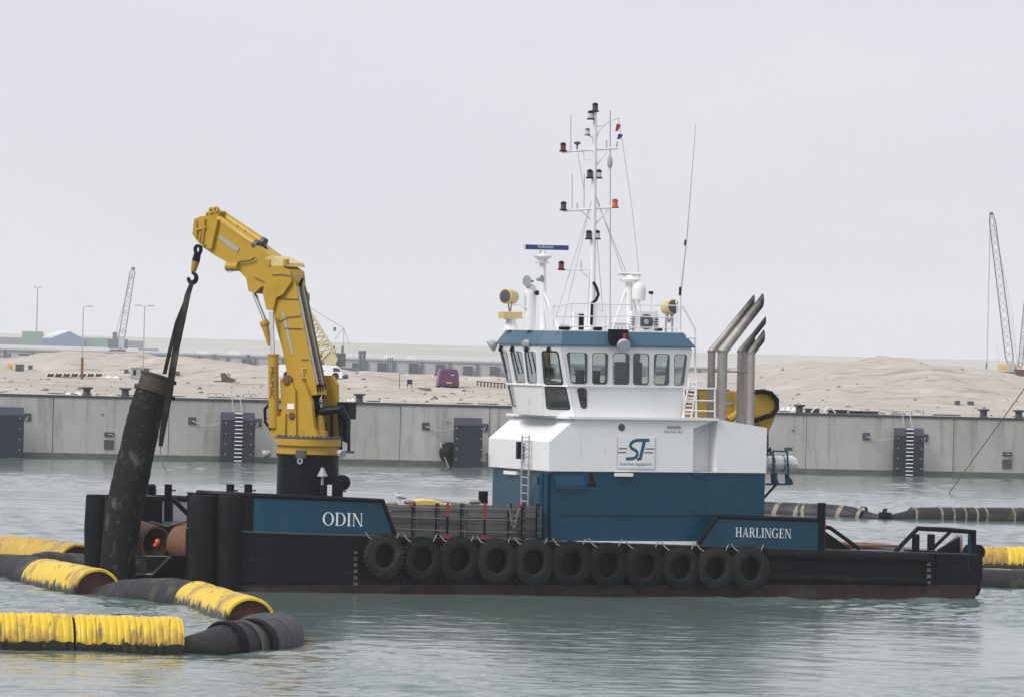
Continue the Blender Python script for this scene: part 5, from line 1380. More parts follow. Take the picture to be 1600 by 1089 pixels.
MB(CR).tube([q + Vector((0, 0.5, 0)) for q in fr], 0.06, 6).build('operator_frame', M_['black'], crane)
s0 = C(*zz(540, 765), -0.9)
MB(CR).box(s0.x - 0.33, s0.x + 0.3, -1.0, -0.3, s0.z - 0.06, s0.z + 0.02).build('operator_platform', M_['dark_grey'], crane, smooth=False)
MB(CR).prism([C(*zz(505, 590), -0.6), C(*zz(552, 590), -0.6), C(*zz(548, 720), -0.6), C(*zz(512, 700), -0.6)], (0, -0.25, 0)).build('operator_seat', M_['black'], crane, smooth=False)
# lamps on the ring
for px, py, d in ((419, 708, (1, 0.5, -0.3)), (531, 707, (-1, 0.3, -0.3))):
    c = C(px, py, 0.15)
    o = MB(CR).lathe(c, d, [(-0.1, 0.07), (0, 0.12), (0.14, 0.16), (0.17, 0.15)], 10).build('work_lamp', M_['light_grey'], crane)
c = C(470, 709, 1.2)
MB(CR).box(c.x - 0.19, c.x + 0.19, 1.12, 1.24, c.z - 0.14, c.z + 0.14).build('junction_box', M_['dark_grey'], crane)
MB(CR).ring((c.x + 0.02, 1.2, c.z - 0.24), (0, 1, 0), [(-.03, 0.07), (0.03, 0.07), (0.03, 0.11), (-0.03, 0.11)], 12).build('shackle', M_['light_grey'], crane)
MB(CR).tube([C(*zz(150, 505), 0.5), C(*zz(115, 540), 0.5), C(*zz(118, 610), 0.5), C(*zz(155, 660), 0.5)], 0.055, 8).build('hydraulic_hose', M_['black'], crane)
# main boom
bm = [(439, 462), (430.5, 466), (427, 494), (441, 545), (452, 600), (456, 622), (496, 616), (492, 590), (461, 440), (458, 428), (448, 418), (436, 430)]
boom = MB(CR).prism([C(x, y, 0.42) for x, y in bm], (0, -0.62, 0)).build('main_boom', M_['yellow'], crane, smooth=False)
kn = [(420, 415), (442, 416.5), (453, 424), (455, 440), (442, 460), (431, 466), (426, 486), (416, 484), (410.5, 458), (414, 440)]
MB(CR).prism([C(x, y, 0.55) for x, y in kn], (0, -0.9, 0)).build('boom_head', M_['yellow'], crane, smooth=False)
def st(pts, t, d=0.012):
    return MB(CR).prism([C(x, y, t) for x, y in pts], (0, d, 0))
st([(440, 487), (444, 486), (459, 552), (456, 555)], 0.425).build('maker_sticker', M_['sticker'], crane, smooth=False)
# two telescoping pipe runs on the back edge
for k in range(4):
    tt = 0.38 - k * 0.17
    a, b = C(465.0 + k * 3.7, 448, tt), C(496.5 + k * 3.7, 600, tt)
    MB(CR).tube([a, b], 0.042, 8).build('hydraulic_pipe', M_['stainless'] if k % 2 == 0 else M_['dark_grey'], crane)
    MB(CR).tube([b, b + Vector((0.0, 0, -0.25)), C(486 + k * 6, 622, 0.3 - k * 0.2)], 0.04, 6).build('hydraulic_hose', M_['rubber'], crane)
for f in (0.15, 0.3, 0.45, 0.62, 0.8):
    a = C(461 + f * 31.5, 445 + f * 150, 0.43); b = C(476 + f * 31.5, 446 + f * 150, -0.22)
    MB(CR).tube([a, b], 0.02, 5).build('pipe_clamp', M_['dark_grey'], crane)
for y in (575, 590, 600):
    MB(CR).tube([C(471, y, 0.6), C(506, y + 4, -0.3)], 0.028, 6).build('guard_bar', M_['cream'], crane)
for x in (472, 480, 488, 496, 504):
    MB(CR).tube([C(x, 575, 0.5 - (x - 472) * 0.025), C(x + 1, 601, 0.5 - (x - 472) * 0.025)], 0.02, 5).build('guard_bar', M_['cream'], crane)
MB(CR).tube([C(464, 452, 0.2), C(473, 436, 0.2), C(470, 446, 0.2), C(468, 456, 0.2)], 0.045, 6).build('hose_guide', M_['black'], crane)
c = C(476, 468, -0.35)
MB(CR).lathe(c - Vector((0, 0, 0.32)), (0, 0, 1), [(0, 0.03), (0.12, 0.13), (0.3, 0.19), (0.5, 0.18), (0.6, 0.08)], 12).build('oil_tank', M_['yellow'], crane)
for pts in ([(425, 430), (440, 429), (456, 432), (463, 440)], [(432, 466), (440, 467), (466, 468)], [(430, 498), (437, 503), (450, 496), (470, 494)], [(444, 513), (472, 514)], [(470, 561), (482, 562)]):
    MB(CR).tube([C(x, y, 0.58 if y < 445 else 0.45) for x, y in pts], 0.014, 5).build('cable', M_['dark_grey'], crane)
# lift cylinder (PROMAC) in front of the boom
t_c = 0.72
a, b, c = C(424, 487, t_c), C(426.5, 560, t_c), C(428, 668, t_c)
cyl = MB(CR).tube([C(427, 556, t_c), c], 0.185, 16).build('lift_cylinder', M_['yellow'], crane)
MB(CR).tube([a, b], 0.08, 12).build('rod', M_['steel'], cyl)
MB(CR).lathe(C(427, 556, t_c) , (0, 0, 1), [(0, 0.21), (0.07, 0.21)], 16).build('gland', M_['yellow'], cyl)
pp = C(422.6, 573, t_c + 0.19)
text_on('PROMAC', 'maker_lettering', M_['letter_red'], cyl, CR, pp + Vector((0.0, 0.012, 0)), (-0.02, 0, -1), (-1, 0, 0), 0.17, width=1.1)
a, b = C(397, 459, 0.1), C(416, 506, 0.1)
c2 = C(420, 537, 0.1)
c2c = MB(CR).tube([C(413, 503, 0.1), C(421, 540, 0.1)], [0.15, 0.06], 14).build('knuckle_cylinder', M_['yellow'], crane)
MB(CR).tube([a, b], 0.075, 12).build('rod', M_['steel'], c2c)
MB(CR).lathe(C(414, 507, 0.1), b - a, [(-0.12, 0.15), (0.0, 0.17), (0.06, 0.15)], 14).build('gland', M_['yellow'], c2c)
MB(CR).tube([C(401, 462, -0.1), C(412, 500, -0.1), C(420, 530, -0.1)], 0.04, 6).build('hydraulic_hose', M_['black'], crane)
# jib (knuckle arm)
jb = [(309, 358), (312, 341), (338, 341), (346, 345), (425, 402), (436, 416), (430, 436), (414, 447), (407, 449), (397, 459), (388, 455), (384.5, 435), (371, 421), (356, 411), (335, 399), (316, 386)]
jib = MB(CR).prism([C(x, y, 0.40) for x, y in jb], (0, -0.8, 0)).build('jib', M_['yellow'], crane, smooth=False)
hd_ = [(300.5, 366), (303, 343), (312, 339), (326, 337), (334, 343), (331, 360), (325, 383), (317, 385), (308, 377)]
MB(CR).prism([C(x, y, 0.52) for x, y in hd_], (0, -1.04, 0)).build('jib_head', M_['yellow'], crane, smooth=False)
MB(CR).prism([C(x, y, 0.54) for x, y in ((322, 388), (333, 342), (340, 343), (330, 390))], (0, -1.08, 0)).build('collar_plate', M_['yellow'], crane, smooth=False)
for p_, q_ in (((306, 360), (322, 356)), ((306, 345), (307, 372)), ((314, 362), (311, 378)), ((320, 342), (316, 380))):
    MB(CR).tube([C(*p_, 0.56), C(*q_, 0.56)], 0.05, 6).build('head_clamp', M_['yellow'], crane)
MB(CR).prism([C(x, y, 0.42) for x, y in ((340, 372), (344, 368), (374, 388), (371, 395))], (0, 0.012, 0)).build('maker_sticker', M_['sticker'], crane, smooth=False)
MB(CR).prism([C(x, y, 0.45) for x, y in ((396, 432), (400, 427), (425, 440), (421, 444))], (0, 0.03, 0)).build('stiffener', M_['yellow'], crane, smooth=False)
for a_, b_, t_, r_ in (((341, 344), (401, 384), 0.24, 0.17), ((346, 336), (412, 380), -0.24, 0.165)):
    e = MB(CR).tube([C(*a_, t_), C(*b_, t_)], r_, 16).build('extension_cylinder', M_['yellow'], crane)
    MB(CR).lathe(C(*b_, t_), C(*b_, t_) - C(*a_, t_), [(-0.1, 0.19), (0.04, 0.19), (0.06, 0.1)], 14).build('gland', M_['dark_grey'], e)
for off in (0, 1):
    MB(CR).tube([C(336 + off * 6, 333 - off * 2, 0.1 - off * .4), C(370 + off * 8, 357 - off * 6, 0.1 - off * .4), C(404 + off * 8, 381 - off * 4, 0.1 - off * .4)], 0.022, 5).build('cable', M_['rust'], crane)
for x, y in ((348, 338), (360, 347), (372, 354), (384, 362)):
    MB(CR).ball(C(x, y, -0.1), 0.05, 6).build('cable_clip', M_['dark_grey'], crane)
MB(CR).tube([C(404, 382, 0.0), C(414, 388, 0.0), C(420, 400, 0.0)], 0.08, 8).build('hydraulic_hose', M_['black'], crane)
for x, y in ((331, 329), (338, 328), (326, 336)):
    c = C(x, y, 0.2)
    MB(CR).ring(c, (0, 1, 0), [(-.05, 0.05), (0.05, 0.05), (0.05, 0.11), (-0.05, 0.11)], 12).build('lifting_eye', M_['yellow'], crane)
MB(CR).prism([C(x, y, 0.2) for x, y in ((317, 346), (322, 334), (333, 327), (344, 331), (338, 343))], (0, -0.4, 0)).build('sheave_bracket', M_['yellow'], crane, smooth=False)
MB(CR).tube([C(355, 417, 0.45), C(373, 417, 0.45)], 0.16, 12).build('hose_drum', M_['yellow'], crane)
MB(CR).tube([C(372, 410, 0.5), C(392, 407, 0.5), C(398, 403, 0.5)], 0.03, 6).build('cable', M_['dark_grey'], crane)
MB(CR).tube([C(353, 412, 0.5), C(351, 420, 0.5), C(357, 426, 0.5), C(364, 425, 0.5)], 0.018, 6).build('cable', M_['light_grey'], crane)
MB(CR).prism([C(x, y, 0.56) for x, y in ((414, 403), (424, 400), (447, 411), (449, 417), (425, 416))], (0, -1.12, 0)).build('knuckle_cover', M_['cream'], crane, smooth=False)
for x, y in ((422, 409), (447, 409)):
    MB(CR).box(C(x, y, 0.5).x - 0.06, C(x, y, 0.5).x + 0.06, 0.4, 0.6, C(x, y, 0.5).z - 0.15, C(x, y, 0.5).z + 0.08).build('lifting_eye', M_['yellow'], crane, smooth=False)
# hook block
hk = thing('crane_hook', 'black swivel hook with yellow block hanging from the crane jib', 'hook', at(CR, C(303, 420)))
def hc(x, y, t=0.0): return C(x, y, t)
MB(CR).ring(hc(309.5, 390.5), (0.2, 1, 0), [(-.05, 0.10), (0.05, 0.10), (0.05, 0.19), (-0.05, 0.19)], 16).build('shackle', M_['black'], hk)
MB(CR).tube([hc(309, 396), hc(306, 408)], [0.13, 0.15], 10).build('swivel', M_['black'], hk)
MB(CR).tube([hc(306, 408), hc(302, 424)], [0.15, 0.10], 10).build('block', M_['yellow'], hk)
hp = []
for k in range(12):
    a = math.radians(80 - k * 24)
    hp.append(hc(300.5 + 6.3 * math.cos(a), 434.5 - 7.5 * math.sin(a)))
MB(CR).tube([hc(301.5, 422)] + hp, [0.06] + [0.06 + 0.03 * math.sin(k / 11 * 3.1) for k in range(12)], 10).build('hook_curve', M_['black'], hk)
# lifting sling
sling = thing('lifting_sling', 'worn black webbing sling from the crane hook round the hanging hose', 'sling', at(CR, hc(300, 442)))
def strap(pts, w, name='strap'):
    mb = MB(CR); rings = []
    for (x, y, t), ww in zip(pts, w):
        c = CR.Mi @ (BM @ P(x, y, 5.6 - t)) if y > 445 else C(x, y, 0); h = ww * 0.95 / 2 / 44.0
        rings.append([c + Vector((h, 0.03, 0)), c + Vector((-h, 0.03, 0)), c + Vector((-h, -0.03, 0)), c + Vector((h, -0.03, 0))])
    mb.loft(rings).build(name, M_['strap'], sling, smooth=False)
strap([(300, 441, 0), (293, 462, 0), (285, 500, 0.3), (275, 545, 0.6), (269, 580, 0.75), (265, 612, 0.8), (258, 650, 0.8), (253, 680, 0.8), (251, 697, 0.8)], [7, 10, 11, 12, 12, 12, 11, 9, 6])
strap([(301, 441, -0.2), (289, 475, -0.3), (277, 503, -0.4), (266, 545, -0.5), (257, 584, -0.6)], [6, 8, 7, 6, 6], 'rear_strap')
pts = [CR.Mi @ (BM @ P(x, y, 4.8)) for x, y in ((251, 696), (250.5, 704), (252, 716), (255, 728), (261, 737))]
MB(CR).tube(pts, 0.02, 5).build('rope_tail', M_['rope'], sling)
# hanging hose
def HX(px, py, t=0.0): return P(px, py, 5.6 - t)
hose = thing('hanging_hose', 'dirty black dredging hose hanging upright from the crane at the bow', 'hose', at(BT, HX(190, 880)))
path = [(184, 905), (185, 870), (189, 835), (196, 790), (205, 745), (215, 700), (225, 655), (234, 622), (238, 612)]
rad = [0.62, 0.62, 0.63, 0.645, 0.64, 0.62, 0.60, 0.575, 0.52]
def spl(pts, n):
    out = []
    m_ = len(pts)
    for i in range(m_ - 1):
        p0, p1, p2, p3 = pts[max(i-1, 0)], pts[i], pts[i+1], pts[min(i+2, m_-1)]
        for k in range(n):
            f = k / n
            out.append(tuple(0.5 * ((2*p1[j]) + (-p0[j]+p2[j])*f + (2*p0[j]-5*p1[j]+4*p2[j]-p3[j])*f*f + (-p0[j]+3*p1[j]-3*p2[j]+p3[j])*f**3) for j in range(len(p1))))
    out.append(tuple(pts[-1]))
    return out
pr_ = spl([(x, y, r) for (x, y), r in zip(path, rad)], 7)
MB(BT).tube([HX(x, y) for x, y, r in pr_], [r * (1 + random.uniform(-0.02, 0.02)) for x, y, r in pr_], 28).build('hose_body', M_['hose'], hose)
ax = (HX(244.5, 586) - HX(236, 614)).normalized()
MB(BT).lathe(HX(238, 609), ax, [(-0.12, 0.5), (-0.1, 0.64), (0.04, 0.66), (0.06, 0.55), (0.45, 0.53), (0.47, 0.58), (0.55, 0.58), (0.55, 0.48), (0.4, 0.47)], 26).build('flange_collar', mat('grimy_brown_steel', (0.042, 0.034, 0.030), 0.75, var=0.3, scale=4, bump=0.3, bscale=15), hose)
for x, y in ((272, 598), (270, 622)):
    MB(BT).ball(HX(x, y, 0.2), 0.1, 8).build('shackle', M_['black'], hose)
# rusty pipes across the bow
rp = thing('rusty_pipe', 'brown rusty dredging pipe lying across the bow beside the push fenders', 'pipe', at(BT, P(270, 850, 4)))
cz = P(272, 849, 4.0)
MB(BT).ring((2.2, 1.4, cz.z), (-0.15, 1, 0), [(0, 0.6), (0, 0.68), (3.4, 0.68), (3.4, 0.60)], 30).build('pipe_wall', M_['rust'], rp)
rs = thing('pipe_stub', 'short flaking pipe stub with open end at the bow, beside the hanging hose', 'pipe', at(BT, P(225, 845, 6)))
a = BT.x(243, 848, 1.0)
dirn = BM.to_3x3().inverted() @ Vector((-0.62, 0.78, 0.12))
MB(BT).ring(a, dirn, [(0, 0.53), (0, 0.61), (1.9, 0.63), (1.9, 0.53)], 28).build('pipe_wall', M_['rust_pale'], rs)
MB(BT).lathe(Vector(a) + dirn * 1.2, dirn, [(0, 0.52), (0.03, 0.52)], 24).build('inner_plate', M_['black'], rs)
MB(BT).tube([BT.x(225, 822, 1.1), BT.x(236, 815, 1.2), BT.x(262, 822, 1.2), BT.x(292, 814, 1.6)], 0.05, 6).build('chain', M_['dark_grey'], rs)
fl = thing('orange_float', 'small orange marker float hanging in the open pipe end', 'float', at(BT, BT.x(245, 848, 0.75)))
MB(BT).ball(BT.x(246, 846, 0.72), 0.095, 10, (1, 1, 1.3)).build('ball', M_['orange'], fl)
MB(BT).ball(BT.x(244, 851, 0.72), 0.07, 10, (1.6, 1.3, 1)).build('tail', M_['orange'], fl)
MB(BT).tube([P(252, 781, 9.0), P(252, 800, 9.0), P(247, 812, 8.6), P(236, 818, 8.0)], 0.04, 8).build('deck_hose', M_['black'], boat)

# ---- second, folded crane behind the exhausts
v2 = 8.6
def Q(px, py, dv=0.0): return P(px, py, v2 + dv)
cr2 = thing('folded_crane', 'smaller yellow deck crane folded down behind the exhaust pipes', 'crane', at(BT, Q(1140, 700)))
zdk = zd(22)
c = Q(1120, 700)
MB(BT).lathe((c.x, v2, zdk), (0, 0, 1), [(0, 0.6), (c.z - zdk, 0.6)], 20).build('column', M_['black'], cr2)
MB(BT).lathe((c.x, v2, c.z), (0, 0, 1), [(0, 0.7), (0.4, 0.7), (0.45, 0.5), (0.9, 0.45)], 20).build('slewing_ring', M_['yellow'], cr2)
MB(BT).prism([Q(x, y, -0.35) for x, y in ((1071, 610), (1150, 611), (1152, 655), (1120, 662), (1068, 660))], (0, 0.7, 0)).build('main_boom', M_['yellow'], cr2, smooth=False)
MB(BT).prism([Q(x, y, -0.45) for x, y in ((1148, 612), (1190, 612), (1204, 616), (1213, 628), (1213, 646), (1204, 668), (1199, 679), (1193, 677), (1184, 655), (1148, 656))], (0, 0.9, 0)).build('jib', M_['yellow'], cr2, smooth=False)
MB(BT).tube([Q(1075, 609, -0.5), Q(1140, 609.5, -0.5)], 0.03, 6).build('cable', M_['dark_grey'], cr2)
hs = [Q(*q, -0.55) for q in ((1180, 612), (1192, 611), (1205, 614), (1214, 624), (1214, 638), (1206, 648), (1192, 652), (1178, 657))]
MB(BT).tube(hs, 0.09, 8).build('hydraulic_hose', M_['black'], cr2)
MB(BT).tube([Q(1138, 656, -0.5), Q(1168, 635, -0.5)], 0.16, 12).build('lift_cylinder', M_['yellow'], cr2)
MB(BT).tube([Q(1199, 676), Q(1199, 700), Q(1200, 720)], 0.05, 6).build('chain', M_['dark_grey'], cr2)
MB(BT).prism([Q(x, y, -0.37) for x, y in ((1134, 628), (1150, 626), (1150, 631), (1134, 632))], (0, -0.012, 0)).build('maker_sticker', M_['sticker'], cr2, smooth=False)
MB(BT).tube([P(1199, 705, 3), P(1203, 700, 3), P(1207, 730, 3)], 0.05, 6).build('stern_davit', M_['black'], boat)

# ---- gull standing on the cargo
g = P(626, 780, 0.9)
gull = thing('gull', 'white and grey gull standing on the deck cargo behind the timber wall', 'gull', at(BT, g))
MB(BT).lathe(g + Vector((0.17, 0, 0.02)), (-0.95, 0, 0.30), [(0, 0.01), (0.08, 0.045), (0.2, 0.075), (0.3, 0.065), (0.36, 0.045), (0.40, 0.045)], 10).build('body', M_['white_clean'], gull)
MB(BT).ball(g + Vector((-0.20, 0, 0.19)), 0.05, 8).build('head', M_['white_clean'], gull)
MB(BT).lathe(g + Vector((-0.24, 0, 0.19)), (-1, 0, -0.1), [(0, 0.014), (0.06, 0.004)], 6).build('beak', M_['tarp_yellow'], gull)
for s in (-1, 1):
    MB(BT).lathe(g + Vector((0.22, s * 0.055, 0.03)), (-0.95, 0, 0.25), [(0, 0.005), (0.1, 0.03), (0.25, 0.045), (0.36, 0.02)], 8).build('wing', M_['grey'], gull)
    MB(BT).tube([g + Vector((-0.02, s * 0.03, 0.05)), g + Vector((-0.01, s * 0.03, -0.13))], 0.008, 5).build('leg', M_['tarp_yellow'], gull)
# ================================================================== FLOATING DREDGE LINE
def float_mat(name, base, stain_amt):
    """yellow plastic, dull brown scuffs, black-green weed just above the water"""
    m = mat(name, base, 0.42, var=0.08, scale=2.0, dirt=((0.34, 0.20, 0.05), (0.9, 0.9, 0.9), 0.53, 0.10, stain_amt), dirt_shade2=((0.13, 0.085, 0.03), (7, 1.0, 0.8), 0.58, 0.07, stain_amt))
    n, l = m.node_tree.nodes, m.node_tree.links
    b = n['Principled BSDF']; src = b.inputs['Base Color'].links[0].from_socket
    ge = n.new('ShaderNodeNewGeometry'); sp = n.new('ShaderNodeSeparateXYZ'); l.new(ge.outputs['Position'], sp.inputs[0])
    no = n.new('ShaderNodeTexNoise'); no.inputs['Scale'].default_value = 1.0; no.inputs['Detail'].default_value = 6; no.inputs['Roughness'].default_value = 0.7
    mp = n.new('ShaderNodeMapping'); mp.inputs['Scale'].default_value = (5.5, 2.0, 1.2); l.new(ge.outputs['Position'], mp.inputs['Vector']); l.new(mp.outputs[0], no.inputs['Vector'])
    ad = n.new('ShaderNodeMath'); ad.operation = 'MULTIPLY_ADD'; ad.inputs[1].default_value = -1.15; l.new(no.outputs['Fac'], ad.inputs[0]); l.new(sp.outputs['Z'], ad.inputs[2])
    mr = n.new('ShaderNodeMapRange'); mr.inputs['From Min'].default_value, mr.inputs['From Max'].default_value = -0.30, -0.42
    l.new(ad.outputs[0], mr.inputs['Value'])
    mx = n.new('ShaderNodeMixRGB'); mx.inputs[2].default_value = (0.022, 0.026, 0.012, 1)
    l.new(mr.outputs[0], mx.inputs[0]); l.new(src, mx.inputs[1]); l.new(mx.outputs[0], b.inputs['Base Color'])
    return m
M_['float'] = float_mat('yellow_float_plastic', (0.70, 0.485, 0.02), 0.75)
M_['float_dull'] = float_mat('sun_bleached_float_plastic', (0.50, 0.32, 0.03), 0.9)
M_['flange_red'] = mat('dark_red_flange', (0.085, 0.022, 0.017), 0.7, var=0.3, scale=3, dirt=((0.03, 0.012, 0.01), (2, 2, 2), 0.5, 0.15, 0.7))
M_['line_hose'] = mat('weathered_line_hose', (0.020, 0.021, 0.023), 0.55, spec=0.3, var=0.35, scale=2, dirt=((0.09, 0.10, 0.05), (1.1, 1.1, 1.1), 0.56, 0.12, 0.6), dirt_shade2=((0.15, 0.15, 0.15), (6, 6, 6), 0.66, 0.06, 0.5))
M_['skirt'] = mat('weedy_float_skirt', (0.014, 0.017, 0.012), 0.8, var=0.5, scale=5, bump=0.6, bscale=10, dirt=((0.05, 0.06, 0.025), (3, 3, 6), 0.56, 0.12, 0.7))
def wpt(px, Y, z):
    """point at depth Y and height z that lies on picture column px"""
    x = (px - 800.0) * Y / FPX
    x -= (z - EYE) * math.tan(ROLL)
    return Vector((x, Y, z))
def ribbed(path, r, pitch, depth, n=40, end=0.12, seed=0):
    """ribbed pipe shell along a polyline"""
    rnd = random.Random(seed)
    pts = [Vector(p) for p in path]
    segs = [(pts[i+1] - pts[i]).length for i in range(len(pts) - 1)]
    L = sum(segs)
    def at_(s):
        i = 0
        while i < len(segs) - 1 and s > segs[i]: s -= segs[i]; i += 1
        return pts[i].lerp(pts[i+1], min(1, s / segs[i]))
    out, rr = [], []
    s = 0.0
    while s < L:
        w = pitch * rnd.uniform(0.6, 1.45)
        k = 1 + rnd.uniform(-0.022, 0.018)
        for f, d in ((0.02, -depth), (0.16, 0.0), (0.62, 0.0), (0.8, -depth * 0.3), (0.96, -depth)):
            q = s + f * w
            if q < L:
                out.append(at_(q)); e = min(q, L - q)
                rr.append(r * k + d - (0.06 * (1 - e / end) ** 2 if e < end else 0))
        s += w
    out.append(at_(L)); rr.append(r - 0.06)
    return out, rr
def pipe_float(label, a, b, r, m, group='yellow pipeline floats', skirt=False, pitch=0.3, seed=1):
    base = (a + b) / 2; base.z = 0
    t = thing('pipeline_float', label, 'float', Matrix.Translation(base), group)
    p, rr = ribbed([a, b], r, pitch, 0.022, seed=seed)
    MB().tube(p, rr, 40, cap=False).build('shell', m, t, ang=60)
    d = (b - a).normalized()
    for q, s in ((a, 1), (b, -1)):
        MB().ring(q, d * s, [(-0.01, r - 0.1), (-0.01, r - 0.03), (0.5, r - 0.05), (0.5, r - 0.12)], 36).build('end_rim', m, t)
        MB().lathe(q + d * s * 0.16, d * s, [(0, r - 0.09), (0.04, r - 0.09)], 32).build('end_plate', M_['flange_red'], t)
        mb = MB()
        sd = d.cross(Vector((0, 0, 1))).normalized()
        for k in range(8):
            an = 2 * math.pi * (k + 0.5) / 8
            c = q + d * s * 0.13 + sd * math.cos(an) * (r * 0.62) + Vector((0, 0, 1)) * math.sin(an) * (r * 0.62)
            mb.lathe(c, d * s, [(-0.03, 0.05), (0.04, 0.05)], 6)
        o = mb.build('flange_bolts', M_['flange_red'], t); o["kind"] = "stuff"
    if skirt:
        mb = MB(); rings = []
        sd = d.cross(Vector((0, 0, 1))).normalized()
        nseg = int((b - a).length / 0.12)
        for k in range(nseg + 1):
            c = a.lerp(b, k / nseg)
            jr = r + 0.06 + (0.035 if k % 2 else 0) + random.uniform(-0.015, 0.015)
            rings.append([c + sd * math.cos(an) * jr + Vector((0, 0, 1)) * math.sin(an) * jr for an in [math.radians(x) for x in (8 + random.uniform(-3.5, 3.5), 0, -25, -60, -90, -120, -155, 180, 172)]])
        mb.loft(rings, closed=False, cap=False).build('weed_skirt', M_['skirt'], t)
    return t
def line_hose(label, path, r, m, group='black pipeline hoses', pitch=0.45, name='pipeline_hose', taper=None, bands=()):
    pts = [Vector(q) for q in path]
    base = sum(pts, Vector()) / len(pts); base.z = 0
    t = thing(name, label, 'hose', Matrix.Translation(base), group)
    sm = [Vector(q) for q in spl([tuple(p) for p in pts], 8)] if len(pts) > 2 else pts
    p, rr = ribbed(sm, r, pitch, 0.018, end=0.3, seed=len(label))
    if taper:
        L0, L1, k0, k1 = taper
        tot = sum((p[i+1] - p[i]).length for i in range(len(p) - 1)); s = 0
        for i in range(len(p)):
            if i: s += (p[i] - p[i-1]).length
            f = min(1, s / L0 if L0 else 1); g = min(1, (tot - s) / L1 if L1 else 1)
            rr[i] *= (k0 + (1 - k0) * (f * f * (3 - 2 * f))) * (k1 + (1 - k1) * (g * g * (3 - 2 * g)))
    MB().tube(p, rr, 36).build('hose_body', m, t, ang=60)
    return t, sm
# front string, close to the photographer
pipe_float('yellow ribbed foreground float with black skirt, cut by the left picture edge', wpt(-150, 166.5, 0.14), wpt(108, 167.4, 0.14), 0.86, M_['float'], skirt=True, pitch=0.17, seed=2)
pipe_float('yellow ribbed float with black weedy skirt, joined to the bent black hose in the foreground', wpt(113, 167.4, 0.13), wpt(280, 168.0, 0.10), 0.86, M_['float'], skirt=True, pitch=0.16, seed=3)
bend = [wpt(276, 168.2, 0.05), wpt(320, 168.5, 0.08), wpt(370, 169.5, 0.10), wpt(412, 171.5, 0.14), wpt(437, 175, 0.12), wpt(432, 180, -0.05), wpt(408, 184.5, -0.25), wpt(393, 189, -0.38)]
t, sm_ = line_hose('black hose bent round at the near turn of the floating pipeline', bend, 0.68, M_['line_hose'], pitch=1.3, taper=(1.6, 6.0, 0.5, 0.85))
for k, (i, w) in enumerate(((13, 0.14), (17, 0.07), (20, 0.2))):
    d = (sm_[i + 1] - sm_[i]).normalized()
    MB().ring(sm_[i], d, [(-w, 0.69), (-w, 0.75), (w, 0.75), (w, 0.69)], 36).build('clamp_band', M_['rubber'] if k != 1 else M_['timber'], t)
pipe_float('bright yellow ribbed float with dark red open end, nearest the boat hull', wpt(391, 188.5, -0.10), wpt(308, 199.5, -0.08), 0.82, M_['float'], pitch=0.7, seed=5)
line_hose('grooved black hose between the two bright yellow floats', [wpt(308, 199.5, -0.05), wpt(265, 201, 0.02), wpt(205, 203.0, -0.12), wpt(153, 205.5, -0.36)], 0.74, M_['line_hose'], pitch=0.4, taper=(0, 3.0, 1, 0.82))
pipe_float('bright yellow ribbed float with dark red open end, in front of the bow fenders', wpt(152, 205, 0.02), wpt(68, 213, 0.04), 0.84, M_['float'], pitch=0.7, seed=6)
line_hose('grooved black hose at the left picture edge behind the yellow floats', [wpt(72, 212.5, 0.05), wpt(48, 216, 0.08), wpt(20, 218, 0.05), wpt(-25, 219, 0.0)], 0.76, M_['line_hose'], pitch=0.28)
line_hose('black hose arching behind the yellow float beside the far bow fender', [wpt(52, 221, 0.0), wpt(75, 221.5, 0.1), wpt(104, 222, 0.05), wpt(124, 225, -0.05)], 0.72, M_['line_hose'], pitch=0.35)
pipe_float('weathered dull yellow float farthest back at the left picture edge', wpt(122, 226, 0.12), wpt(12, 234, 0.12), 0.86, M_['float_dull'], pitch=0.5, seed=8)
# right-hand end
pipe_float('stained yellow float just behind the boat stern', wpt(1500, 257, 0.05), wpt(1567, 257.5, 0.05), 0.82, M_['float_dull'], pitch=0.26, seed=9)
pipe_float('clean yellow float cut by the right picture edge', wpt(1569, 257.5, 0.05), wpt(1680, 258, 0.05), 0.84, M_['float'], pitch=0.26, seed=10)
line_hose('smooth grey-black hose at the right picture edge below the yellow floats', [wpt(1480, 234, 0.05), wpt(1560, 234.6, 0.05), wpt(1690, 235, 0.05)], 0.63, M_['line_hose'], pitch=1.2)
M_['band'] = mat('pale_worn_band', (0.26, 0.235, 0.20), 0.7, var=0.25, scale=5, dirt=((0.07, 0.065, 0.06), (4, 4, 4), 0.5, 0.1, 0.8))
def banded(label, a, b, r, taper, bpx):
    t, sm = line_hose(label, [a, a.lerp(b, 0.5), b], r, M_['line_hose'], taper=taper, pitch=1.6)
    for px, w, lean in bpx:
        f = (px - WPX(a)) / (WPX(b) - WPX(a))
        c = a.lerp(b, f); d = (b - a).normalized() + Vector((0, 0.0, lean))
        MB().ring(c, d, [(-w, r - 0.02), (-w, r + 0.012), (w, r + 0.012), (w, r - 0.02)], 36).build('pale_band', M_['band'], t)
def WPX(p):
    w = p - ORG
    xx, zz_ = FPX * w.x / w.y, FPX * w.z / w.y
    return 800 + xx * math.cos(ROLL) + zz_ * math.sin(ROLL)
banded('black floating hose with broad pale bands behind the boat, tapering to a coupling', wpt(1080, 338, 0.12), wpt(1380, 333, 0.02), 0.62, (0, 2.4, 1, 0.32), ((1217, 0.13, -0.25), (1250, 0.12, -0.25), (1262, 0.1, 0.2), (1315, 0.12, -0.25), (1346, 0.1, -0.25)))
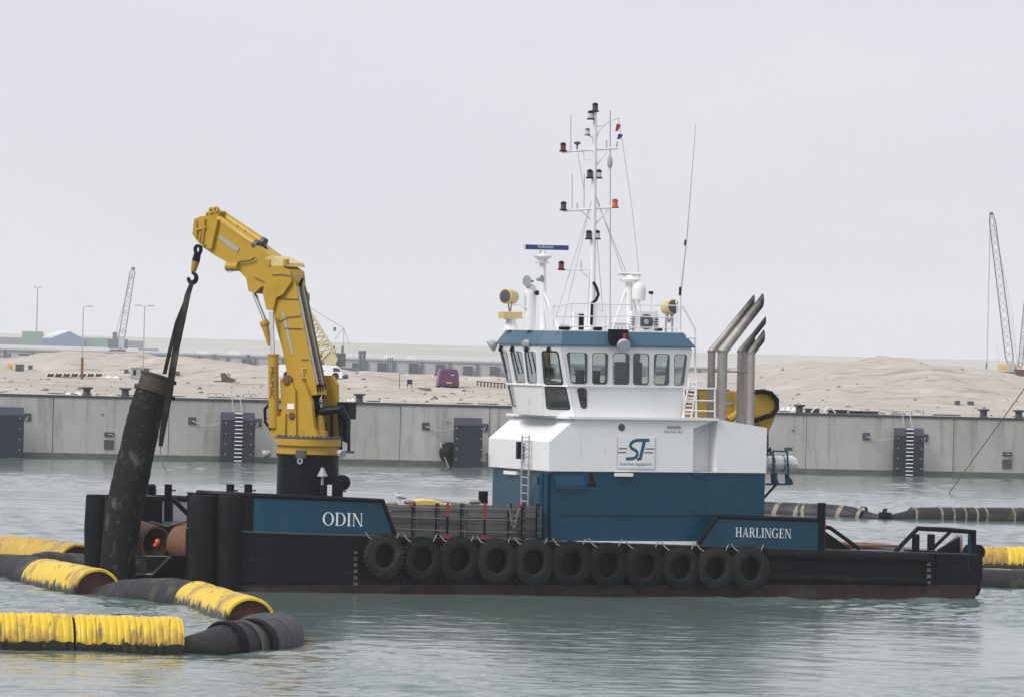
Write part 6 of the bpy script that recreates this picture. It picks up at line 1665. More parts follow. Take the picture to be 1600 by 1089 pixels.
banded('black floating hose with narrow brown bands at the right, behind the stern rail', wpt(1386, 333, 0.02), wpt(1690, 338, 0.12), 0.64, (2.2, 0, 0.32, 1), ((1423, 0.06, -.2), (1463, 0.06, -.15), (1482, 0.05, -.15), (1500, 0.05, -.15), (1518, 0.06, -.15), (1533, 0.06, -.15), (1576, 0.05, -.1), (1594, 0.05, -.1)))
cp = wpt(1383, 333, 0.25)
t = thing('hose_coupling', 'rusty black coupling joining the two banded floating hoses', 'coupling', Matrix.Translation((cp.x, cp.y, 0)))
MB().lathe(cp + Vector((-0.35, 0, -0.1)), (1, 0, 0), [(0, 0.2), (0.2, 0.22), (0.22, 0.36), (0.32, 0.36), (0.33, 0.22), (0.7, 0.2)], 16).build('flange', M_['black'], t)
MB().ball(cp + Vector((0, -0.1, 0.22)), 0.13, 8).build('shackle', M_['black'], t)
# taut line from the right edge down into the water
a, b = W(1482, 771, 404), W(1650, 538, 360)
o = MB().tube([a - (b - a) * 0.02, a.lerp(b, 0.5), b], 0.035, 5).build('mooring_line', M_['rope'], at=a)
tag(o, 'thin taut mooring line slanting into the water at the right picture edge', 'rope')
# ================================================================== THINGS ON THE QUAY AND BEYOND
def W2(px, py, Y): return W(px, py, Y)
def facing(p): return Frame(Matrix.Translation(p))
# ---- lamp posts
def lamp_post(px, ytop, ybase, Y, label, arms):
    b, t = W(px, ybase, Y), W(px + 1, ytop, Y)
    b.z = min(b.z, float(sand_height(np.array(b.x), np.array(Y))) - 0.1) if Y < 980 else b.z
    f = facing(b); h = t.z - b.z
    o = thing('lamp_post', label, 'lamp post', Matrix.Translation(b), 'lamp posts on the sand')
    k = Y / FPX
    MB(f).tube([(0, 0, 0), (0, 0, h)], [1.1 * k, 0.7 * k], 8).build('pole', M_['galv'], o)
    for s in arms:
        MB(f).tube([(0, 0, h), (s * 13 * k, 0, h + 1.2 * k)], 0.5 * k, 6).build('arm', M_['galv'], o)
        MB(f).box(min(s * 6 * k, s * 15 * k), max(s * 6 * k, s * 15 * k), -0.25, 0.25, h + 0.6 * k, h + 2.0 * k).build('lamp_head', M_['grey'], o, smooth=False)
    return o
l1 = lamp_post(127.5, 480, 590, 640, 'tall lamp post with a single arm rising from a rusty base on the sand', (1,))
q = W(128, 592, 640); f = facing(q)
MB(f).tube([(0, -0.2, -0.3), (0, -0.2, W(128, 558, 640).z - q.z)], 0.14, 8).build('rusty_base', M_['rust'], l1)
lamp_post(223, 479, 594, 640, 'tall lamp post with two arms left of the hanging hose', (-1, 1))
lamp_post(57, 450, 518, 1900, 'very thin far lamp mast above the green container', (-0.4, 0.4))

# ---- purple van
vb = land(701, 605.5)
VF = Frame(Matrix.Translation(vb) @ Matrix.Rotation(math.radians(4), 4, 'Z'))
van = thing('parked_van', 'purple van parked on the sand beside the wheelhouse', 'van', VF.M)
k = vb.y / FPX
M_['purple'] = mat('purple_van_paint', (0.105, 0.03, 0.10), 0.35, var=0.05)
M_['van_glass'] = mat('dark_van_glass', (0.085, 0.028, 0.08), 0.12, var=0.05)
hw = 16.2 * k; hh = 29.5 * k
sec = [(-hw, 2.5*k), (-hw * 1.02, 9*k), (-hw * 0.98, 14*k), (-hw * 0.86, 26*k), (-hw * 0.76, hh - 0.6*k), (-hw * 0.55, hh), (hw * 0.55, hh), (hw * 0.76, hh - 0.6*k), (hw * 0.86, 26*k), (hw * 0.98, 14*k), (hw * 1.02, 9*k), (hw, 2.5*k)]
def sect(y, sx, dz=0): return [(x * sx, y, z + (dz if z > 12*k else 0)) for x, z in sec]
MB(VF).loft([sect(0, 0.95, -1.5*k), sect(0.1, 1.0), sect(3.6, 1.0), sect(4.0, 0.98, -6*k), sect(4.9, 0.93, -13*k)]).build('body', M_['purple'], van)
MB(VF).prism([(-hw * 0.72, -0.012, 17*k), (hw * 0.72, -0.012, 17*k), (hw * 0.64, 0.03, 26.5*k), (-hw * 0.64, 0.03, 26.5*k)], (0, 0.04, 0)).build('rear_window', M_['van_glass'], van, smooth=False)
for s in (-1, 1):
    x0, x1 = sorted((s * hw * 0.84, s * hw * 0.97))
    MB(VF).box(x0, x1, -0.02, 0.03, 11.5*k, 16*k).build('tail_light', M_['red_lens'], van, smooth=False)
    MB(VF).ball((s * (hw + 1.6*k), 3.7, 19*k), 1.7*k, 8, (1, 0.6, 1.1)).build('wing_mirror', M_['black'], van)
    for y in (0.7, 3.9):
        w = MB(VF).lathe((s * hw * 0.98 - s * 0.22 if s > 0 else s * hw * 0.98, y, 0.32), (1, 0, 0), [(0, 0.32), (0.22, 0.32)], 16).build('wheel', M_['rubber'], van)
MB(VF).box(-hw * 0.9, hw * 0.9, -0.08, 0.05, 3.2*k, 6.8*k).build('bumper', mat('van_bumper', (0.06, 0.02, 0.055), 0.6), van, smooth=False)
MB(VF).box(-0.26, 0.26, -0.10, -0.082, 7.2*k, 8.8*k).build('number_plate', M_['tarp_yellow'], van, smooth=False)
MB(VF).prism([(0.15, -0.02, 19.5*k), (0.5, -0.02, 19.2*k), (0.48, -0.02, 20.3*k), (0.3, -0.02, 20.2*k)], (0, 0.005, 0)).build('door_emblem', M_['letter_white'], van, smooth=False)

# ---- white tank van half hidden behind the deck crane
wb = land(510, 592)
VF2 = facing(wb); k2 = wb.y / FPX
wv_ = thing('white_van', 'white van half hidden behind the yellow crane', 'van', VF2.M)
MB(VF2).prism([(-78*k2, 0, 3*k2), (-78*k2, 0, 19*k2), (-70*k2, 0, 21*k2), (14*k2, 0, 22*k2), (20*k2, 0, 18*k2), (24*k2, 0, 11*k2), (25*k2, 0, 3*k2)], (0, 2.0, 0)).build('body', M_['white_clean'], wv_, smooth=False)
for x in (-62, 14):
    MB(VF2).lathe((x*k2, -0.05, 0.34), (0, 1, 0), [(0, 0.34), (0.25, 0.34)], 16).build('wheel', M_['rubber'], wv_)
MB(VF2).prism([(10*k2, -0.01, 12*k2), (22*k2, -0.01, 12*k2), (19*k2, -0.01, 17.5*k2), (10*k2, -0.01, 18*k2)], (0, 0.02, 0)).build('window', M_['van_glass'], wv_, smooth=False)
MB(VF2).box(24*k2, 27*k2, 0.2, 1.8, 3*k2, 6*k2).build('bumper', M_['black'], wv_, smooth=False)
MB(VF2).ball((30*k2, 0.5, 5*k2), 4*k2, 8, (1, 1, 1.2)).build('tow_drum', M_['dark_grey'], wv_)

# ---- bits on the sand
def lump(name, label, cat, px, py, w, h, m, group=None, seed=0, n=1, shape=None):
    b = land(px, py); k = b.y / FPX; f = facing(b)
    rnd = random.Random(seed)
    o = thing(name, label, cat, Matrix.Translation(b), group)
    for i in range(n):
        cx = (i - (n - 1) / 2) * w / n * k
        mb = MB(f); rings = []
        W_, H_ = w / n * k * 0.62, h * k * rnd.uniform(0.75, 1.05)
        for a in range(7):
            t = a / 6; rr = math.sqrt(max(0.02, 1 - t ** 1.6))
            rings.append([(cx + W_ * rr * math.cos(2*math.pi*j/14) * rnd.uniform(0.82, 1.12), 0.8 * W_ * rr * math.sin(2*math.pi*j/14) * rnd.uniform(0.85, 1.1), -0.15 + H_ * t * rnd.uniform(0.93, 1.05)) for j in range(14)])
        mb.loft(rings).build('fold', m, o)
    return o
M_['sheet_white'] = mat('white_plastic_sheeting', (0.72, 0.72, 0.70), 0.5, var=0.12, scale=2)
lump('sheeting_heap', 'crumpled white sheeting heap on the quay, left of the first bollard', 'sheeting', 114, 616, 34, 8, M_['sheet_white'], 'white sheeting heaps', 1, 2)
lump('sheeting_heap', 'low white sheeting strip on the quay left of the hose top', 'sheeting', 177, 619, 18, 5, M_['sheet_white'], 'white sheeting heaps', 2, 2)
lump('sheeting_heap', 'white sheeting heap on the quay beside the folded yellow crane', 'sheeting', 1232, 641, 26, 9, M_['sheet_white'], 'white sheeting heaps', 3, 3)
lump('sheeting_heap', 'small white heap on the quay beside the bollard right of the yellow crane', 'sheeting', 548, 626, 14, 7, M_['sheet_white'], 'white sheeting heaps', 4, 2)
lump('sheeting_heap', 'white sheeting lying beside the row of trough frames on the sand', 'sheeting', 170, 590, 34, 7, M_['sheet_white'], 'white sheeting heaps', 5, 3)
lump('yellow_drum_heap', 'small yellow heap at the far left of the sand', 'heap', 15, 576, 9, 9, M_['yellow'], None, 6, 1)
lump('rubble_heap', 'grey rubble heap in the sand near the van', 'rubble', 735, 612, 12, 5, mat('grey_rubble', (0.25, 0.22, 0.19), 0.9, var=0.3, scale=2), None, 7, 3)
# brown clamshell grab
b = land(352, 597); k = b.y / FPX; f = facing(b)
gr = thing('clamshell_grab', 'dark brown clamshell grab lying on the sand left of the crane', 'grab', Matrix.Translation(b))
M_['grab'] = mat('dark_brown_steel', (0.085, 0.065, 0.055), 0.8, var=0.3)
MB(f).prism([(-13*k, 0, 0), (-6*k, 0, 2*k), (-7*k, 0, 11*k), (-9*k, 0, 14*k), (-2*k, 0, 15*k), (3*k, 0, 9*k), (15*k, 0, 5*k), (16*k, 0, 3*k), (10*k, 0, 0)], (0, 1.6, 0)).build('bucket', M_['grab'], gr, smooth=False)
MB(f).prism([(-22*k, -0.3, -0.1), (12*k, -0.3, -0.1), (6*k, -0.3, 2*k), (-16*k, -0.3, 2*k)], (0, 1.2, 0)).build('lower_shell', M_['grab'], gr, smooth=False)
MB(f).ring((4*k, 0.4, 11*k), (0, 1, 0), [(-.05, 1.8*k), (.05, 1.8*k), (.05, 3.2*k), (-.05, 3.2*k)], 12).build('lifting_eye', M_['grab'], gr)
# row of trough frames
b = land(118, 590); k = b.y / FPX; f = facing(b)
tr = thing('trough_frame_row', 'row of pale slanted concrete frames with dark troughs on the sand', 'frames', Matrix.Translation(b))
f0 = g0 = None
for i in range(8):
    x = (-46 + i * 12.5) * k; dz = (i * 0.35) * k
    if f0 is None:
        f0 = MB(f).prism([(x - 1.2*k, 0, 0), (x + 0.8*k, 0, 0), (x + 3.8*k, 0, 7*k), (x + 2.0*k, 0, 7*k)], (0, 1.2, 0)).build('frame', M_['sheet_white'], tr, smooth=False); x00 = x
        g0 = MB(f).box(x + 1.5*k, x + 12*k, 0.3, 1.0, 0.6*k, 5.2*k).build('trough', M_['rust'], tr, smooth=False)
        h0 = MB(f).box(x + 2*k, x + 13*k, 0.1, 0.25, 5.4*k, 6.2*k).build('top_rail', M_['sheet_white'], tr, smooth=False)
    else:
        piece(f0, tr, (x - x00, 0, dz))
        if i < 7: piece(g0, tr, (x - x00, 0, dz)); piece(h0, tr, (x - x00, 0, dz))
MB(f).box(-55*k, 10*k, -0.2, 0.1, -0.1, 0.8*k).build('sleeper', M_['grab'], tr, smooth=False)
def crate(name, label, px0, px1, py0, py1, m, group=None, depth=1.5, door=None):
    b = land((px0 + px1) / 2, py1); k = b.y / FPX; f = facing(b)
    w, h = (px1 - px0) * k / 2, (py1 - py0) * k
    o = thing(name, label, name.split('_')[-1], Matrix.Translation(b), group)
    MB(f).box(-w, w, 0, depth, -0.2, h).build('body', m, o, smooth=False)
    MB(f).box(-w * 1.03, w * 1.03, -0.03, depth + 0.03, h + 0.002, h + 0.08).build('lid', M_['dark_grey'], o, smooth=False)
    if door: MB(f).box(-w * 0.5, w * 0.1, -0.02, -0.002, h * 0.45, h * 0.9).build('opening', M_['black'], o, smooth=False)
    return o
crate('site_cabin', 'grey site cabin on the sand beside the two-armed lamp post', 204, 219, 576, 593, M_['grey'], door=True)
crate('dark_crate', 'dark crate on the sand right against the grey site cabin', 220, 232, 576, 588, M_['dark_grey'])
crate('small_crate', 'small dark crate on the sand left of the grey site cabin', 194, 199.5, 578, 583.5, M_['dark_grey'])
crate('small_crate', 'small dark crate on the sand behind the black hose sling', 274, 280, 581, 587, M_['dark_grey'])
crate('small_crate', 'small dark crate at the foot of the left sand mound', 44, 49.5, 571.5, 577.5, M_['dark_grey'])
crate('pump_crate', 'blue-grey pump unit on the sand at the far left', 24, 36, 570, 580, M_['dark_grey'])
crate('dark_block', 'dark block half buried in the right-hand dune, left one of two', 1493, 1500, 627, 633, M_['dark_grey'])
crate('dark_block', 'dark block half buried in the right-hand dune, right one of two', 1513, 1521.5, 628, 633, M_['dark_grey'])
b = land(640, 606); k = b.y / FPX; f = facing(b)
sg = thing('blue_signboard', 'small dark blue signboard on legs standing on the sand left of the van', 'sign', Matrix.Translation(b))
MB(f).box(-4.2*k, 4.2*k, -0.05, 0.05, 6*k, 13.5*k).build('board', M_['fender_blue'], sg, smooth=False)
for s in (-3.4, 3.4): MB(f).tube([(s*k, 0, -0.2), (s*k, 0, 6.5*k)], 0.7*k, 6).build('leg', M_['dark_grey'], sg)
b = land(624, 606); k = b.y / FPX; f = facing(b)
po = thing('marker_post', 'thin bent marker post on the sand left of the signboard', 'post', Matrix.Translation(b))
MB(f).tube([(0, 0, -0.2), (0, 0, 22.5*k), (7.5*k, 0, 24*k)], 0.75*k, 6).build('pole', M_['dark_grey'], po)
o = MB(facing(land(655, 608))).prism([(-16*land(655,608).y/FPX, 0, 0), (18*land(655,608).y/FPX, 0, 0.0), (2*land(655,608).y/FPX, 0, -0.2)], (0, 2.0, 0.15)).build('steel_plate', M_['grab'], at=(0, 0, 0), smooth=False)
tag(o, 'flat dark steel plate lying on the sand beside the signboard', 'plate')
b = land(768, 605); k = b.y / FPX; f = facing(b)
fe = thing('rack_fence', 'low rail with short upright bars on the sand beside the wheelhouse', 'rack', Matrix.Translation(b))
MB(f).bar((-24*k, 0, 9.2*k), (22*k, 0, 6.4*k), 0.1).build('top_rail', M_['grab'], fe, smooth=False)
p0 = None
for i in range(9):
    x = (-22 + i * 5.3) * k; z = (9 - i * 0.32) * k
    MB(f).box(x - 0.08, x + 0.08, -0.05, 0.05, -0.2, z).build('upright', M_['grab'], fe, smooth=False)
# dark beams and white hose lying along the quay right of the folded crane
def beam(label, px0, px1, py, m, h=5):
    y = 1.6 + abs(px0 % 7) * 0.1
    a, b = QUAY.y(px0, py, y), QUAY.y(px1, py, y)
    z0 = QTOP + 0.06; hz = h * 460 / FPX
    o = thing('steel_beam', label, 'beam', at(QUAY, (a.x, y, z0)), 'beams lying along the quay')
    MB(QUAY).box(a.x, b.x, y, y + 0.4, z0 - 0.02, z0 + hz * 0.25).build('lower_flange', m, o, smooth=False)
    MB(QUAY).box(a.x, b.x, y + 0.12, y + 0.28, z0 + hz * 0.25, z0 + hz * 0.8).build('web', m, o, smooth=False)
    MB(QUAY).box(a.x, b.x, y, y + 0.4, z0 + hz * 0.8, z0 + hz).build('upper_flange', m, o, smooth=False)
beam('long dark beam on the quay left of the ladder fender on the right', 1328, 1373, 642, M_['coping'])
beam('dark blue beam on the quay in the middle of the three', 1296, 1325, 640, M_['fender_blue'], 6)
beam('short dark beam on the quay nearest the folded crane', 1260, 1281, 640, M_['coping'], 7)
wh_ = QUAY.y(1285, 640, 1.0)
pts = []
for i in range(15):
    x = wh_.x - 0.9 + i * 0.14
    pts.append((x, 1.0, QTOP + 0.1 + 0.4 * abs(math.sin(i * 0.45))))
o = MB(QUAY).tube(pts, 0.06, 6).build('white_hose', M_['sheet_white'], at=(wh_.x, 1.0, QTOP + 0.06))
tag(o, 'white hose arching over the dark beams on the quay', 'hose')

# ---- lattice cranes far behind
def lattice(mb, p, q, w0, w1, n, r):
    p, q = Vector(p), Vector(q); d = (q - p).normalized()
    sx = d.cross(Vector((0, 1, 0))).normalized(); sy = d.cross(sx).normalized()
    ring = []
    for i in range(n + 1):
        f = i / n; c = p.lerp(q, f); w = (w0 + (w1 - w0) * f) / 2
        if i == 0: w *= 0.4
        if i == n: w *= 0.5
        ring.append([c + sx * a * w + sy * b * w for a, b in ((-1, -1), (1, -1), (1, 1), (-1, 1))])
    for i in range(n):
        for k in range(4):
            mb.tube([ring[i][k], ring[i+1][k]], r, 4, cap=False)
            a, b = (k, (k + 1) % 4) if i % 2 else ((k + 1) % 4, k)
            mb.tube([ring[i][a], ring[i+1][b]], r * 0.65, 4, cap=False)
            if i % 4 == 0: mb.tube([ring[i][k], ring[i][(k + 1) % 4]], r * 0.7, 4, cap=False)
    return ring
def crawler(label, Y, foot, tip, base_box, cab_m, m, wpx, group='lattice cranes in the distance', counter=1):
    k = Y / FPX
    p, q = W(*foot, Y), W(*tip, Y)
    b = W(base_box[0], base_box[3], Y)
    o = thing('lattice_crane', label, 'crane', Matrix.Translation(b), group)
    mb = MB(); lattice(mb, p, q, wpx * k, wpx * k * 0.75, 18, 0.42 * k)
    x = mb.build('boom', m, o, smooth=False)
    MB().ball(q, 3.2 * k, 8).build('boom_tip', M_['dark_grey'], o)
    a = W(base_box[0], base_box[1], Y); c = W(base_box[2], base_box[3], Y)
    hgt = a.z - c.z
    MB().box(a.x, c.x, Y - 1.5, Y + 1.5, c.z + hgt * 0.38, a.z - hgt * 0.12).build('machine_house', cab_m, o, smooth=False)
    MB().box(a.x + (c.x - a.x) * 0.55, a.x + (c.x - a.x) * 0.85, Y - 1.8, Y - 1.51, c.z + hgt * 0.4, a.z).build('cab', M_['light_grey'], o, smooth=False)
    for s in (-1, 1):
        MB().prism([(a.x, Y + s * 1.9 - 0.4, c.z + hgt * 0.16), (a.x + hgt * 0.16, Y + s * 1.9 - 0.4, c.z - 0.3), (c.x - hgt * 0.16, Y + s * 1.9 - 0.4, c.z - 0.3), (c.x, Y + s * 1.9 - 0.4, c.z + hgt * 0.16), (c.x - hgt * 0.16, Y + s * 1.9 - 0.4, c.z + hgt * 0.34), (a.x + hgt * 0.16, Y + s * 1.9 - 0.4, c.z + hgt * 0.34)], (0, 0.8, 0)).build('track', M_['dark_grey'], o, smooth=False)
    return o, p, q, k
M_['crane_blue'] = mat('grey_blue_crane_paint', (0.10, 0.13, 0.17), 0.6, var=0.1, scale=0.3)
M_['maroon'] = mat('maroon_paint', (0.10, 0.035, 0.035), 0.6)
M_['lattice'] = mat('lattice_steel', (0.13, 0.14, 0.15), 0.6, var=0.1)
M_['cream_lattice'] = mat('cream_lattice_paint', (0.66, 0.58, 0.30), 0.6, var=0.08)
o, p, q, k = crawler('grey lattice crawler crane far behind the lamp posts on the left', 2150, (187, 545), (208, 420), (169, 526, 199, 556), M_['crane_blue'], M_['lattice'], 10)
MB().tube([W(179, 527, 2150), W(208, 424, 2150)], 0.3 * k, 4).build('pendant_line', M_['lattice'], o)
MB().box(W(176, 528, 2150).x, W(183, 528, 2150).x, 2149, 2151, W(176, 534, 2150).z, W(176, 519, 2150).z).build('gantry', M_['crane_blue'], o, smooth=False)
o, p, q, k = crawler('tall lattice crawler crane above the right-hand dune', 900, (1579, 572), (1549, 334), (1560, 566, 1588, 588), M_['cream'], M_['lattice'], 12.5)
for x0, x1, yb in ((1547, 1541.5, 575), (1548, 1542.5, 575)):
    MB().tube([W(x0, 338, 900), W(x1, yb, 900)], 0.22 * k, 4).build('hoist_line', M_['lattice'], o)
MB().tube([W(1541, 567, 900), W(1540.5, 577, 900)], 0.75 * k, 6).build('hook_block', M_['black'], o)
for xy in ((1572, 452), (1581, 482), (1559, 538)):
    MB().tube([W(1550, 336, 900), W(*xy, 900), W(1590, 570, 900)] if xy[0] > 1560 else [W(1557, 535, 900), W(1561, 566, 900)], 0.16 * k, 4).build('pendant_line', M_['lattice'], o)
o2, p, q, k = crawler('second lattice crane cut by the right picture edge', 880, (1594, 575), (1603, 470), (1586, 574, 1618, 596), M_['maroon'], M_['lattice'], 7, counter=0)
# cream grab-dredger crane and its vessel in the far basin
Yd = 1250
kd = Yd / FPX
dz_ = thing('dredging_vessel', 'grey dredging vessel with a cream lattice crane behind the yellow crane', 'ship', Matrix.Translation(W(500, 592, Yd)))
hp_ = [W(380, 570, Yd), W(548, 575, Yd), W(561, 570, Yd), W(552, 600, Yd), W(380, 600, Yd)]
for h_ in hp_: h_.z = max(h_.z, 0.0)
MB().prism([(h_.x, Yd, h_.z) for h_ in hp_], (0, 9, 0)).build('hull', M_['crane_blue'], dz_, smooth=False)
a, b = W(496, 552, Yd), W(552, 573, Yd)
MB().box(a.x, a.x + 24*kd, Yd + 2, Yd + 7, b.z, a.z).build('deckhouse', M_['grey'], dz_, smooth=False)
MB().box(W(540, 0, Yd).x + 0, W(540, 0, Yd).x + 14*kd, Yd + 1, Yd + 6, b.z, W(545, 552, Yd).z).build('bridge', M_['crane_blue'], dz_, smooth=False)
MB().box(W(551, 0, Yd).x, W(551, 0, Yd).x + 4*kd, Yd + 0.9, Yd + 0.99, W(551, 568, Yd).z, W(551, 560, Yd).z).build('red_marking', M_['red'], dz_, smooth=False)
mb = MB(); lattice(mb, W(516, 563, Yd), W(468, 478, Yd), 26 * kd, 19 * kd, 13, 1.9 * kd)
mb.build('crane_boom', M_['cream_lattice'], dz_, smooth=False)
MB().prism([W(x, y, Yd - 1.5) for x, y in ((503, 553), (519, 549), (528, 560), (524, 569), (507, 570))], (0, 3, 0)).build('boom_foot', M_['cream_lattice'], dz_, smooth=False)
for t_ in ((537, 513, 470, 472), (537, 513, 523, 530), (537, 513, 537, 555), (537, 513, 546, 540)):
    MB().tube([W(t_[0], t_[1], Yd), W(t_[2], t_[3], Yd)], 0.35 * kd, 4).build('rigging', M_['lattice'], dz_)
MB().box(W(535, 0, Yd).x, W(535, 0, Yd).x + 4*kd, Yd - 0.4, Yd + 0.4, W(537, 518, Yd).z, W(537, 512, Yd).z).build('mast_head', M_['crane_blue'], dz_, smooth=False)
for x in (535, 548):
    MB().box(W(x, 0, Yd).x, W(x, 0, Yd).x + 3*kd, Yd, Yd + 1, W(x, 553, Yd).z, W(x, 541, Yd).z).build('funnel', M_['crane_blue'], dz_, smooth=False)
# twin dark silo pair and small white ship beside the dredger
for i, x in enumerate((563, 569)):
    a = W(x, 549, 1500); kk = 1500 / FPX
    t = thing('steel_silo', ('left' if i == 0 else 'right') + ' one of the two dark upright silos beside the dredging vessel', 'silo', Matrix.Translation((a.x, 1500, 0)), 'upright silos')
    MB().lathe((a.x, 1500, 0), (0, 0, 1), [(0, 2.6*kk), (a.z * 0.9, 2.6*kk), (a.z, 3.2*kk)], 12).build('shaft', M_['crane_blue'], t)
    MB().lathe((a.x, 1500, a.z), (0, 0, 1), [(0, 3.2*kk), (1.2*kk, 3.0*kk)], 12).build('cap', M_['dark_grey'], t)
b = W(590, 578, 1450); kk = 1450 / FPX; f = facing(Vector((b.x, 1450, 0)))
ws = thing('white_launch', 'small white launch moored right of the upright silos', 'boat', f.M)
MB(f).prism([(-13*kk, 0, -0.3), (12*kk, 0, -0.3), (15*kk, 0, 5*kk), (-15*kk, 0, 5*kk)], (0, 3, 0)).build('hull', M_['white_clean'], ws, smooth=False)
MB(f).box(-9*kk, 7*kk, 0.4, 2.6, 5*kk, 10*kk).build('cabin', M_['white_clean'], ws, smooth=False)
for i in range(4): MB(f).box((-8 + i * 3.8)*kk, (-5.6 + i * 3.8)*kk, 0.36, 0.399, 6.4*kk, 8.8*kk).build('window', M_['fender_blue'], ws, smooth=False)
MB(f).tube([(6*kk, 1, 9*kk), (8*kk, 1, 22*kk)], 0.4*kk, 5).build('mast', M_['lattice'], ws)
# ---- far-left buildings on the opposite shore
Yc = 4300
kc = Yc / FPX
def far_box(name, label, cat, px0, px1, py0, py1, m, Y=Yc, depth=10, group=None, ridge=None, roof=None):
    a, b = W(px0, py0, Y), W(px1, py1, Y)
    z0 = 4.9
    z1 = W((px0 + px1) / 2, (py0), Y).z
    f = Frame(Matrix.Translation(((a.x + b.x) / 2, Y, z0)))
    o = thing(name, label, cat, f.M, group); w = (b.x - a.x) / 2
    MB(f).box(-w, w, 0, depth, 0, z1 - z0).build('wall', m, o, smooth=False)
    n = max(2, int((px1 - px0) / 7))
    for i in range(n):
        x = -w + (i + 0.5) * 2 * w / n
        MB(f).box(x - 0.2, x + 0.2, -0.2, -0.002, 0.2, z1 - z0 - 0.2).build('rib', m, o, smooth=False)
    return o, f, w, z1 - z0
M_['green'] = mat('green_container', (0.06, 0.18, 0.13), 0.6, var=0.08, scale=0.2)
M_['shed_blue'] = mat('blue_shed_cladding', (0.035, 0.085, 0.22), 0.6, var=0.08, scale=0.2)
M_['roof_pale'] = mat('pale_shed_roof', (0.62, 0.68, 0.70), 0.6, var=0.05, scale=0.2)
M_['slate'] = mat('slate_blue_stack', (0.10, 0.11, 0.15), 0.7, var=0.1, scale=0.2)
far_box('container_stack', 'tall green container stack at the far left on the opposite shore', 'containers', 34.5, 66, 518, 537, M_['green'])
far_box('container_stack', 'long low green container row right of the blue shed', 'containers', 131, 170, 528, 541, M_['green'])
far_box('container_stack', 'long low dark stack at the left picture edge on the opposite shore', 'containers', -20, 34, 527, 537, M_['slate'])
far_box('container_stack', 'dark low stack right of the grey crawler crane', 'containers', 189, 222, 532.5, 542, M_['slate'], Y=4320)
far_box('site_hut', 'pale blue hut right of the grey crawler crane', 'hut', 216, 246, 544.5, 554, mat('pale_blue_hut', (0.16, 0.22, 0.33), 0.6, var=0.1, scale=0.2), Y=3000)
o, f, w, h = far_box('storage_shed', 'blue storage shed with a pale pitched roof at the far left', 'shed', 67, 131, 529, 540, M_['shed_blue'], Y=4290)
rz = W(108, 518, 4290).z - 4.9
xr = W(108, 518, 4290).x - (f.M.translation.x)
MB(f).prism([(-w * 0.62, -0.02, h), (w, -0.02, h), (xr, -0.02, rz)], (0, 10, 0)).build('gable', M_['shed_blue'], o, smooth=False)
MB(f).prism([(-w * 1.02, -0.2, h + 0.02), (-w * 0.62, -0.3, h + 0.02), (xr, -0.3, rz + 0.05), (xr - w * 0.6, 4, rz + 0.05)], (0, 0.05, 0.25)).build('roof', M_['roof_pale'], o, smooth=False)
# white goods stacked along the far quay
for i, (x, y, w_, h_) in enumerate(((642, 561, 16, 6), (606, 563, 20, 5), (520, 556, 14, 4), (318, 545, 22, 4), (365, 549, 20, 5))):
    a = W(x, y, 2090); kk = 2090 / FPX
    f = facing(Vector((a.x, 2090, 5.5)))
    t = thing('white_tent', ['white stacked load on the far quay directly left of the van', 'white stacked load on the far quay above the small launch', 'white stacked load on the far quay behind the dredger boom', 'white stacked load on the far quay right of the black sling', 'white stacked load on the far quay left of the crane cylinders'][i], 'load', f.M, 'white loads on the far quay')
    MB(f).box(-w_ / 2 * kk, w_ / 2 * kk, 0, 3, 0, h_ * 0.6 * kk).build('lower_layer', M_['sheet_white'], t, smooth=False)
    MB(f).prism([(-w_ * 0.4 * kk, 0.2, h_ * 0.6 * kk), (w_ * 0.35 * kk, 0.2, h_ * 0.6 * kk), (w_ * 0.2 * kk, 0.2, h_ * kk), (-w_ * 0.3 * kk, 0.2, h_ * kk)], (0, 2.5, 0)).build('upper_layer', M_['sheet_white'], t, smooth=False)

# masts, piles and stacked goods along the far basin
rb = random.Random(21)
for i, (x, y0, w_, Y, m_, nm, ct, lb) in enumerate((
    (610, 556, 9, 1700, 'slate', 'far_pile_cluster', 'piles', 'dark pile cluster right of the small white launch'),
    (335, 551, 7, 1800, 'slate', 'far_pile_cluster', 'piles', 'dark pile cluster in the far basin right of the black sling'),
    (388, 552, 6, 1800, 'slate', 'far_pile_cluster', 'piles', 'dark pile cluster in the far basin just left of the yellow crane'),
    (80, 556, 7, 1800, 'slate', 'far_pile_cluster', 'piles', 'dark pile cluster behind the left sand mound'),
    (14, 549, 7, 1800, 'slate', 'far_pile_cluster', 'piles', 'dark pile cluster at the left picture edge'))):
    kk = Y / FPX; a = W(x, y0, Y)
    t = thing(nm, lb, ct, Matrix.Translation((a.x, Y, 0)), 'pile clusters in the far basin')
    for j in range(3):
        xx = a.x + (j - 1) * w_ * 0.36 * kk
        MB().lathe((xx, Y + (j % 2), -0.5), (0, 0, 1), [(0, 1.0 * kk), (a.z + rb.uniform(0, 1.5) * kk, 1.0 * kk)], 8).build('pile', M_[m_], t)
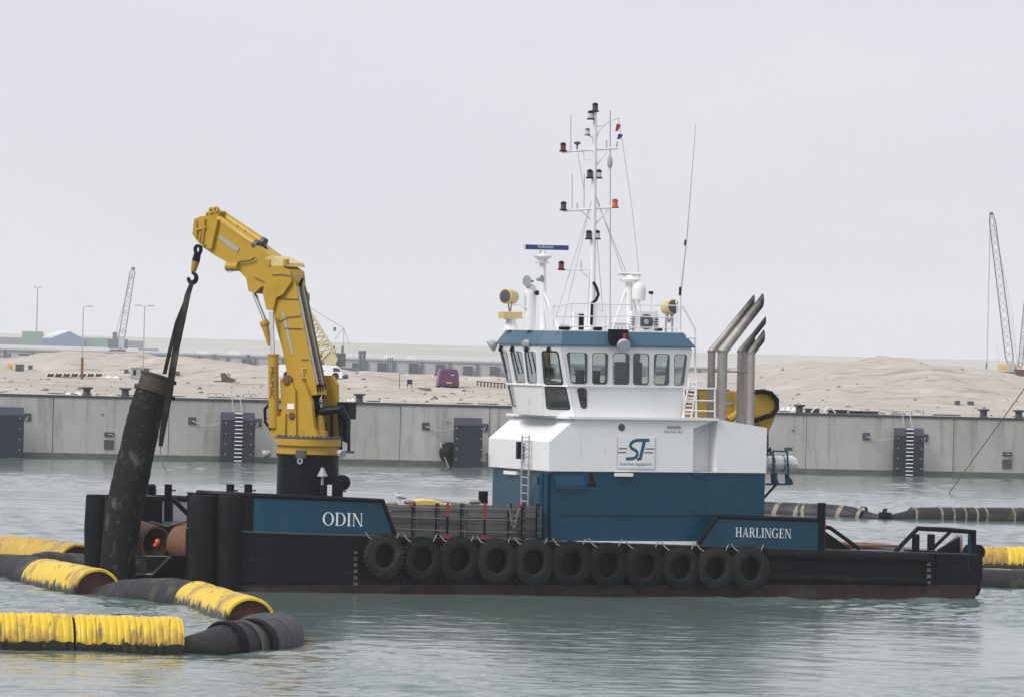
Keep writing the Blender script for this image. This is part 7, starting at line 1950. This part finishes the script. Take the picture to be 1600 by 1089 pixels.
# barge hull behind the left ridge
a, b = W(318, 561, 1600), W(446, 575, 1600)
f = facing(Vector((a.x, 1600, 0)))
bg = thing('far_barge', 'long low blue-grey barge in the far basin left of the yellow crane', 'barge', f.M)
Lb = b.x - a.x; kk = 1600 / FPX
MB(f).prism([(0, 0, -0.4), (Lb, 0, -0.4), (Lb + 3*kk, 0, 1.9), (-3*kk, 0, 1.9)], (0, 8, 0)).build('hull', M_['crane_blue'], bg, smooth=False)
for j in range(6):
    MB(f).box((8 + j * 20)*kk, (16 + j * 20)*kk, 2, 5, 1.9, 1.9 + rb.uniform(2, 6)*kk).build('deck_load', M_['slate'] if j % 2 else M_['grey'], bg, smooth=False)
# stones and scraps strewn over the sand: too many and too small to tell apart
rs_ = random.Random(5)
mb = MB()
for i in range(900):
    x = rs_.uniform(-62, 66); y0 = QO.y + (x - QO.x) * math.tan(q_ang)
    y = y0 + 6 + 230 * rs_.random() ** 1.6
    z = float(sand_height(np.array(x), np.array(y)))
    r_ = 0.05 + 0.22 * rs_.random() ** 3
    mb.add([(x - r_ * rs_.uniform(.8, 2.2), y, z - 0.03), (x, y - r_, z - 0.03), (x + r_ * rs_.uniform(.8, 2.2), y, z - 0.03), (x, y + r_, z - 0.03), (x + rs_.uniform(-.05, .05), y, z + r_ * rs_.uniform(.5, 1.1))],
           [(0, 1, 4), (1, 2, 4), (2, 3, 4), (3, 0, 4)])
o = mb.build('scattered_stones', mat('stones_and_scraps', (0.16, 0.14, 0.12), 0.9, var=0.5, scale=0.6), smooth=False)
o["kind"] = "stuff"; o["label"] = "stones and scraps strewn over the sand"

# ================================================================== HAZE
hz = MB().box(-3950, 3950, -220, 7950, -3.0, 62.0).build('haze', None, smooth=False)
hz["kind"] = "stuff"; hz["label"] = "pale sea haze over the harbour"
hm = bpy.data.materials.new('haze'); hm.use_nodes = True
n, l = hm.node_tree.nodes, hm.node_tree.links
n.remove(n['Principled BSDF'])
pv = n.new('ShaderNodeVolumePrincipled')
pv.inputs['Color'].default_value = (1.0, 1.0, 1.0, 1)
pv.inputs['Density'].default_value = 0.0001
pv.inputs['Anisotropy'].default_value = 0.0
l.new(pv.outputs[0], n['Material Output'].inputs['Volume'])
hz.data.materials.append(hm)
